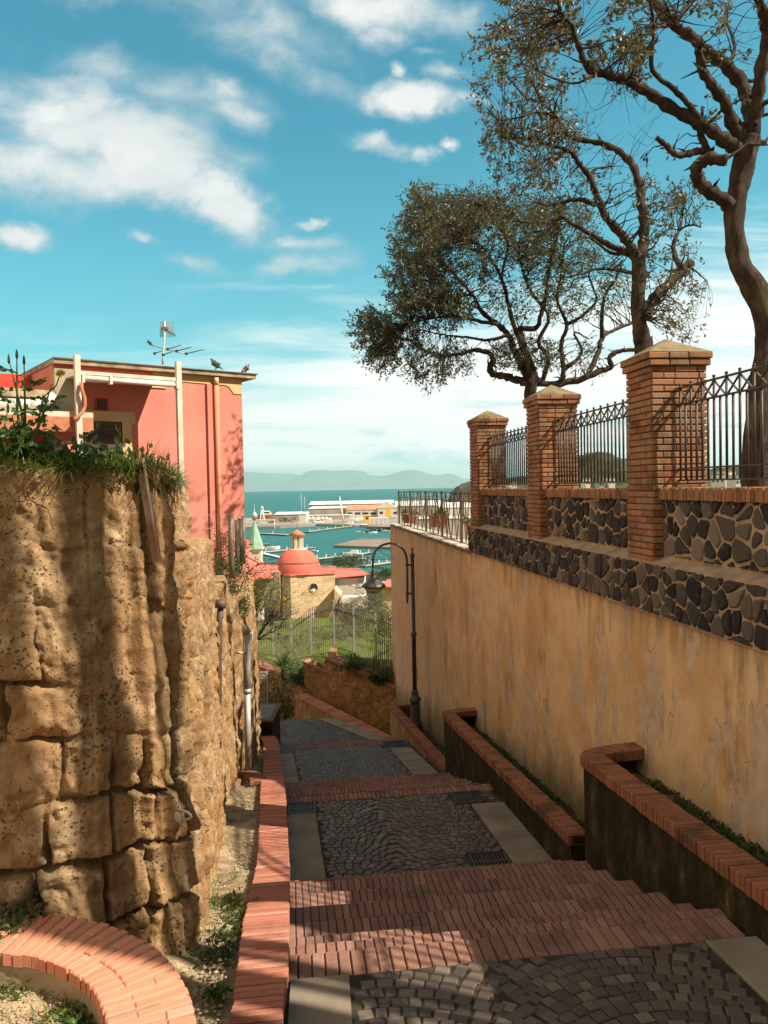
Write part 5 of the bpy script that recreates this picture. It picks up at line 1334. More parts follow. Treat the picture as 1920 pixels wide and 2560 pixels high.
    b = MB(); b.prism([H(kl-9, zb_-.38, .9), H(dl-.05, zb_-.38, .9), H(dl-.05, zb_-.10, .9), H(kl-9, zb_-.10, .9)], HN*-.04); flip(b.build('porch_fascia', 'terracotta', e))
    # concrete water tank panel between the posts
    a0 = kz(342, 400)[0]; a1 = kz(505, 400)[0]; z0 = kz(400, 660)[1]; z1 = kz(400, 372)[1]
    panel('side_panel', [(a0, z0), (a1, z0), (a1, z1), (a0, z1)], 'concrete', .12, .12)
    # white drain pipe on the terrace
    b = MB(); zp = kz(100, 598)[1]; b.tube([H(kl-8, zp, .2), H(kl-.4, zp, .2), H(kl-.15, zp+.06, .2), H(kl-.05, zp+.2, .18)], .085, 12); b.tube([H(kl-.5, zp, .2), H(kl-.3, zp, .2)], .10, 12)
    b.build('waste_pipe', 'pipe_white', e)
    # pergola frame: two white posts and cross beam, thin canopy between wall and beam
    pe = thing('awning_frame', 'white frame of two posts and a beam with rolled awning before the pink house', 'awning', H(-3, -1.5, 1.0))
    off = 1.0
    def Fo(x, y, o=off): p = F(x, y, o); return p
    for (xt, yt, xb, yb) in ((497, 278, 512, 830), (1153, 322, 1177, 1060)):
        t = Fo(xt, yt); bt = Fo(xb, yb); bt = Vector((t.x, t.y, bt.z-.5)); b = MB(); b.obox((t+bt)/2, HE, HN, K, .105, .10, (t-bt).length); b.build('post', 'white_paint', pe)
    l = Fo(515, 390); r = Fo(1150, 440); zz = (l.z+r.z)/2; b = MB(); l.z = r.z = zz
    b.obox((l+r)/2, HE, HN, K, (r-l).length, .05, .07); b.build('beam', 'white_paint', pe)
    l2 = Fo(535, 435); r2 = Fo(1143, 458); z2 = (l2.z+r2.z)/2; l2.z = r2.z = z2-.02; b = MB(); b.tube([l2, r2], .05, 12); b.obox((l2+r2)/2+K*.06, HE, HN, K, (r2-l2).length, .03, .025)
    for k in (.0, .28, 1): q = l2.lerp(r2, k); b.obox(q, HE, HN, K, .05, .14, .16)
    b.build('awning_roll', 'pipe_white', pe)
    kr = fk(F(985, 465))[0]; kL = fk(l)[0]
    b = MB(); b.prism([H(kL, zz-.05, .97), H(kr+.12, zz-.05, .97), H(kr-.0, zz-.02, .03), H(kL, zz-.02, .03)], (0, 0, .03)); flip(b.build('canopy', 'fascia', pe))
    b = MB(); pts = [Fo(527, 460, 1.1), Fo(530, 500, 1.15), Fo(548, 560, 1.15), Fo(550, 610, 1.15), Fo(535, 650, 1.15), Fo(505, 675, 1.2), Fo(487, 690, 1.2), Fo(483, 705, 1.2)]
    b.tube(pts, .035, 10); tag(b.build('hose', 'terracotta'), 'flexible orange drain hose curling down beside the left awning post', 'hose')
house()
def antenna():
    Y = 17.6; c = lambda x, y: PX(340+x/5.53, 780+y/5.53, Y)
    e = thing('tv_antenna', 'television antenna with a grid reflector and a long yagi arm on the house roof', 'antenna', c(370, 720))
    b = MB(); b.tube([c(368, 725), c(372, 600), c(392, 400), c(400, 130)], .022, 8); b.build('mast', 'pipe_white', e)
    b = MB()
    for i in range(9): x = lerp(333, 398, i/8); b.tube([c(x, 138), c(x, 345)], .0035, 4)
    for i in range(9): x = lerp(402, 523, i/8); b.tube([c(x, 135), c(x, 350)], .0035, 4)
    for i in range(12): y = lerp(138, 346, i/11); b.tube([c(333, y), c(400, y-3), c(523, y+3)], .0035, 4)
    b.tube([c(400, 240), c(545, 310)], .012, 5)
    for k in (.2, .35, .5, .65, .8, 1): q = c(lerp(400, 545, k), lerp(240, 310, k)); b.tube([q-K*.05, q+K*.05], .008, 4)
    b.obox(c(395, 225), Vector((1, 0, 0)), Vector((0, 1, 0)), K, .14, .08, .06)
    b.build('reflector', 'steel_dark', e)
    b = MB(); b.tube([c(180, 453), c(375, 500), c(560, 545), c(695, 580)], .013, 6); b.build('boom', 'steel', e)
    for (x, y, x2, y2) in ((440, 515, 622, 455), (560, 542, 766, 484), (695, 577, 937, 517), (258, 573, 360, 538), (375, 592, 510, 545)):
        b = MB(); b.tube([c(x, y), c(x2, y2)], .010, 6); b.obox(c(x, y), Vector((1, 0, 0)), Vector((0, 1, 0)), K, .05, .05, .05); b.build('element', 'iron', e)
antenna()
def bird(px, py, Y, h, lab, mat, face=1, tilt=55):
    """perched pigeon: skinned body, beak, tail and legs"""
    p = PX(px, py, Y)
    me = bpy.data.meshes.new('pigeon'); k = h/.30; f = face
    V_ = [(0, 0, .13), (.05*f, 0, .17), (.085*f, 0, .215), (.095*f, 0, .262), (.125*f, 0, .262), (-.06*f, 0, .09), (-.13*f, 0, .03), (-.19*f, 0, -.01), (.148*f, 0, .255)]
    R_ = [(.078, .075), (.070, .066), (.040, .040), (.036, .034), (.020, .018), (.048, .04), (.028, .018), (.026, .008), (.004, .004)]
    Ed = [(0, 1), (1, 2), (2, 3), (3, 4), (4, 8), (0, 5), (5, 6), (6, 7)]
    me.from_pydata([tuple(Vector(v)*k) for v in V_], Ed, []); o = bpy.data.objects.new('pigeon', me); COL.objects.link(o)
    md = o.modifiers.new('skin', 'SKIN')
    for v, r in zip(me.skin_vertices[0].data, R_): v.radius = (r[0]*k, r[1]*k)
    me.skin_vertices[0].data[0].use_root = True
    o.modifiers.new('sub', 'SUBSURF').levels = 2; o.modifiers['sub'].render_levels = 2
    me.materials.append(MAT[mat]); 
    dg = bpy.context.evaluated_depsgraph_get(); nm = bpy.data.meshes.new_from_object(o.evaluated_get(dg)); bpy.data.objects.remove(o)
    for q in nm.polygons: q.use_smooth = True
    o = bpy.data.objects.new('pigeon', nm); COL.objects.link(o); o.location = p; tag(o, lab, 'bird', 'birds perched on the house roof')
    b = MB()
    for s_ in (-1, 1): b.tube([p+Vector((0, s_*.02, .09))*k, p+Vector((.01*f, s_*.02, 0))*k], .006*k, 5); b.tube([p+Vector((.01*f, s_*.02, 0.004))*k, p+Vector((.05*f, s_*.025, 0.004))*k], .005*k, 4)
    b.build('legs', 'rust', o)
bird(540, 924, 17.9, .27, 'dark pigeon standing upright on the house roof edge', 'pigeon', -1)
bird(614, 934, 18.6, .24, 'pale brown pigeon crouched at the far corner of the house roof', 'pigeon_brown', 1)
bird(374, 863, 17.6, .13, 'tiny dark bird on the left tip of the antenna', 'pigeon', -1)
# ------------------------------------------------------------------ town below
def box_house(name, lab, cat, px0, px1, ytop, ybot, Y, depth, wall, rot=0, group=None, roof=None, roofmat='roof_red', extra=None):
    a = PX(px0, ytop, Y); c = PX(px1, ybot, Y); e = thing(name, lab, cat, Vector(((a.x+c.x)/2, Y, c.z)), group)
    b = MB(); b.box((a.x, Y, c.z-2), (c.x, Y+depth, a.z)); b.build('wall', wall, e)
    if roof:
        b = MB(); h = roof; o = .3
        b.prism([(a.x-o, Y-o, a.z-.02), (a.x-o, Y+depth+o, a.z-.02), (a.x-o, Y+depth+o, a.z+h), ], (c.x-a.x+2*o, 0, 0))
        flip(b.build('roof', roofmat, e))
    return e, a, c
def town():
    # church: stone block, red dome, lantern
    Y = 80.0; e = thing('church', 'tuff stone church block with a red dome, white lantern and a round window', 'church', PX(750, 1570, Y))
    a = PX(726, 1440, Y); c = PX(836, 1575, Y); z0 = c.z-2; zt = a.z
    fd = Vector((.94, .34, 0)).normalized(); sd = Vector((-fd.y, fd.x, 0)); A0 = Vector((a.x, Y, 0)); W0 = 4.75; ch = [A0, A0+fd*W0, A0+fd*W0+sd*8.5, A0+sd*8.5]
    b = MB(); b.prism([q+K*z0 for q in ch], (0, 0, zt-z0)); flip(b.build('wall', 'ashlar', e))
    b = MB(); mc = (ch[0]+ch[2])/2; b.prism([mc+(q-mc)*1.03+K*(zt-.02) for q in ch], (0, 0, .10)); flip(b.build('cornice', 'dome_red', e))
    # lower buttress stair to the right
    b = MB(); b.prism([tuple(PX(836, 1472, Y)), tuple(PX(852, 1490, Y)), tuple(PX(800, 1580, Y)), tuple(PX(836, 1580, Y))], (0, 3, 0)); flip(b.build('sloping_wall', 'ashlar', e))
    cx = PX(745, 1440, Y+2.6); R = 58/1950*(Y+2.6)
    b = MB(); n = 22; prof = []
    Hd = (PX(745, 1380, Y+2.6).z-cx.z)
    for i in range(n+1):
        k = i/n; ang = k*math.pi/2*.93; prof.append((R*math.cos(ang)**.92 if k else R, Hd*1.04*math.sin(ang)))
    b.lathe((cx.x, Y+2.6, zt+.05), [(R*1.03, 0)]+prof, 48); dome = b.build('dome', 'dome_red', e)
    zl = zt+Hd; lw = .78
    b = MB(); b.lathe((cx.x, Y+2.6, zl-.06), [(1.05, 0), (1.0, .14)], 8, m=0)
    for i in range(6):
        a_ = i/6*6.283+.3; b.obox(Vector((cx.x+.52*math.cos(a_), Y+2.6+.52*math.sin(a_), zl+.75)), Vector((1, 0, 0)), Vector((0, 1, 0)), K, .26, .26, 1.35)
    b.lathe((cx.x, Y+2.6, zl+1.38), [(.84, 0), (.86, .1)], 8); b.lathe((cx.x, Y+2.6, zl+.1), [(.42, 0), (.42, 1.3)], 8)
    ln = b.build('lantern', 'white_wall', e)
    b = MB(); b.lathe((cx.x, Y+2.6, zl+1.48), [(.92, 0), (.5, .32), (.12, .55), (.05, .62)], 8); b.tube([(cx.x, Y+2.6, zl+2.05), (cx.x, Y+2.6, zl+2.9)], .035, 5); b.tube([(cx.x-.18, Y+2.6, zl+2.6), (cx.x+.18, Y+2.6, zl+2.6)], .03, 5)
    b.build('lantern_roof', 'terracotta', ln)
    # round window
    q = PX(782, 1472, Y); b = MB(); N = 26
    wc = A0+fd*(W0*.51)-sd*.03+K*q.z; b.prism([wc+fd*.43*math.cos(i/N*6.283)+K*.46*math.sin(i/N*6.283) for i in range(N)], sd*.02); wn = flip(b.build('window', 'dark', e))
    b = MB()
    ring = [wc+fd*.46*math.cos(i/N*6.283)+K*.49*math.sin(i/N*6.283) for i in range(N+1)]; b.tube(ring, .05, 5, cap=False)
    b.prism([wc-sd*.02+fd*x_+K*z_ for x_, z_ in ((-.33, -.2), (.05, -.05), (.3, -.28), (0, -.42))], sd*.015, m=1)
    b.build('window_frame', ['ashlar', 'white_wall'], wn)
    b = MB(); g = PX(692, 1440, Y+3.2); g = A0+sd*4.2-fd*.12; b.tube([g+K*(zt-.1), g+K*(zt-5)], .13, 8); b.build('downpipe', 'steel_dark', e)
    # bell tower with green spire
    Y = 72.0; q = PX(638, 1372, Y); e = thing('bell_tower', 'cream bell tower with a pointed green copper spire', 'tower', PX(638, 1460, Y))
    wv = 16/1950*Y; zb = PX(638, 1470, Y).z-3
    b = MB(); b.box((q.x-wv, Y-wv, zb), (q.x+wv, Y+wv, q.z)); b.build('wall', 'white_wall', e)
    b = MB(); b.box((q.x-wv-.16, Y-wv-.16, q.z-.02), (q.x+wv+.16, Y+wv+.16, q.z+.16))
    for i in range(7): x = lerp(q.x-wv, q.x+wv, (i+.5)/7); b.box((x-.04, Y-wv-.12, q.z-.2), (x+.04, Y-wv+.01, q.z-.02))
    b.build('cornice', 'white_wall', e)
    b = MB(); ap = PX(628, 1300, Y); ap = Vector((q.x-.15, Y, ap.z)); s_ = wv+.05; z = q.z+.14
    b.lathe((q.x, Y, z), [(s_*1.25, 0), (s_*1.02, .55), (.03, ap.z-z)], 8); sp_ = b.build('spire', 'copper', e)
    for f in sp_.data.polygons: f.use_smooth = False
    b = MB(); t = Vector((q.x, Y, ap.z)); b.lathe(t, [(.04, -.1), (.22, .1), (.3, .35), (.22, .6), (.04, .75), (.03, 1.3), (.02, 1.5)], 12); b.build('finial', 'steel', e)
    b = MB(); x = q.x+wv*.15; b.prism([(x-.19, Y-wv-.02, q.z-1.95), (x+.19, Y-wv-.02, q.z-1.95), (x+.19, Y-wv-.02, q.z-.9), (x+.1, Y-wv-.02, q.z-.72), (x, Y-wv-.02, q.z-.66), (x-.1, Y-wv-.02, q.z-.72), (x-.19, Y-wv-.02, q.z-.9)], (0, .015, 0)); b.build('window', 'terracotta', e)
    # long red tiled roof on the left, falling to the right, rows of tiles
    e = thing('red_roofed_building', 'red tiled building stepping down behind the pink house', 'building', PX(620, 1480, 48))
    def tiled(name, pts, mat, n, parent, rad=.10):
        p0, p1, p2, p3 = [Vector(p) for p in pts]       # p0-p1 ridge, p3-p2 eave
        b = MB(); b.quadmesh([p0, p1, p2, p3], [(0, 1, 2, 3)])
        for i in range(n):
            k = (i+.5)/n; a_ = p0.lerp(p1, k); c_ = p3.lerp(p2, k); b.tube([a_, c_], rad, 6)
        b.tube([p0, p1], rad*1.3, 8); b.build(name, mat, parent)
    tiled('roof', [PX(560, 1405, 44), PX(612, 1352, 50), PX(650, 1440, 47), PX(575, 1500, 41)], 'roof_red', 16, e, .13)
    tiled('roof', [PX(560, 1400, 40), PX(580, 1372, 45), PX(640, 1450, 44), PX(560, 1490, 38)], 'roof_red', 14, e, .12)
    tiled('roof', [PX(622, 1405, 52), PX(692, 1418, 56), PX(700, 1445, 54), PX(612, 1448, 49)], 'roof_red', 18, e, .12)
    b = MB()
    for (x0, x1, yt, yb, Yy, mt) in ((560, 618, 1350, 1372, 47, 0), (606, 622, 1352, 1400, 50.5, 0), (622, 700, 1432, 1500, 53, 1)):
        a = PX(x0, yt, Yy); c = PX(x1, yb, Yy); b.box((a.x, Yy, c.z), (c.x, Yy+.5, a.z)); b.build('wall', ['roof_red', 'fascia'][mt], e); b = MB()
    b = MB(); pts = [PX(606, 1350, 50), PX(612, 1356, 50), PX(612, 1384, 49.7), PX(620, 1396, 49.4), PX(640, 1402, 49.2), PX(642, 1412, 49)]
    for a, c in zip(pts, pts[1:]): b.bar(a, c, .35, .2)
    b.build('ridge_wall', 'roof_red', e)
    # cream house with low red roofs right of the dome
    Y = 95.0; e = thing('cream_house', 'cream house with shallow red tiled roofs to the right of the church dome', 'house', PX(870, 1500, Y))
    a = PX(834, 1446, Y); c = PX(912, 1500, Y); b = MB(); b.box((a.x, Y, c.z-3), (c.x, Y+7, a.z)); b.build('wall', 'white_wall', e)
    tiled('roof', [PX(840, 1421, Y+7), PX(902, 1424, Y+7), PX(925, 1437, Y-.4), PX(828, 1446, Y-.4)], 'roof_red', 34, e, .09)
    tiled('roof', [PX(800, 1416, Y+8), PX(840, 1418, Y+8), PX(838, 1428, Y+4), PX(800, 1428, Y+4)], 'roof_red', 12, e, .09)
    for (x0, x1, y0, y1) in ((838, 846, 1448, 1470), (893, 906, 1449, 1464)):
        p, q = PX(x0, y0, Y), PX(x1, y1, Y); b = MB(); b.box((p.x, Y-.04, q.z), (q.x, Y-.01, p.z)); wn = b.build('window', 'grey_wall', e)
        b = MB(); b.box((p.x-.12, Y-.08, q.z-.15), (q.x+.12, Y-.005, q.z-.02)); b.build('sill', 'white_wall', wn)
    b = MB(); p = PX(880, 1440, Y-.5); 
    for dx in (0, .9): b.lathe((p.x+dx, Y-1.2, p.z-1.2), [(.0, 0), (.38, .1), (.42, .2)], 12)
    b.build('dish', 'steel', e)
    b = MB(); a = PX(862, 1493, Y-3); c = PX(912, 1490, Y-3); b.obox((a+c)/2-K*1.2, Vector((1, 0, 0)), Vector((0, 1, 0)), K, (c-a).length+.5, 2.6, 2.4); b.build('annex', 'white_wall', e)
    Y = 62.0; e = thing('low_red_roof_house', 'low house with a bright red roof and tuff wall right behind the street lamp shade', 'house', PX(975, 1490, Y))
    a = PX(955, 1468, Y); c = PX(1010, 1530, Y); b = MB(); b.box((a.x, Y, c.z-1), (c.x, Y+4, a.z)); b.build('wall', 'ashlar', e)
    tiled('roof', [PX(968, 1450, Y+3), PX(1010, 1448, Y+3), PX(1010, 1470, Y-.4), PX(950, 1466, Y-.4)], 'roof_red', 16, e, .08)
    # slack cables
    for (pts, lab) in (([(560, 1362, 30), (650, 1410, 45), (745, 1411, 60), (850, 1402, 60), (935, 1380, 55)], 'thick slack cable sagging in front of the red dome'),
                       ([(640, 1408, 50), (760, 1409, 60), (880, 1400, 62), (978, 1398, 60)], 'thin cable stretched past the dome towards the lamp')):
        b = MB(); q = [PX(*p) for p in pts]; b.tube(q, .03, 5); tag(b.build('cable', 'iron'), lab, 'cable', 'cables strung over the roofs')
town()
MAT['hull_dark'] = m_simple('hull_dark', (.05, .05, .06), (.10, .09, .09), .5, .6, 0)
def harbour():
    zs = SEA
    def at(px, py, z=zs): return onZ(px, py, z)
    # floating piers
    def pier(lab, x0, y0, x1, y1, wd, mat='pier', h=.55, piles=0):
        a = at(x0, y0, zs+h); c = at(x1, y1, zs+h); d = (c-a); n = Vector((-d.y, d.x, 0)).normalized()*wd/2
        if n.y < 0: n = -n
        e = thing('pier', lab, 'pier', (a+c)/2, 'floating piers in the harbour')
        b = MB(); b.prism([a-n, c-n, c+n, a+n], (0, 0, -.16)); flip(b.build('deck', mat, e))
        b = MB(); k = max(2, int(d.length/5)); 
        b.prism([a-n*.9-K*.17, c-n*.9-K*.17, c+n*.9-K*.17, a+n*.9-K*.17], (0, 0, -.7)); flip(b.build('float', 'rubber', e))
        for i in range(piles):
            q = a.lerp(c, (i+.5)/piles)+n*.8; b = MB(); b.box((q.x-.16, q.y-.16, q.z), (q.x+.16, q.y+.16, q.z+1.0)); b.build('bollard', 'boat_white', e)
    pier('short white pier with a tall pole at the far left of the harbour', 636, 1332, 720, 1336, 3.0, 'pier', .7, 1)
    pier('pier of thin deck slanting across the middle of the harbour below the boats', 768, 1329, 890, 1313, 2.6, 'pier', .7, 6)
    pier('left pier running behind the dome lantern', 655, 1380, 784, 1368, 2.2, 'pier', .6, 5)
    pier('pale pier starting below the left pier and running to the dome', 656, 1382, 716, 1396, 1.8, 'boat_white', .5, 0)
    pier('long white pier right of the dome reaching the small cabin boat', 786, 1397, 936, 1380, 2.0, 'pier', .6, 7)
    pier('nearest pier on the right, just left of the plastered wall', 905, 1414, 1000, 1402, 2.2, 'pier', .6, 5)
    pier('dark stub of a pier beside the green spire', 645, 1361, 671, 1358, 2.5, 'deck_wood', .5, 0)
    pier('dark landing pier under the white pavilion', 918, 1317, 1010, 1316, 5, 'deck_wood', 1.4, 0)
    b = MB(); p = [at(833, 1363, zs+.8), at(985, 1368, zs+.8), at(985, 1347, zs+.8), at(900, 1346.5, zs+.8)]
    b.prism(p, (0, 0, -.7)); o = flip(b.build('floating_platform', 'deck_wood')); tag(o, 'wide brown wooden platform floating in the harbour behind the lamp arm', 'platform')
    pier('narrow dark jetty behind the wide brown platform', 896, 1348, 985, 1349, 1.2, 'deck_wood', .9, 0)
    b = MB(); q = at(687, 1333, zs+.6); b.tube([q, q+K*7], .16, 6); tag(b.build('pole', 'boat_white'), 'white pole standing on the short left pier', 'pole')
    # boats: hull with a raised bow, cabin and windscreen
    def boat(px, py, L, lab, kind='cabin', ang=0, hull='boat_white', group='boats moored in the harbour', z=None):
        c = at(px, py, zs if z is None else z); e = thing('boat', lab, 'boat', c, group); A = Vector((math.cos(ang), math.sin(ang), 0)); B = Vector((-A.y, A.x, 0)); W_ = L*.32; h = L*.16
        b = MB(); vs = []; fs = []; N = 9
        for i in range(N):
            k = i/(N-1); wv = W_/2*(1-max(0, (k-.45)/.55)**2.0)*(.9 if i == 0 else 1)+.02; hz = h*(1+.45*k*k)
            o = c+A*(k-.5)*L; vs += [o-B*wv+K*hz, o-B*wv*.6-K*.15, o+B*wv*.6-K*.15, o+B*wv+K*hz]
        for i in range(N-1):
            for j in range(3): q = i*4+j; fs.append((q, q+4, q+5, q+1))
            fs.append((i*4, i*4+3, i*4+7, i*4+4))
        fs += [(0, 1, 2, 3), (N*4-4, N*4-1, N*4-2, N*4-3)]
        b.quadmesh(vs, fs); flip(b.build('hull', hull, e))
        if kind in ('cabin', 'cruiser'):
            b = MB(); s_ = .36 if kind == 'cabin' else .5
            o = c-A*L*.02+K*(h*1.1); bx = A*L*s_/2; by = B*W_*.33; hz = K*L*.17
            b.quadmesh([o-bx-by, o+bx-by, o+bx+by, o-bx+by, o-bx*.85-by*.9+hz, o+bx*.5-by*.9+hz, o+bx*.5+by*.9+hz, o-bx*.85+by*.9+hz], [(0, 3, 2, 1), (4, 5, 6, 7), (0, 1, 5, 4), (1, 2, 6, 5), (2, 3, 7, 6), (3, 0, 4, 7)])
            b.build('cabin', 'boat_white', e)
            b = MB(); b.obox(o-by*1.01-A*L*.02+hz*.55, A, B, K, L*s_*.6, .05, L*.06); b.build('windscreen', 'navy', e)
        elif kind == 'open':
            b = MB(); b.obox(c-A*L*.42+K*(h+.25), A, B, K, L*.1, L*.1, .6); b.build('outboard', 'rubber', e)
            b = MB(); b.obox(c+A*L*.05+K*(h*1.1), A, B, K, L*.12, W_*.4, .5); b.build('console', 'boat_white', e)
        elif kind == 'sail':
            b = MB(); b.tube([c+A*L*.05+K*h, c+A*L*.05+K*(h+L*1.35)], .09, 6); b.tube([c+A*L*.05+K*(h+1), c-A*L*.38+K*(h+1)], .07, 6); b.build('mast', 'boat_white', e)
            b = MB(); b.tube([c+A*L*.48+K*h, c+A*L*.05+K*(h+L*1.3)], .03, 4); b.tube([c-A*L*.48+K*h, c+A*L*.05+K*(h+L*1.3)], .03, 4); b.build('rigging', 'steel', e)
            b = MB(); b.obox(c+K*(h+.3), A, B, K, L*.4, W_*.4, .6); b.build('cabin', 'boat_white', e)
        elif kind == 'covered':
            b = MB(); b.lathe(c+K*(h*.9), [(W_*.48, 0), (W_*.42, .6), (W_*.2, 1.1), (.02, 1.3)], 12); b.build('cover', 'tin_roof', e)
        return e
    boat(884, 1391, 6.0, 'small white cabin boat with a canopy at the end of the long pier', 'cruiser', 2.9)
    boat(906, 1403, 4.6, 'little white open boat below the cabin boat', 'open', 2.7)
    boat(786, 1379, 3.0, 'small white dinghy alone in open water right of the dome lantern', 'open', 2.6)
    boat(680, 1374, 6.0, 'white motorboat tied to the left pier beside the lantern', 'open', .1)
    for x, y, L, a, kd, lab in ((744, 1312, 7.5, .05, 'open', 'long low white boat in front of the lettered shed'), (770, 1312, 7, 3.0, 'open', 'dark edged boat next to the long low white boat'), (796, 1311, 9, .2, 'cruiser', 'white cruiser moored in the middle of the quay'), (817, 1311, 7.5, .1, 'cabin', 'white boat right of the middle cruiser'),
                                (874, 1316, 8.5, 2.9, 'cruiser', 'white cruiser at the head of the slanting pier'), (902, 1317, 8, .1, 'cabin', 'white cabin boat beside the dark landing pier'), (855, 1315, 5.5, 0, 'open', 'small boat left of the cruiser at the slanting pier')):
        boat(x, y, L, lab, kd, a)
    for i, (x, lab) in enumerate(((900, 'leftmost dark inflatable dinghy of the moored row'), (912, 'second dark inflatable from the left of the moored row'), (921, 'inflatable in the middle left of the moored row'), (932, 'pale rigid inflatable in the middle of the moored row'), (943, 'open boat in the middle right of the moored row'), (953, 'open boat second from the right of the moored row'), (964, 'rightmost open boat of the moored row'))):
        boat(x, 1333-(i % 3)*1.6-(3 if i > 3 else 0), 4.5, lab, 'open', .2 if i % 2 else 2.9, 'rubber' if i % 3 else 'boat_white')
    zq = zs+1.2
    def q(px, py): return onZ(px, py, zq)
    for x, L, lab in ((770, 8, 'leftmost boat under a white cover on the quay'), (782, 8, 'second covered boat from the left on the quay'), (795, 8, 'covered boat in the middle of the row on the quay'), (806, 7, 'second covered boat from the right on the quay'), (816, 7, 'rightmost covered boat of the row on the quay')):
        boat(x, 1300.5, L, lab, 'covered', .15, 'boat_white', 'covered boats on the quay', zq+.6)
    boat(880, 1302, 9, 'white boat stored ashore in front of the orange roofed shed', 'cabin', .2, 'boat_white', 'boats ashore on the quay', zq+.6); boat(900, 1300, 8, 'second white boat ashore beside the yellow kiosk', 'open', .4, 'boat_white', 'boats ashore on the quay', zq+.6)
    boat(752, 1301, 12, 'sailing boat with an upright mast behind the lettered shed', 'sail', .3, 'boat_white', 'sailing boats by the quay', zq)
    boat(764, 1298, 11, 'sailing boat with a leaning mast right of the lettered shed', 'sail', 2.6, 'boat_white', 'sailing boats by the quay', zq)
    boat(668, 1297, 17, 'large brown wooden boat on the slip at the left end of the quay', 'cruiser', .1, 'orange_hull', 'boats ashore on the quay', zq)
    boat(654, 1312, 7, 'small boat at the left end of the harbour edge', 'open', .2); 
    # sheds
    def shed(name, lab, px0, px1, ytop, ybase, depth, wall, roofm, roofh=0, gable=False, skew=0):
        a = q(px0, ybase); Yd = a.y; c = q(px1, ybase); z1 = PX((px0+px1)/2, ytop, Yd).z
        xl, xr = PX(px0, ybase, Yd).x, PX(px1, ybase, Yd).x
        e = thing(name, lab, 'shed', Vector(((xl+xr)/2, Yd, zq)), 'sheds on the quay')
        b = MB(); b.box((xl, Yd, zq-.5), (xr, Yd+depth, z1)); b.build('wall', wall, e)
        b = MB(); xm = (xl+xr)/2
        if gable: b.prism([(xl-.6, Yd-.3, z1), (xr+.6, Yd-.3, z1), (xm, Yd-.3, z1+roofh)], (0, depth+.6, 0))
        else: b.prism([(xl-.4, Yd-.4, z1), (xl-.4, Yd+depth*.5, z1+roofh), (xl-.4, Yd+depth+.4, z1)], (xr-xl+.8, 0, 0))
        flip(b.build('roof', roofm, e)); return e, xl, xr, Yd, z1
    e, xl, xr, Yd, z1 = shed('lettered_shed', 'white and grey harbour shed with dark lettering and a white roof', 687, 748, 1286, 1307, 34, 'grey_wall', 'tin_roof', 1.2)
    # the lettering on its long side
    cu = bpy.data.curves.new('lettering', 'FONT'); cu.body = 'OMLIN'; cu.size = 5.0; cu.extrude = .04; cu.offset = .02; cu.space_character = 1.35
    to = bpy.data.objects.new('lettering', cu); COL.objects.link(to); dg = bpy.context.evaluated_depsgraph_get(); me = bpy.data.meshes.new_from_object(to.evaluated_get(dg)); bpy.data.objects.remove(to)
    co = np.array([v.co[:] for v in me.vertices]); mn = co.min(0); mx = co.max(0)
    TX0 = PX(697, 1297, Yd).x; TX1 = PX(739, 1297, Yd).x; Z0 = PX(715, 1300.5, Yd).z; Z1 = PX(715, 1293, Yd).z
    for v in me.vertices:
        x, y, z = v.co; v.co = (TX0+(x-mn[0])/(mx[0]-mn[0])*(TX1-TX0), Yd-.06-z, Z0+(y-mn[1])/(mx[1]-mn[1])*(Z1-Z0))
    me.materials.append(MAT['navy']); link('lettering', me, e)
    b = MB()
    for x in (699, 707, 713, 722): a = PX(x, 1302.5, Yd); b.box((a.x, Yd-.05, a.z-.35), (a.x+1.3, Yd-.01, a.z+.35))
    b.build('panel', 'navy', e)
    shed('cream_shed', 'cream fronted end building attached to the right of the lettered shed', 748.5, 766, 1284, 1305, 20, 'white_wall', 'tin_roof', .8)
    e, xl, xr, Yd, z1 = shed('low_shed', 'long low white shed with bays between the lettered shed and the grey hall', 767, 878, 1288, 1300, 8, 'white_wall', 'tin_roof', .3)
    for i in range(13):
        x = lerp(xl, xr, (i+.5)/13); b = MB(); b.box((x-1.2, Yd-.08, zq), (x+1.2, Yd-.02, z1-1.0)); b.build('bay', 'grey_wall', e)
    shed('grey_hall', 'large grey boat hall with a dark upper band and pale roof', 772, 866, 1271, 1294, 60, 'grey_wall', 'tin_roof', 1)
    e, xl, xr, Yd, z1 = shed('upper_hall', 'long hall behind with a bright white roof line', 774, 985, 1260, 1289, 40, 'hall_dark', 'tin_roof', 2.4)
    e, xl, xr, Yd, z1 = shed('orange_roofed_shed', 'white shed with an orange roof, square windows and a big yellow door', 866, 966, 1274, 1293, 22, 'white_wall', 'orange_roof', 3.4)
    for x0, x1 in ((868, 881), (887, 901), (906, 921), (926, 941)):
        a = PX(x0, 1281, Yd); c = PX(x1, 1286, Yd); b = MB(); b.box((a.x, Yd-.08, c.z), (c.x, Yd-.02, a.z)); b.build('window', 'navy', e)
    e, xl, xr, Yd2, z1 = shed('gable_shed', 'white gabled shed front with a tall yellow door', 945, 992, 1270, 1292.5, 26, 'white_wall', 'white_wall', 4.6, True)
    a = PX(965, 1271, Yd2); c = PX(978, 1291, Yd2); b = MB(); b.box((a.x, Yd2-.15, c.z), (c.x, Yd2-.05, a.z)); b.build('door', 'yellow', e)
    for x0 in (949, 984):
        a = PX(x0, 1279, Yd2); b = MB(); b.box((a.x, Yd2-.12, a.z-1.8), (a.x+2.4, Yd2-.02, a.z)); b.build('window', 'navy', e)
    shed('white_long_shed', 'white roofed shed to the right, seen through the terrace railing', 990, 1110, 1264, 1288, 30, 'grey_wall', 'tin_roof', 3.5)
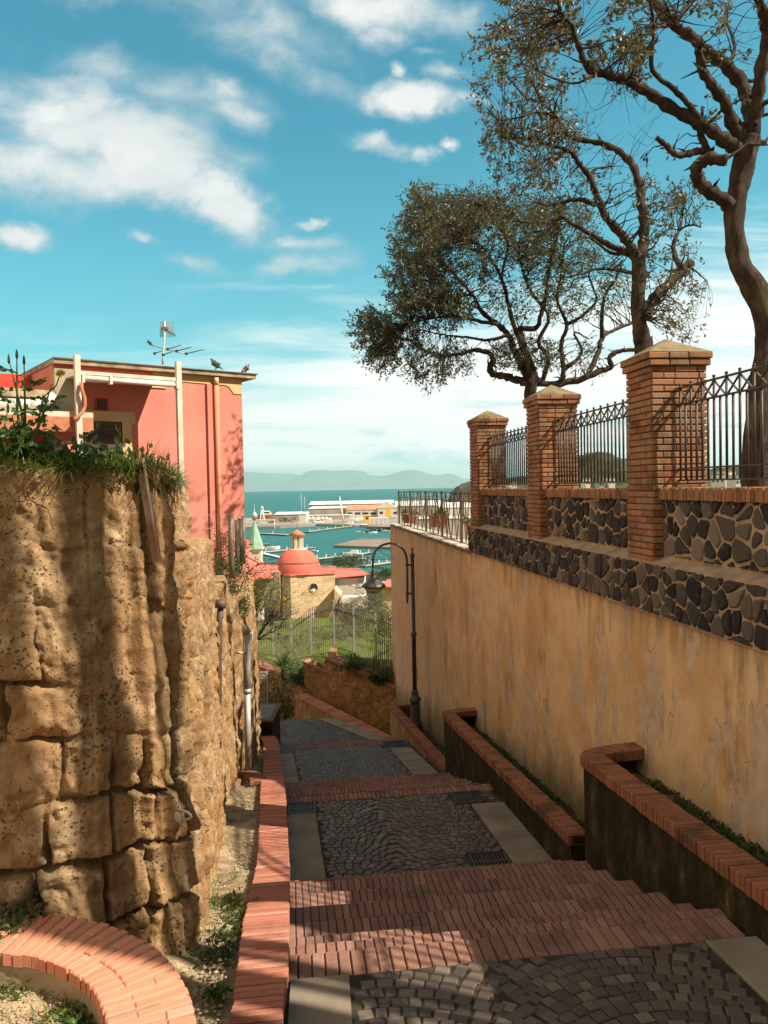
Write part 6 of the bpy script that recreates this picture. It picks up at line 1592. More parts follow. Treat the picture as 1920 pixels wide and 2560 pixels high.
    shed('far_white_shed', 'second white roofed shed seen through the right half of the terrace railing', 1100, 1240, 1268, 1290, 30, 'white_wall', 'tin_roof', 3.5)
    shed('near_grey_shed', 'low grey building behind the flower pots', 1040, 1200, 1296, 1318, 12, 'grey_wall', 'tin_roof', 1)
    # kiosk, pavilion, crane mast, white tower, poles
    a = q(918, 1305); b = MB(); b.box((a.x-2.4, a.y, zq), (a.x+2.4, a.y+4, zq+4)); k = b.build('kiosk', 'yellow'); tag(k, 'small yellow kiosk on the quay', 'kiosk')
    b = MB(); b.box((a.x-.8, a.y-.06, zq+1.6), (a.x+.8, a.y-.01, zq+3)); b.build('window', 'navy', k)
    b = MB(); b.box((a.x-2.7, a.y-.3, zq+4), (a.x+2.7, a.y+4.3, zq+4.3)); b.build('roof', 'tin_roof', k)
    a = q(947, 1311); e = thing('pavilion', 'white open pavilion on posts at the dark landing pier', 'pavilion', a)
    b = MB(); b.box((a.x-5.5, a.y, zq+3.4), (a.x+5.5, a.y+6, zq+3.9)); b.build('roof', 'boat_white', e)
    for i in range(5): b = MB(); x = a.x-5.2+i*2.6; b.box((x-.18, a.y+.1, zq-1), (x+.18, a.y+.4, zq+3.4)); b.build('post', 'boat_white', e)
    a = q(858, 1303); t = PX(849, 1241, a.y); b = MB(); b.tube([a, t], [.8, .3], 6); tag(b.build('crane_mast', 'boat_white'), 'tall white mast leaning left in front of the grey hall', 'mast')
    a = q(656, 1300); e = thing('harbour_light', 'slender white lattice light tower at the left end of the quay', 'tower', a); b = MB(); top = PX(655, 1270, a.y)
    for sx in (-1, 1):
        for sy in (-1, 1): b.bar(a+Vector((sx*1.4, sy*1.4, 0)), Vector((a.x+sx*.5, a.y+sy*.5, top.z)), .3, .3)
    for i in range(5): z = lerp(zq, top.z, i/5); w2 = lerp(1.4, .5, i/5); b.box((a.x-w2, a.y-w2, z), (a.x+w2, a.y+w2, z+.3))
    b.build('frame', 'boat_white', e); b = MB(); b.lathe((a.x, a.y, top.z-.3), [(.9, 0), (.9, .8), (.3, 1.5)], 8); b.build('lantern', 'boat_white', e)
    # low buildings of the town seen through the pillar railings
    rng = random.Random(3)
    for i, (px, py, wd, h, D, m_) in enumerate(((1795, 1185, 34, 22, 300, 'grey_wall'), (1826, 1178, 26, 28, 310, 'white_wall'), (1848, 1190, 16, 18, 290, 'white_wall'), (1476, 1133, 16, 7, 478, 'white_wall'), (1492, 1137, 10, 6, 470, 'ashlar'), (1530, 1195, 16, 8, 330, 'white_wall'), (1505, 1200, 12, 7, 330, 'grey_wall'), (1470, 1196, 12, 8, 340, 'white_wall'), (1285, 1205, 14, 9, 520, 'white_wall'), (1270, 1212, 10, 6, 540, 'grey_wall'))):
        a = PX(px-wd/2, py, D); c = PX(px+wd/2, py+h+10, D); labs = ['grey apartment block seen through the railing right of the nearest pillar', 'taller white block beside the grey apartment block', 'small white house right of the taller white block', 'villa on the crest of the wooded hill', 'small tuff house beside the villa on the crest', 'white house low on the wooded slope, rightmost', 'grey house low on the wooded slope, in the middle', 'white house low on the wooded slope, leftmost', 'white house seen through the railing between the far and middle pillars', 'grey house left of the white one between the far and middle pillars']
        e = thing('house', labs[i], 'house', Vector(((a.x+c.x)/2, D, c.z)), 'houses of the town on the right'); b = MB(); b.box((a.x, D, c.z-6), (c.x, D+8, a.z)); b.build('wall', m_, e)
        b = MB(); b.box((a.x-.2, D-.2, a.z), (c.x+.2, D+8.2, a.z+.3)); b.build('roof', 'terracotta' if i > 2 else 'fascia', e)
        nx = max(2, int((c.x-a.x)/1.6)); nz_ = max(1, int((a.z-c.z)/2.6))
        for u_ in range(nx):
            for v_ in range(nz_):
                x = lerp(a.x, c.x, (u_+.5)/nx); z = lerp(a.z, c.z, (v_+.4)/nz_); b = MB(); b.box((x-.35, D-.06, z-1.1), (x+.35, D-.02, z)); b.build('window', 'navy', e)
MAT['orange_hull'] = m_simple('orange_hull', (.25, .12, .06), (.40, .20, .11), .5, .6, 0)
MAT['hall_dark'] = m_simple('hall_dark', (.16, .13, .10), (.22, .19, .15), .2, .85, 0)
harbour()
# ------------------------------------------------------------------ far end of the path: terrace walls and steel fence
def mid():
    def capwall(lab, A, B, zt0, zt1, zb, th, face, cat='wall', capd=.26, grp=None, mat='brick_cap', name='low_wall', bw=.09):
        """wall from A to B (xy vectors), brick coping across it; front face towards the viewer"""
        d = (B-A); L = d.length; d.normalize(); n = Vector((d.y, -d.x, 0)); n = n if n.y < 0 else -n
        e = thing(name, lab, cat, (A+B)/2+K*zb, grp)
        m = 40; k = max(4, int(L/.25)); 
        X = np.zeros((m, k)); Y = np.zeros((m, k)); Z = np.zeros((m, k))
        for i in range(k):
            u = i/(k-1); zt = lerp(zt0, zt1, u)-.07
            for j in range(m):
                z = lerp(zb, zt, j/(m-1)); p = A+d*(L*u); X[j, i] = p.x; Y[j, i] = p.y; Z[j, i] = z
        ds = vnoise((X+Y)*2.2, Z*1.5, 31, 4)*.16
        X += n.x*ds; Y += n.y*ds
        gridmesh('wall', X, Y, Z, face, e)
        b = MB(); b.prism([A-n*.08+K*zb, B-n*.08+K*zb, B-n*th+K*zb, A-n*th+K*zb], (0, 0, min(zt0, zt1)-.07-zb)); flip(b.build('core', face, e))
        b = MB(); s = 0; f = (d*L+K*(zt1-zt0)).normalized(); nz = f.cross(n); nz = nz if nz.z > 0 else -nz
        while s < L-.02:
            w2 = bw*random.uniform(.93, 1.06); b.brick(A+d*(s+w2/2)-n*(th/2-.05)+K*(lerp(zt0, zt1, s/L)-.035), f, n, nz, w2-.012, th+.06, .08, .008, random.random(), 0, .003); s += w2
        b.build('coping', mat, e); return e
    v2 = lambda s, t: Vector((P(s, t, 0).x, P(s, t, 0).y, 0))
    px2 = lambda px, Y: Vector((PX(px, 1500, Y).x, Y, 0))
    # low wall along the right of the lower landing
    zA = PX(970, 1860, 24.2).z; zB = PX(738, 1738, 29.6).z
    capwall('low brick topped wall sloping down along the far lower landing', px2(738, 29.6), px2(972, 24.2), zB, zA, -10.2, .42, 'ochre_face', bw=.10)
    b = MB(); a, c = px2(742, 29.8), px2(985, 24.9); a2, c2 = px2(770, 31.4), px2(1000, 28.4)
    b.quadmesh([a+K*(zB-.12), c+K*(zA-.12), c2+K*(zA-1.2), a2+K*(zB-.6)], [(0, 1, 2, 3)]); struct(b.build('soil_strip', 'soil'))
    # big tuff terrace walls stepping to the left
    capwall('ochre tuff terrace wall with a sloping brick coping next to the plastered wall', px2(813, 30.2), px2(988, 28.3), PX(813, 1643, 30.2).z, PX(985, 1718, 28.3).z, -10.5, .5, 'tufa_far', grp='ochre terrace walls')
    capwall('short ochre terrace wall between its taller neighbour and the yucca', px2(755, 31.9), px2(818, 31.2), PX(755, 1652, 31.9).z, PX(812, 1678, 31.2).z, -11, .5, 'tufa_far', grp='ochre terrace walls')
    capwall('lowest ochre terrace wall at the left below the steel fence', px2(600, 37), px2(754, 32.6), PX(600, 1645, 37).z, PX(745, 1708, 32.6).z, -12.5, .5, 'tufa_far', grp='ochre terrace walls')
    b = MB(); b.prism([px2(813, 30.2)+K*-11, px2(813, 30.2)+K*(PX(813, 1643, 30.2).z-.05), px2(813, 30.2)+Vector((.3, 0, PX(813, 1643, 30.2).z-.05)), px2(813, 30.2)+Vector((.3, 0, -11))], (0, 2.2, 0)); tag(flip(b.build('terrace_return', 'tufa_far')), 'narrow return face at the left end of the tallest ochre terrace wall', 'wall')
    # garden beds on top of these walls
    b = MB()
    for (x0, Y0, x1, Y1, za, zc) in ((815, 30.5, 1010, 28.6, 1650, 1722), (757, 32.2, 818, 31.5, 1660, 1682), (600, 37.3, 754, 32.9, 1650, 1712)):
        A = px2(x0, Y0); B = px2(x1, Y1); b.quadmesh([A+K*(PX(x0, za, Y0).z-.05), B+K*(PX(x1, zc, Y1).z-.05), B+Vector((.6, 4.6, PX(x1, zc, Y1).z+.25)), A+Vector((.6, 4.6, PX(x0, za, Y0).z+.05))], [(0, 1, 2, 3)])
    struct(b.build('garden_ground', 'meadow'))
    # steel palisade fence
    def fence(lab, posts, wh):
        e = thing('steel_fence', lab, 'fence', PX(posts[0][0], posts[0][2], posts[0][3]), 'steel palisade fences before the meadow')
        tops = [PX(x, y0, Y) for x, y0, y1, Y in posts]; bots = [PX(x, y1+6, Y) for x, y0, y1, Y in posts]
        for t, bo in zip(tops, bots):
            b = MB(); b.obox((t+bo)/2, Vector((1, 0, 0)), Vector((0, 1, 0)), K, .075, .06, (t-bo).length); b.build('post', 'steel', e)
        for i in range(len(posts)-1):
            t0, t1, b0, b1 = tops[i], tops[i+1], bots[i], bots[i+1]; n = wh
            b = MB()
            for k in (.12, .88): b.bar(b0.lerp(t0, k)+Vector((0, .03, 0)), b1.lerp(t1, k)+Vector((0, .03, 0)), .04, .03)
            for j in range(1, n):
                u = j/n; a = b0.lerp(b1, u); c = t0.lerp(t1, u)+K*random.uniform(-.02, .02); b.obox((a+c)/2, Vector((1, 0, 0)), Vector((0, 1, 0)), K, .034, .02, (c-a).length)
                b.prism([c+Vector((-.015, -.01, -.002)), c+Vector((.015, -.01, -.002)), c+Vector((0, -.01, .07))], (0, .02, 0))
            b.build('panel', 'steel_dark', e)
        return e
    fence('lower left run of the pale steel fence behind the yucca', [(600, 1546, 1632, 40), (641.6, 1549, 1638, 38.5), (683, 1548, 1644, 37.2), (728, 1558, 1655, 36), ], 10)
    fence('raised steel fence with pointed pickets in the middle and right', [(729, 1560, 1657, 35.9), (777, 1521, 1650, 34.6), (835, 1500, 1640, 33.4), (885, 1518, 1642, 32.4), (940, 1533, 1670, 31.2), (1000, 1550, 1700, 30.0)], 11)
    fence('short darker run of steel fence in shade beside the plastered wall', [(932, 1640, 1690, 29.8), (952, 1626, 1708, 29.4), (972, 1610, 1722, 29.1), (995, 1600, 1730, 28.9)], 4)
    # yucca and shrubs on the beds
    p = PX(708, 1678, 33.6); e = thing('yucca', 'spiky dark green yucca growing on the terrace bed before the fence', 'yucca', p)
    b = MB()
    for i in range(170): blade(b, p+K*random.uniform(0, .25), rdir(.05, 1), random.uniform(.7, 1.15), .05, random.uniform(.05, .35), random.random())
    b.build('leaves', 'herb_dark', e); b = MB(); b.tube([p-K*.4, p+K*.25], .09, 8); b.build('stem', 'bark', e)
    bush('shrub', 'bright green bushy shrub spilling over the wall right of the yucca', 'shrub', PX(738, 1706, 32.5), (.62, .5, .62), 2200, .09, 'herb')
    bush('shrub', 'grassy green shrub at the top of the ochre wall beside its brick coping', 'shrub', PX(900, 1674, 29.4), (.9, .5, .36), 1500, .09, 'herb')
    bush('shrub', 'dark green shrub against the plastered wall above the ochre wall', 'shrub', PX(950, 1706, 28.7), (.8, .5, .42), 1900, .08, 'herb_dark')
    bush('shrub', 'small green tuft on the short middle wall', 'shrub', PX(792, 1667, 31.7), (.35, .4, .22), 500, .07, 'herb')
    bush('shrub', 'dark climbing shrub in shade below the lowest ochre wall', 'shrub', PX(682, 1790, 31), (.9, .6, 1.0), 2600, .09, 'herb_dark')
    bush('shrub', 'brown green creeper on the face of the lowest ochre wall', 'shrub', PX(715, 1800, 31.5), (.55, .5, 1.2), 1500, .07, 'leaf_rusty')
    bush('shrub', 'thin shrub growing through the fence in the middle of the meadow', 'shrub', PX(815, 1645, 38), (1.3, .8, .5), 350, .10, 'leaf_oak')
    bush('shrub', 'brown leafless bush on the meadow slope on the right', 'shrub', PX(905, 1610, 42), (2.0, 1.2, .7), 450, .11, 'leaf_rusty')
    for i, (x, y, Y, r, h, mt, lab) in enumerate(((905, 1530, 52, 2.2, 1.6, 'leaf_oak', 'olive brown bush in front of the cream house'), (955, 1525, 46, 1.9, 1.9, 'leaf_rusty', 'brown bush against the edge of the plastered wall'), (930, 1500, 60, 2.4, 1.7, 'leaf_oak', 'grey green bush below the low red roof'), (868, 1515, 62, 1.6, 2.0, 'leaf_oak', 'slender bush standing before the cream house wall'), (975, 1560, 40, 1.6, 1.7, 'leaf_light', 'light green bush behind the right end of the fence'),
                                            (845, 1412, 105, 4.6, 1.9, 'herb_dark', 'round dark hedge behind the red roofs by the water'), (882, 1414, 108, 3.2, 1.6, 'leaf_rusty', 'brownish hedge to the right of the dark round hedge'), (968, 1438, 90, 2.0, 1.6, 'herb_dark', 'dark bush by the water beside the plastered wall'), (860, 1565, 40, 1.8, .9, 'leaf_oak', 'low scrub on the upper meadow'))):
        bush('bush', lab, 'bush', PX(x, y+(34 if Y < 70 else 2), Y), (r, r*.7, h*.55), 1300 if Y < 70 else 1300, .055*Y/24+.02, mt, 'bushes between the meadow and the harbour')
    # weeds of the meadow
    b = MB()
    for i in range(9000):
        Y = random.uniform(34, 70)**1.0; px = random.uniform(630, 990); x = PX(px, 1500, Y).x
        y0 = 35.3-.36*min(max(x+1, 0), 12)
        if Y < y0+.4: continue
        z = float(np.interp(Y, [24, 31, 36, 75, 80], [-7.5, -7.6, -8.3, -12.2, -13.5]))-max(-x-2, 0)*.04
        r = random.random()
        for k in range(2): blade(b, (x+random.gauss(0, .1), Y, z-.15), rdir(.4, 1), random.uniform(.3, .6), .05, .5, r)
    tag(b.build('meadow_grass', 'leaf_light'), kind='stuff')
    # hedge tumbling over the left wall
    bush('ivy_shrub', 'green ivy like shrub with small orange flowers hanging over the far tuff wall', 'shrub', PX(578, 1530, 14.6), (.42, .5, .85), 4200, .05, 'herb')
    bush('ivy_shrub', 'lower right part of the shrub thinning out behind the drainpipe', 'shrub', PX(640, 1535, 19), (.75, .6, .75), 3000, .055, 'leaf_light')
    bush('ivy_shrub', 'orange flowered weeds below the wire fence', 'shrub', PX(565, 1425, 15.2), (.42, .4, .35), 1000, .045, 'leaf_rusty')
    # bare twiggy bush with dry yellow leaves
    p = PX(640, 1600, 22); e = thing('bare_bush', 'bare twiggy bush with a few yellow leaves in front of the church', 'bush', p); b = MB(); lf = MB()
    rng = random.Random(5)
    def tw(q, d, L, r, n):
        pts = [q]; 
        for k in range(4): d = (d+rdir()*.22).normalized(); q = q+d*L/4; pts.append(q)
        b.tube(pts, [r, r*.9, r*.75, r*.6, r*.4], 4)
        if n:
            for k in range(4): tw(pts[random.choice([2, 3, 4])], (d+rdir()*.9).normalized(), L*.7, r*.55, n-1)
    for (tx, ty) in ((690, 1470), (725, 1540), (735, 1570), (700, 1420), (760, 1560), (680, 1530), (715, 1500)):
        t = PX(tx, ty, 22); tw(p, (t-p).normalized(), (t-p).length*.55, .022, 3)
    b.build('branches', 'dry', e)
    for (tx, ty) in ((699, 1505), (709, 1503), (715, 1500), (676, 1555), (688, 1534)):
        q = PX(tx, ty, 21.8)
        for k in range(5): leaf(lf, q, rdir(), .12, .07, random.random())
    lf.build('leaves', 'petal', e)
    # wire fence posts near the roof edge
    e = thing('wire_fence', 'old timber and steel posts with sagging wire mesh beside the pink house', 'fence', PX(575, 1450, 15))
    for (x, y0, y1, Y, w_) in ((577, 1288, 1435, 14.2, .05), (592, 1300, 1420, 15.5, .045), (600, 1296, 1405, 16.5, .045), (608, 1290, 1400, 17.4, .04)):
        b = MB(); b.tube([PX(x+2, y1+10, Y), PX(x, y0, Y)], w_, 8); b.build('post', 'steel_dark', e)
    b = MB()
    for y in (1285, 1318, 1350, 1378): b.tube([PX(495, y+2, 13.2), PX(540, y+3, 13.7), PX(577, y, 14.2), PX(608, y+5, 17.4)], .004, 4)
    for i in range(13): x = 500+i*6.3; b.tube([PX(x, 1284, 13.6), PX(x+2, 1400, 13.6)], .0035, 4)
    b.build('mesh', 'rust', e)
    # iron gate and stone block at the left turn of the path
    e = thing('iron_gate', 'pale iron gate with diagonal bars at the left turn of the path', 'gate', PX(660, 1780, 27)); b = MB(); c = lambda x, y: PX(600+x/3.607, 1500+y/3.607, 27)
    for y in (650, 685, 705, 985): b.bar(c(60, y), c(245, y), .03, .02)
    for x in (175, 245): b.bar(c(x, 640), c(x, 990), .035, .03)
    for i in range(10): x = 80+i*18; b.bar(c(x, 705), c(x, 985), .012, .012)
    for (x0, x1) in ((60, 175), (175, 245)): b.bar(c(x0, 650), c(x1, 705), .02, .015); b.bar(c(x0, 705), c(x1, 650), .02, .015)
    b.bar(c(140, 850), c(245, 945), .02, .02); b.build('frame', 'pipe_white', e)
    A = P(22.3, -.55, -7.0); e = thing('stone_block', 'block of masonry with a brick rim at the end of the left kerb', 'plinth', A)
    z = PX(670, 1790, 22.3).z; x0 = PX(641, 1800, 22.3).x; x1 = PX(688, 1800, 22.3).x
    b = MB(); b.box((x0-.6, 21.9, z-2), (x1-.04, 23.6, z-.06)); b.build('body', 'mortar_dark', e)
    b = MB(); b.box((x0-.62, 21.86, z-.06), (x1, 23.64, z)); b.box((x0-.5, 22.0, z-.0), (x1-.12, 23.5, z+.004), m=1); b.build('top', ['brick_dark', 'slab'], e)
mid()
# ------------------------------------------------------------------ trees
def catmull(p, n=4):
    o = []
    for i in range(len(p)-1):
        q = [p[max(i-1, 0)], p[i], p[i+1], p[min(i+2, len(p)-1)]]
        for k in range(n):
            u = k/n; o.append(.5*((2*q[1])+(q[2]-q[0])*u+(2*q[0]-5*q[1]+4*q[2]-q[3])*u*u+(-q[0]+3*q[1]-3*q[2]+q[3])*u**3))
    o.append(p[-1]); return o
def tree(name, lab, Y, trunk, limbs, clusters, leafmat, leafsz, seed, conv=None, twr=.010, zbase=-1.2, per=26, extra=None, thin=1.0):
    random.seed(seed)
    c = conv or (lambda x, y, dy=0: PX(860+x/1.565, y/1.565, Y+dy))
    pxm = Y/1950/1.565
    tp = [c(x, y) for x, y, r in trunk]; root = tp[0].copy(); root.z = zbase
    e = thing(name, lab, 'tree', root, 'holm oaks behind the parapet')
    tpts = catmull([root]+tp, 5); rr = [trunk[0][2]*1.25]+[t[2] for t in trunk]
    rad = list(np.interp(np.linspace(0, len(rr)-1, len(tpts)), range(len(rr)), rr)*pxm)
    b = MB(); b.tube(tpts, rad, 14, lump=.10)
    for i in range(5):       # root flare
        a = i/5*6.283; d = Vector((math.cos(a), math.sin(a), 0)); b.tube([root+K*.35+d*rad[0]*.4, root+K*.1+d*rad[0]*1.0, root-K*.05+d*rad[0]*1.6], [rad[0]*.55, rad[0]*.4, rad[0]*.15], 8)
    b.build('trunk', 'bark', e)
    nodes = []
    for li, (pts, r0, r1) in enumerate(limbs):
        dmax = random.uniform(-1, 1)*1.3 if len(pts) > 3 else random.uniform(-.5, .5); n = len(pts); q = []
        for i, (x, y) in enumerate(pts): q.append(c(x+random.uniform(-2, 2), y+random.uniform(-2, 2), dmax*i/(n-1)))
        f = catmull(q, 5); f = [p if i in (0,) else p+rdir()*random.uniform(0, .012)*Y/10 for i, p in enumerate(f)]
        rad = list(np.linspace(r0, r1, len(f))*pxm)
        if r0 > 15: rad = [r_*(1+.18*math.sin(i*2.1+li)) for i, r_ in enumerate(rad)]
        b = MB(); b.tube(f, rad, 10 if r0 > 8 else 7, lump=.12)
        # stubs and spurs
        for k in range(len(f)//4):
            i = random.randrange(len(f)); d = rdir(-.2, 1); b.tube([f[i], f[i]+d*rad[i]*1.6, f[i]+(d+rdir()*.4)*rad[i]*random.uniform(2, 5)], [rad[i]*.5, rad[i]*.3, .004], 5)
        b.build('limb', 'bark', e)
        nodes += [(p, rd) for p, rd in zip(f, rad)]
    N = np.array([p[:] for p, _ in nodes])
    tw = MB(); lf = MB()
    for (cx, cy, rx_, ry_, dn, cnt, dep, mode) in clusters:
        for i in range(int(cnt*thin)):
            a = random.uniform(0, 6.283); k = math.sqrt(random.random()); 
            if random.random() < dn: k = k**.6
            t = c(cx+rx_*k*math.cos(a), cy+ry_*k*math.sin(a), random.gauss(0, dep))
            d2 = ((N-np.array(t[:]))**2).sum(1); j = int(np.argmin(d2+np.random.rand(len(N))*.5)); o = nodes[j][0]; L = (t-o).length
            if L < .02: continue
            mid_ = o.lerp(t, .5)+rdir()*L*.14+K*L*.06; pth = catmull([o, o.lerp(mid_, .5)+rdir()*L*.05, mid_, t], 3)
            tw.tube(pth, list(np.linspace(min(nodes[j][1]*.5, twr*(1+L*.5)), .0025, len(pth))), 4, cap=False)
            # twiglets with leaves near the tip
            m = max(2, int(per*mode*random.uniform(.5, 1.4)))
            dirn = (t-mid_).normalized()
            for s_ in range(3):
                d = (dirn+rdir()*.8).normalized(); q0 = pth[random.choice([-3, -2, -1])]; ll = random.uniform(.10, .30)*Y/13; q1 = q0+d*ll
                tw.tube([q0, q1], [.004, .002], 3, cap=False)
                for u in range(m//3):
                    kk = random.uniform(.15, 1.05); p = q0.lerp(q1, kk)+rdir()*.02
                    leaf(lf, p, (d*.7+rdir()), leafsz*random.uniform(.6, 1.25), leafsz*random.uniform(.34, .5), min(1, max(0, random.gauss(.45, .27))))
    for (cnt, x0, x1, y0, y1) in (extra or []):        # bare whippy shoots
        for i in range(cnt):
            t = c(random.uniform(x0, x1), random.uniform(y0, y1), random.gauss(0, .5)); j = int(np.argmin(((N-np.array(t[:]))**2).sum(1))); o = nodes[j][0]; L = (t-o).length
            tw.tube(catmull([o, o.lerp(t, .5)+rdir()*L*.2, t], 3), [.004, .0035, .003, .003, .0025, .002, .0015], 3, cap=False)
    tw.build('twigs', 'bark', e); lf.build('foliage', leafmat, e)
    return e
tree('holm_oak', 'broad leafy tree leaning left over the farthest pillars', 18.5, [(745, 1640, 24), (728, 1560, 22), (735, 1500, 24), (745, 1480, 20)],
     [([(740, 1500), (690, 1490), (640, 1478), (590, 1465), (568, 1440), (585, 1410), (560, 1378), (510, 1370), (470, 1385), (400, 1392), (330, 1380), (250, 1330), (190, 1320)], 17, 3),
      ([(740, 1500), (700, 1440), (670, 1380), (640, 1310), (600, 1270), (540, 1220), (500, 1150), (440, 1080), (380, 1020)], 17, 4),
      ([(745, 1500), (715, 1430), (690, 1340), (660, 1260), (640, 1180), (615, 1090), (560, 990), (500, 930)], 13, 3),
      ([(600, 1270), (520, 1255), (430, 1240), (330, 1250), (240, 1270)], 8, 2), ([(640, 1310), (560, 1330), (480, 1320), (400, 1310), (300, 1290)], 7, 2),
      ([(755, 1500), (730, 1420), (690, 1300), (700, 1285), (750, 1282), (770, 1230), (790, 1170), (800, 1080), (830, 950), (850, 850), (860, 790)], 14, 3),
      ([(755, 1500), (840, 1500), (860, 1450), (850, 1350), (870, 1270), (835, 1170), (850, 1080), (860, 960)], 13, 3), ([(770, 1510), (800, 1400), (760, 1340), (800, 1240), (740, 1150), (700, 1060), (680, 960)], 10, 3),
      ([(800, 1515), (880, 1495), (930, 1482), (1000, 1452), (1045, 1435), (1040, 1395), (1090, 1370), (1140, 1365), (1180, 1330)], 15, 6), ([(950, 1475), (995, 1380), (1010, 1320), (1060, 1290), (1130, 1262), (1200, 1240)], 11, 4),
      ([(1010, 1320), (1010, 1230), (1020, 1160), (1060, 1100), (1085, 1040)], 9, 3), ([(870, 1270), (930, 1240), (990, 1170), (960, 1080), (990, 1000)], 8, 2), ([(860, 1450), (930, 1380), (900, 1300), (960, 1330)], 8, 2),
      ([(500, 1150), (430, 1160), (340, 1150), (260, 1120)], 6, 2), ([(560, 990), (470, 960), (400, 890), (330, 830), (300, 780)], 6, 2), ([(615, 1090), (640, 960), (600, 880), (540, 800)], 6, 2)],
     [(300, 820, 75, 90, .3, 150, .8, 1.3), (380, 870, 130, 110, .2, 190, 1.0, 1.2), (300, 960, 110, 120, .2, 230, 1.1, 1.3), (290, 1100, 115, 140, .2, 260, 1.2, 1.4), (430, 1050, 140, 150, .1, 210, 1.2, 1.1), (350, 1210, 160, 80, .2, 230, 1.0, 1.3), (500, 820, 90, 90, .2, 150, 1.0, 1.1),
      (120, 1290, 80, 80, .2, 170, .7, 1.3), (150, 1400, 70, 50, .2, 90, .6, 1.1), (230, 1330, 80, 60, .2, 90, .6, 1.1), (330, 1430, 85, 70, .3, 110, .6, 1.1), (440, 1400, 60, 50, .2, 50, .5, .9), (560, 900, 110, 160, 0, 120, 1.2, .9), (680, 880, 140, 150, 0, 260, 1.3, 1.0),
      (820, 930, 180, 150, 0, 330, 1.3, .9), (700, 1380, 130, 70, 0, 130, .6, .9), (900, 1400, 130, 70, 0, 60, .7, .7), (960, 1110, 160, 140, 0, 190, 1.0, .8), (740, 1120, 200, 130, 0, 200, 1.0, .8)],
     'leaf_oak', .078, 11, extra=[(60, 500, 1000, 950, 1350)], thin=.62)
tree('holm_oak', 'middle tree with a split trunk and thin reddish foliage behind the nearest pillar', 13.0, [(1175, 1400, 36), (1168, 1340, 32), (1155, 1260, 28), (1150, 1180, 27), (1155, 1080, 27), (1152, 1010, 28)],
     [([(1152, 1020), (1110, 990), (1040, 960), (960, 912), (890, 872), (850, 850), (800, 865), (740, 872), (660, 865)], 15, 3), ([(1150, 1030), (1130, 980), (1090, 920), (1020, 840), (985, 760), (960, 690), (920, 640), (880, 590), (800, 565), (720, 540), (620, 540)], 20, 3),
      ([(1155, 1030), (1172, 960), (1175, 880), (1165, 800), (1155, 720), (1125, 640), (1070, 590), (1000, 560), (920, 545), (870, 520), (830, 460), (780, 410), (700, 370), (640, 300)], 22, 3),
      ([(1170, 1240), (1190, 1200), (1230, 1150), (1290, 1090), (1350, 1035)], 24, 20), ([(1320, 1050), (1295, 1000), (1290, 950), (1310, 900), (1330, 810), (1340, 760)], 12, 3), ([(1310, 900), (1360, 880), (1400, 890)], 5, 2),
      ([(1150, 1070), (1080, 1060), (1000, 1050), (920, 1075), (850, 1090)], 8, 2), ([(985, 800), (930, 780), (860, 790), (800, 805), (760, 790)], 11, 3), ([(960, 690), (990, 660), (1060, 650)], 8, 2), ([(1110, 990), (1040, 990), (960, 930), (880, 950)], 8, 2),
      ([(830, 460), (760, 440), (680, 460), (600, 470)], 7, 2), ([(780, 410), (740, 330), (700, 250), (690, 170)], 6, 2), ([(880, 590), (820, 610), (760, 650), (700, 670)], 7, 2), ([(1350, 1040), (1375, 1060), (1420, 1100)], 5, 2)],
     [(640, 560, 100, 80, .2, 90, .9, .9), (720, 480, 120, 90, .1, 110, .9, .9), (800, 560, 120, 90, 0, 90, .9, .9), (680, 300, 120, 120, 0, 100, 1.0, .9), (800, 330, 80, 90, 0, 60, .8, .8), (700, 700, 130, 90, 0, 90, .9, .9), (620, 800, 70, 60, 0, 40, .6, .9), (860, 720, 120, 110, 0, 60, .8, .8), (900, 480, 80, 70, 0, 30, .7, .7),
      (540, 340, 45, 40, 0, 22, .5, .9), (560, 460, 50, 40, 0, 24, .5, .9), (960, 800, 130, 90, 0, 40, .8, .7), (1000, 620, 60, 60, 0, 14, .5, .7), (1230, 830, 80, 110, 0, 60, .9, .9), (1330, 780, 90, 70, 0, 70, .6, .9), (1260, 1000, 90, 110, 0, 60, 1.0, .9), (1330, 1200, 110, 130, 0, 110, .9, .8), (1180, 760, 60, 60, 0, 24, .7, .8), (780, 860, 60, 60, 0, 28, .5, .9)],
     'leaf_rusty', .075, 12, extra=[(50, 850, 1250, 380, 760), (40, 1200, 1450, 1050, 1350)], per=20, thin=.40)
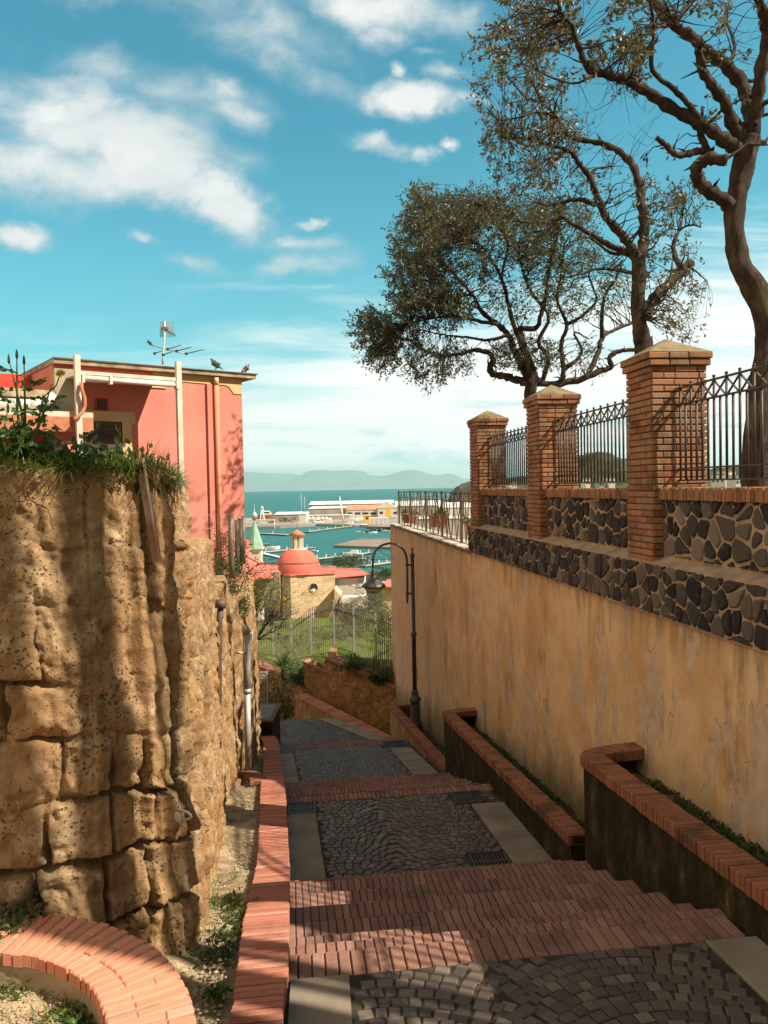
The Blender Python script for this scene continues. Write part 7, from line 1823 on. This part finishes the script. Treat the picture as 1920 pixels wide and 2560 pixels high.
tree('holm_oak', 'nearest and tallest tree with a sinuous dark trunk at the right edge', 10.0, [(1620, 1760, 56), (1628, 1560, 46), (1646, 1400, 41), (1652, 1280, 40), (1612, 1140, 46), (1550, 1035, 40), (1530, 920, 37), (1528, 820, 38), (1552, 700, 40), (1572, 600, 44), (1582, 540, 44)],
     [([(1560, 590), (1505, 560), (1440, 510), (1350, 460), (1240, 395), (1160, 342), (1100, 312), (1020, 290), (960, 270), (940, 230), (910, 160), (890, 100), (850, 50), (830, -20)], 28, 4),
      ([(1570, 560), (1525, 495), (1490, 400), (1440, 330), (1400, 265), (1385, 190)], 24, 14), ([(1585, 560), (1590, 440), (1560, 340), (1500, 260), (1430, 210), (1370, 150), (1290, 100), (1230, 30), (1190, -60), (1140, -140)], 30, 14),
      ([(1590, 560), (1612, 440), (1632, 300), (1652, 150), (1642, 50), (1605, -40), (1560, -160)], 28, 12), ([(1515, 810), (1480, 775), (1420, 740), (1385, 700), (1382, 655), (1425, 622), (1500, 628)], 26, 20),
      ([(1450, 620), (1400, 590), (1350, 600), (1300, 605), (1262, 570), (1225, 540)], 16, 9), ([(1440, 615), (1400, 545), (1390, 470), (1340, 400), (1280, 340), (1205, 272), (1210, 150), (1208, 60), (1190, -40)], 14, 5), ([(1160, 320), (1100, 325), (1040, 290), (980, 300), (900, 325), (800, 300), (740, 270)], 8, 3),
      ([(1430, 480), (1480, 430), (1550, 390)], 7, 3), ([(1405, 420), (1400, 470), (1420, 500)], 7, 4), ([(1500, 260), (1530, 180), (1500, 90), (1510, 0)], 8, 3), ([(1290, 100), (1330, 30), (1320, -60)], 9, 4), ([(910, 160), (860, 180), (820, 200)], 4, 2), ([(1652, 150), (1690, 90), (1720, 0)], 10, 5)],
     [(1110, 90, 70, 130, 0, 70, .7, 1.2), (1120, 240, 80, 100, .1, 90, .6, 1.4), (1000, 200, 60, 50, 0, 20, .5, .9), (960, 240, 70, 70, 0, 30, .5, .9), (830, 60, 120, 80, 0, 80, .8, 1.0), (700, 60, 120, 80, 0, 70, .8, .9), (640, 160, 110, 80, 0, 60, .7, .9), (780, 180, 120, 80, 0, 60, .7, .9), (560, 190, 50, 60, 0, 24, .5, 1),
      (1440, 40, 90, 70, 0, 50, .6, 1.0), (1240, 60, 50, 60, 0, 20, .5, .8), (1470, 210, 60, 40, 0, 14, .4, .8), (1560, 230, 30, 30, 0, 8, .3, .8), (1420, 450, 40, 30, 0, 8, .3, .8), (1290, 590, 30, 25, 0, 7, .2, .7), (1200, 600, 20, 25, 0, 5, .2, .7), (1510, 370, 40, 40, 0, 8, .3, .8), (1650, 50, 60, 80, 0, 20, .5, .8), (740, -80, 200, 100, 0, 90, 1, 1), (1300, -120, 300, 100, 0, 90, 1, 1)],
     'leaf_rusty', .078, 13, extra=[(60, 900, 1200, 150, 520), (30, 1500, 1660, 80, 450)], per=20, thin=.34)
def side_tree(name, lab, x, y, h, r, seed, lean=(0, 0), crown=None, n=260):
    cv = lambda a, c_, dy=0: Vector((x+a, y+dy, c_))
    random.seed(seed)
    e = thing(name, lab, 'tree', (x, y, -1)); b = MB()
    pts = [Vector((x, y, -1)), Vector((x+lean[0]*.3, y+lean[1]*.3, h*.3)), Vector((x+lean[0]*.6-.12, y+lean[1]*.6, h*.6)), Vector((x+lean[0], y+lean[1], h))]
    b.tube(catmull(pts, 6), list(np.linspace(r, r*.7, 19)), 12, lump=.08); b.build('trunk', 'bark', e)
    lf = MB(); tw = MB()
    for i in range(n):
        o = pts[-1]; d = rdir(-.1, 1); L = random.uniform(.6, crown); t = o+Vector((d.x*L, d.y*L, d.z*L*.7+.3))
        tw.tube(catmull([o, o.lerp(t, .5)+rdir()*.15*L, t], 3), list(np.linspace(.03, .003, 7)), 5, cap=False)
        for u in range(22): leaf(lf, t+rdir()*random.uniform(.02, .28), rdir(), .08, .035, random.random())
    tw.build('twigs', 'bark', e); lf.build('foliage', 'leaf_oak', e)
side_tree('holm_oak', 'tree beside the viewer outside the frame whose trunk shades the tuff wall', 4.95, 2.09, 10.6, .20, 31, (-.05, 0), 2.0, 200)
side_tree('holm_oak', 'second tree beside the viewer outside the frame', 5.2, 1.53, 11.2, .20, 32, (-.1, .04), 2.2, 200)
side_tree('young_tree', 'slim young tree outside the frame on the right', 5.05, 2.60, 9.0, .10, 33, (.02, .02), 1.2, 60)
side_tree('young_tree', 'slimmer young tree outside the frame on the right', 5.25, 2.36, 9.4, .06, 34, (.03, -.03), 1.2, 60)
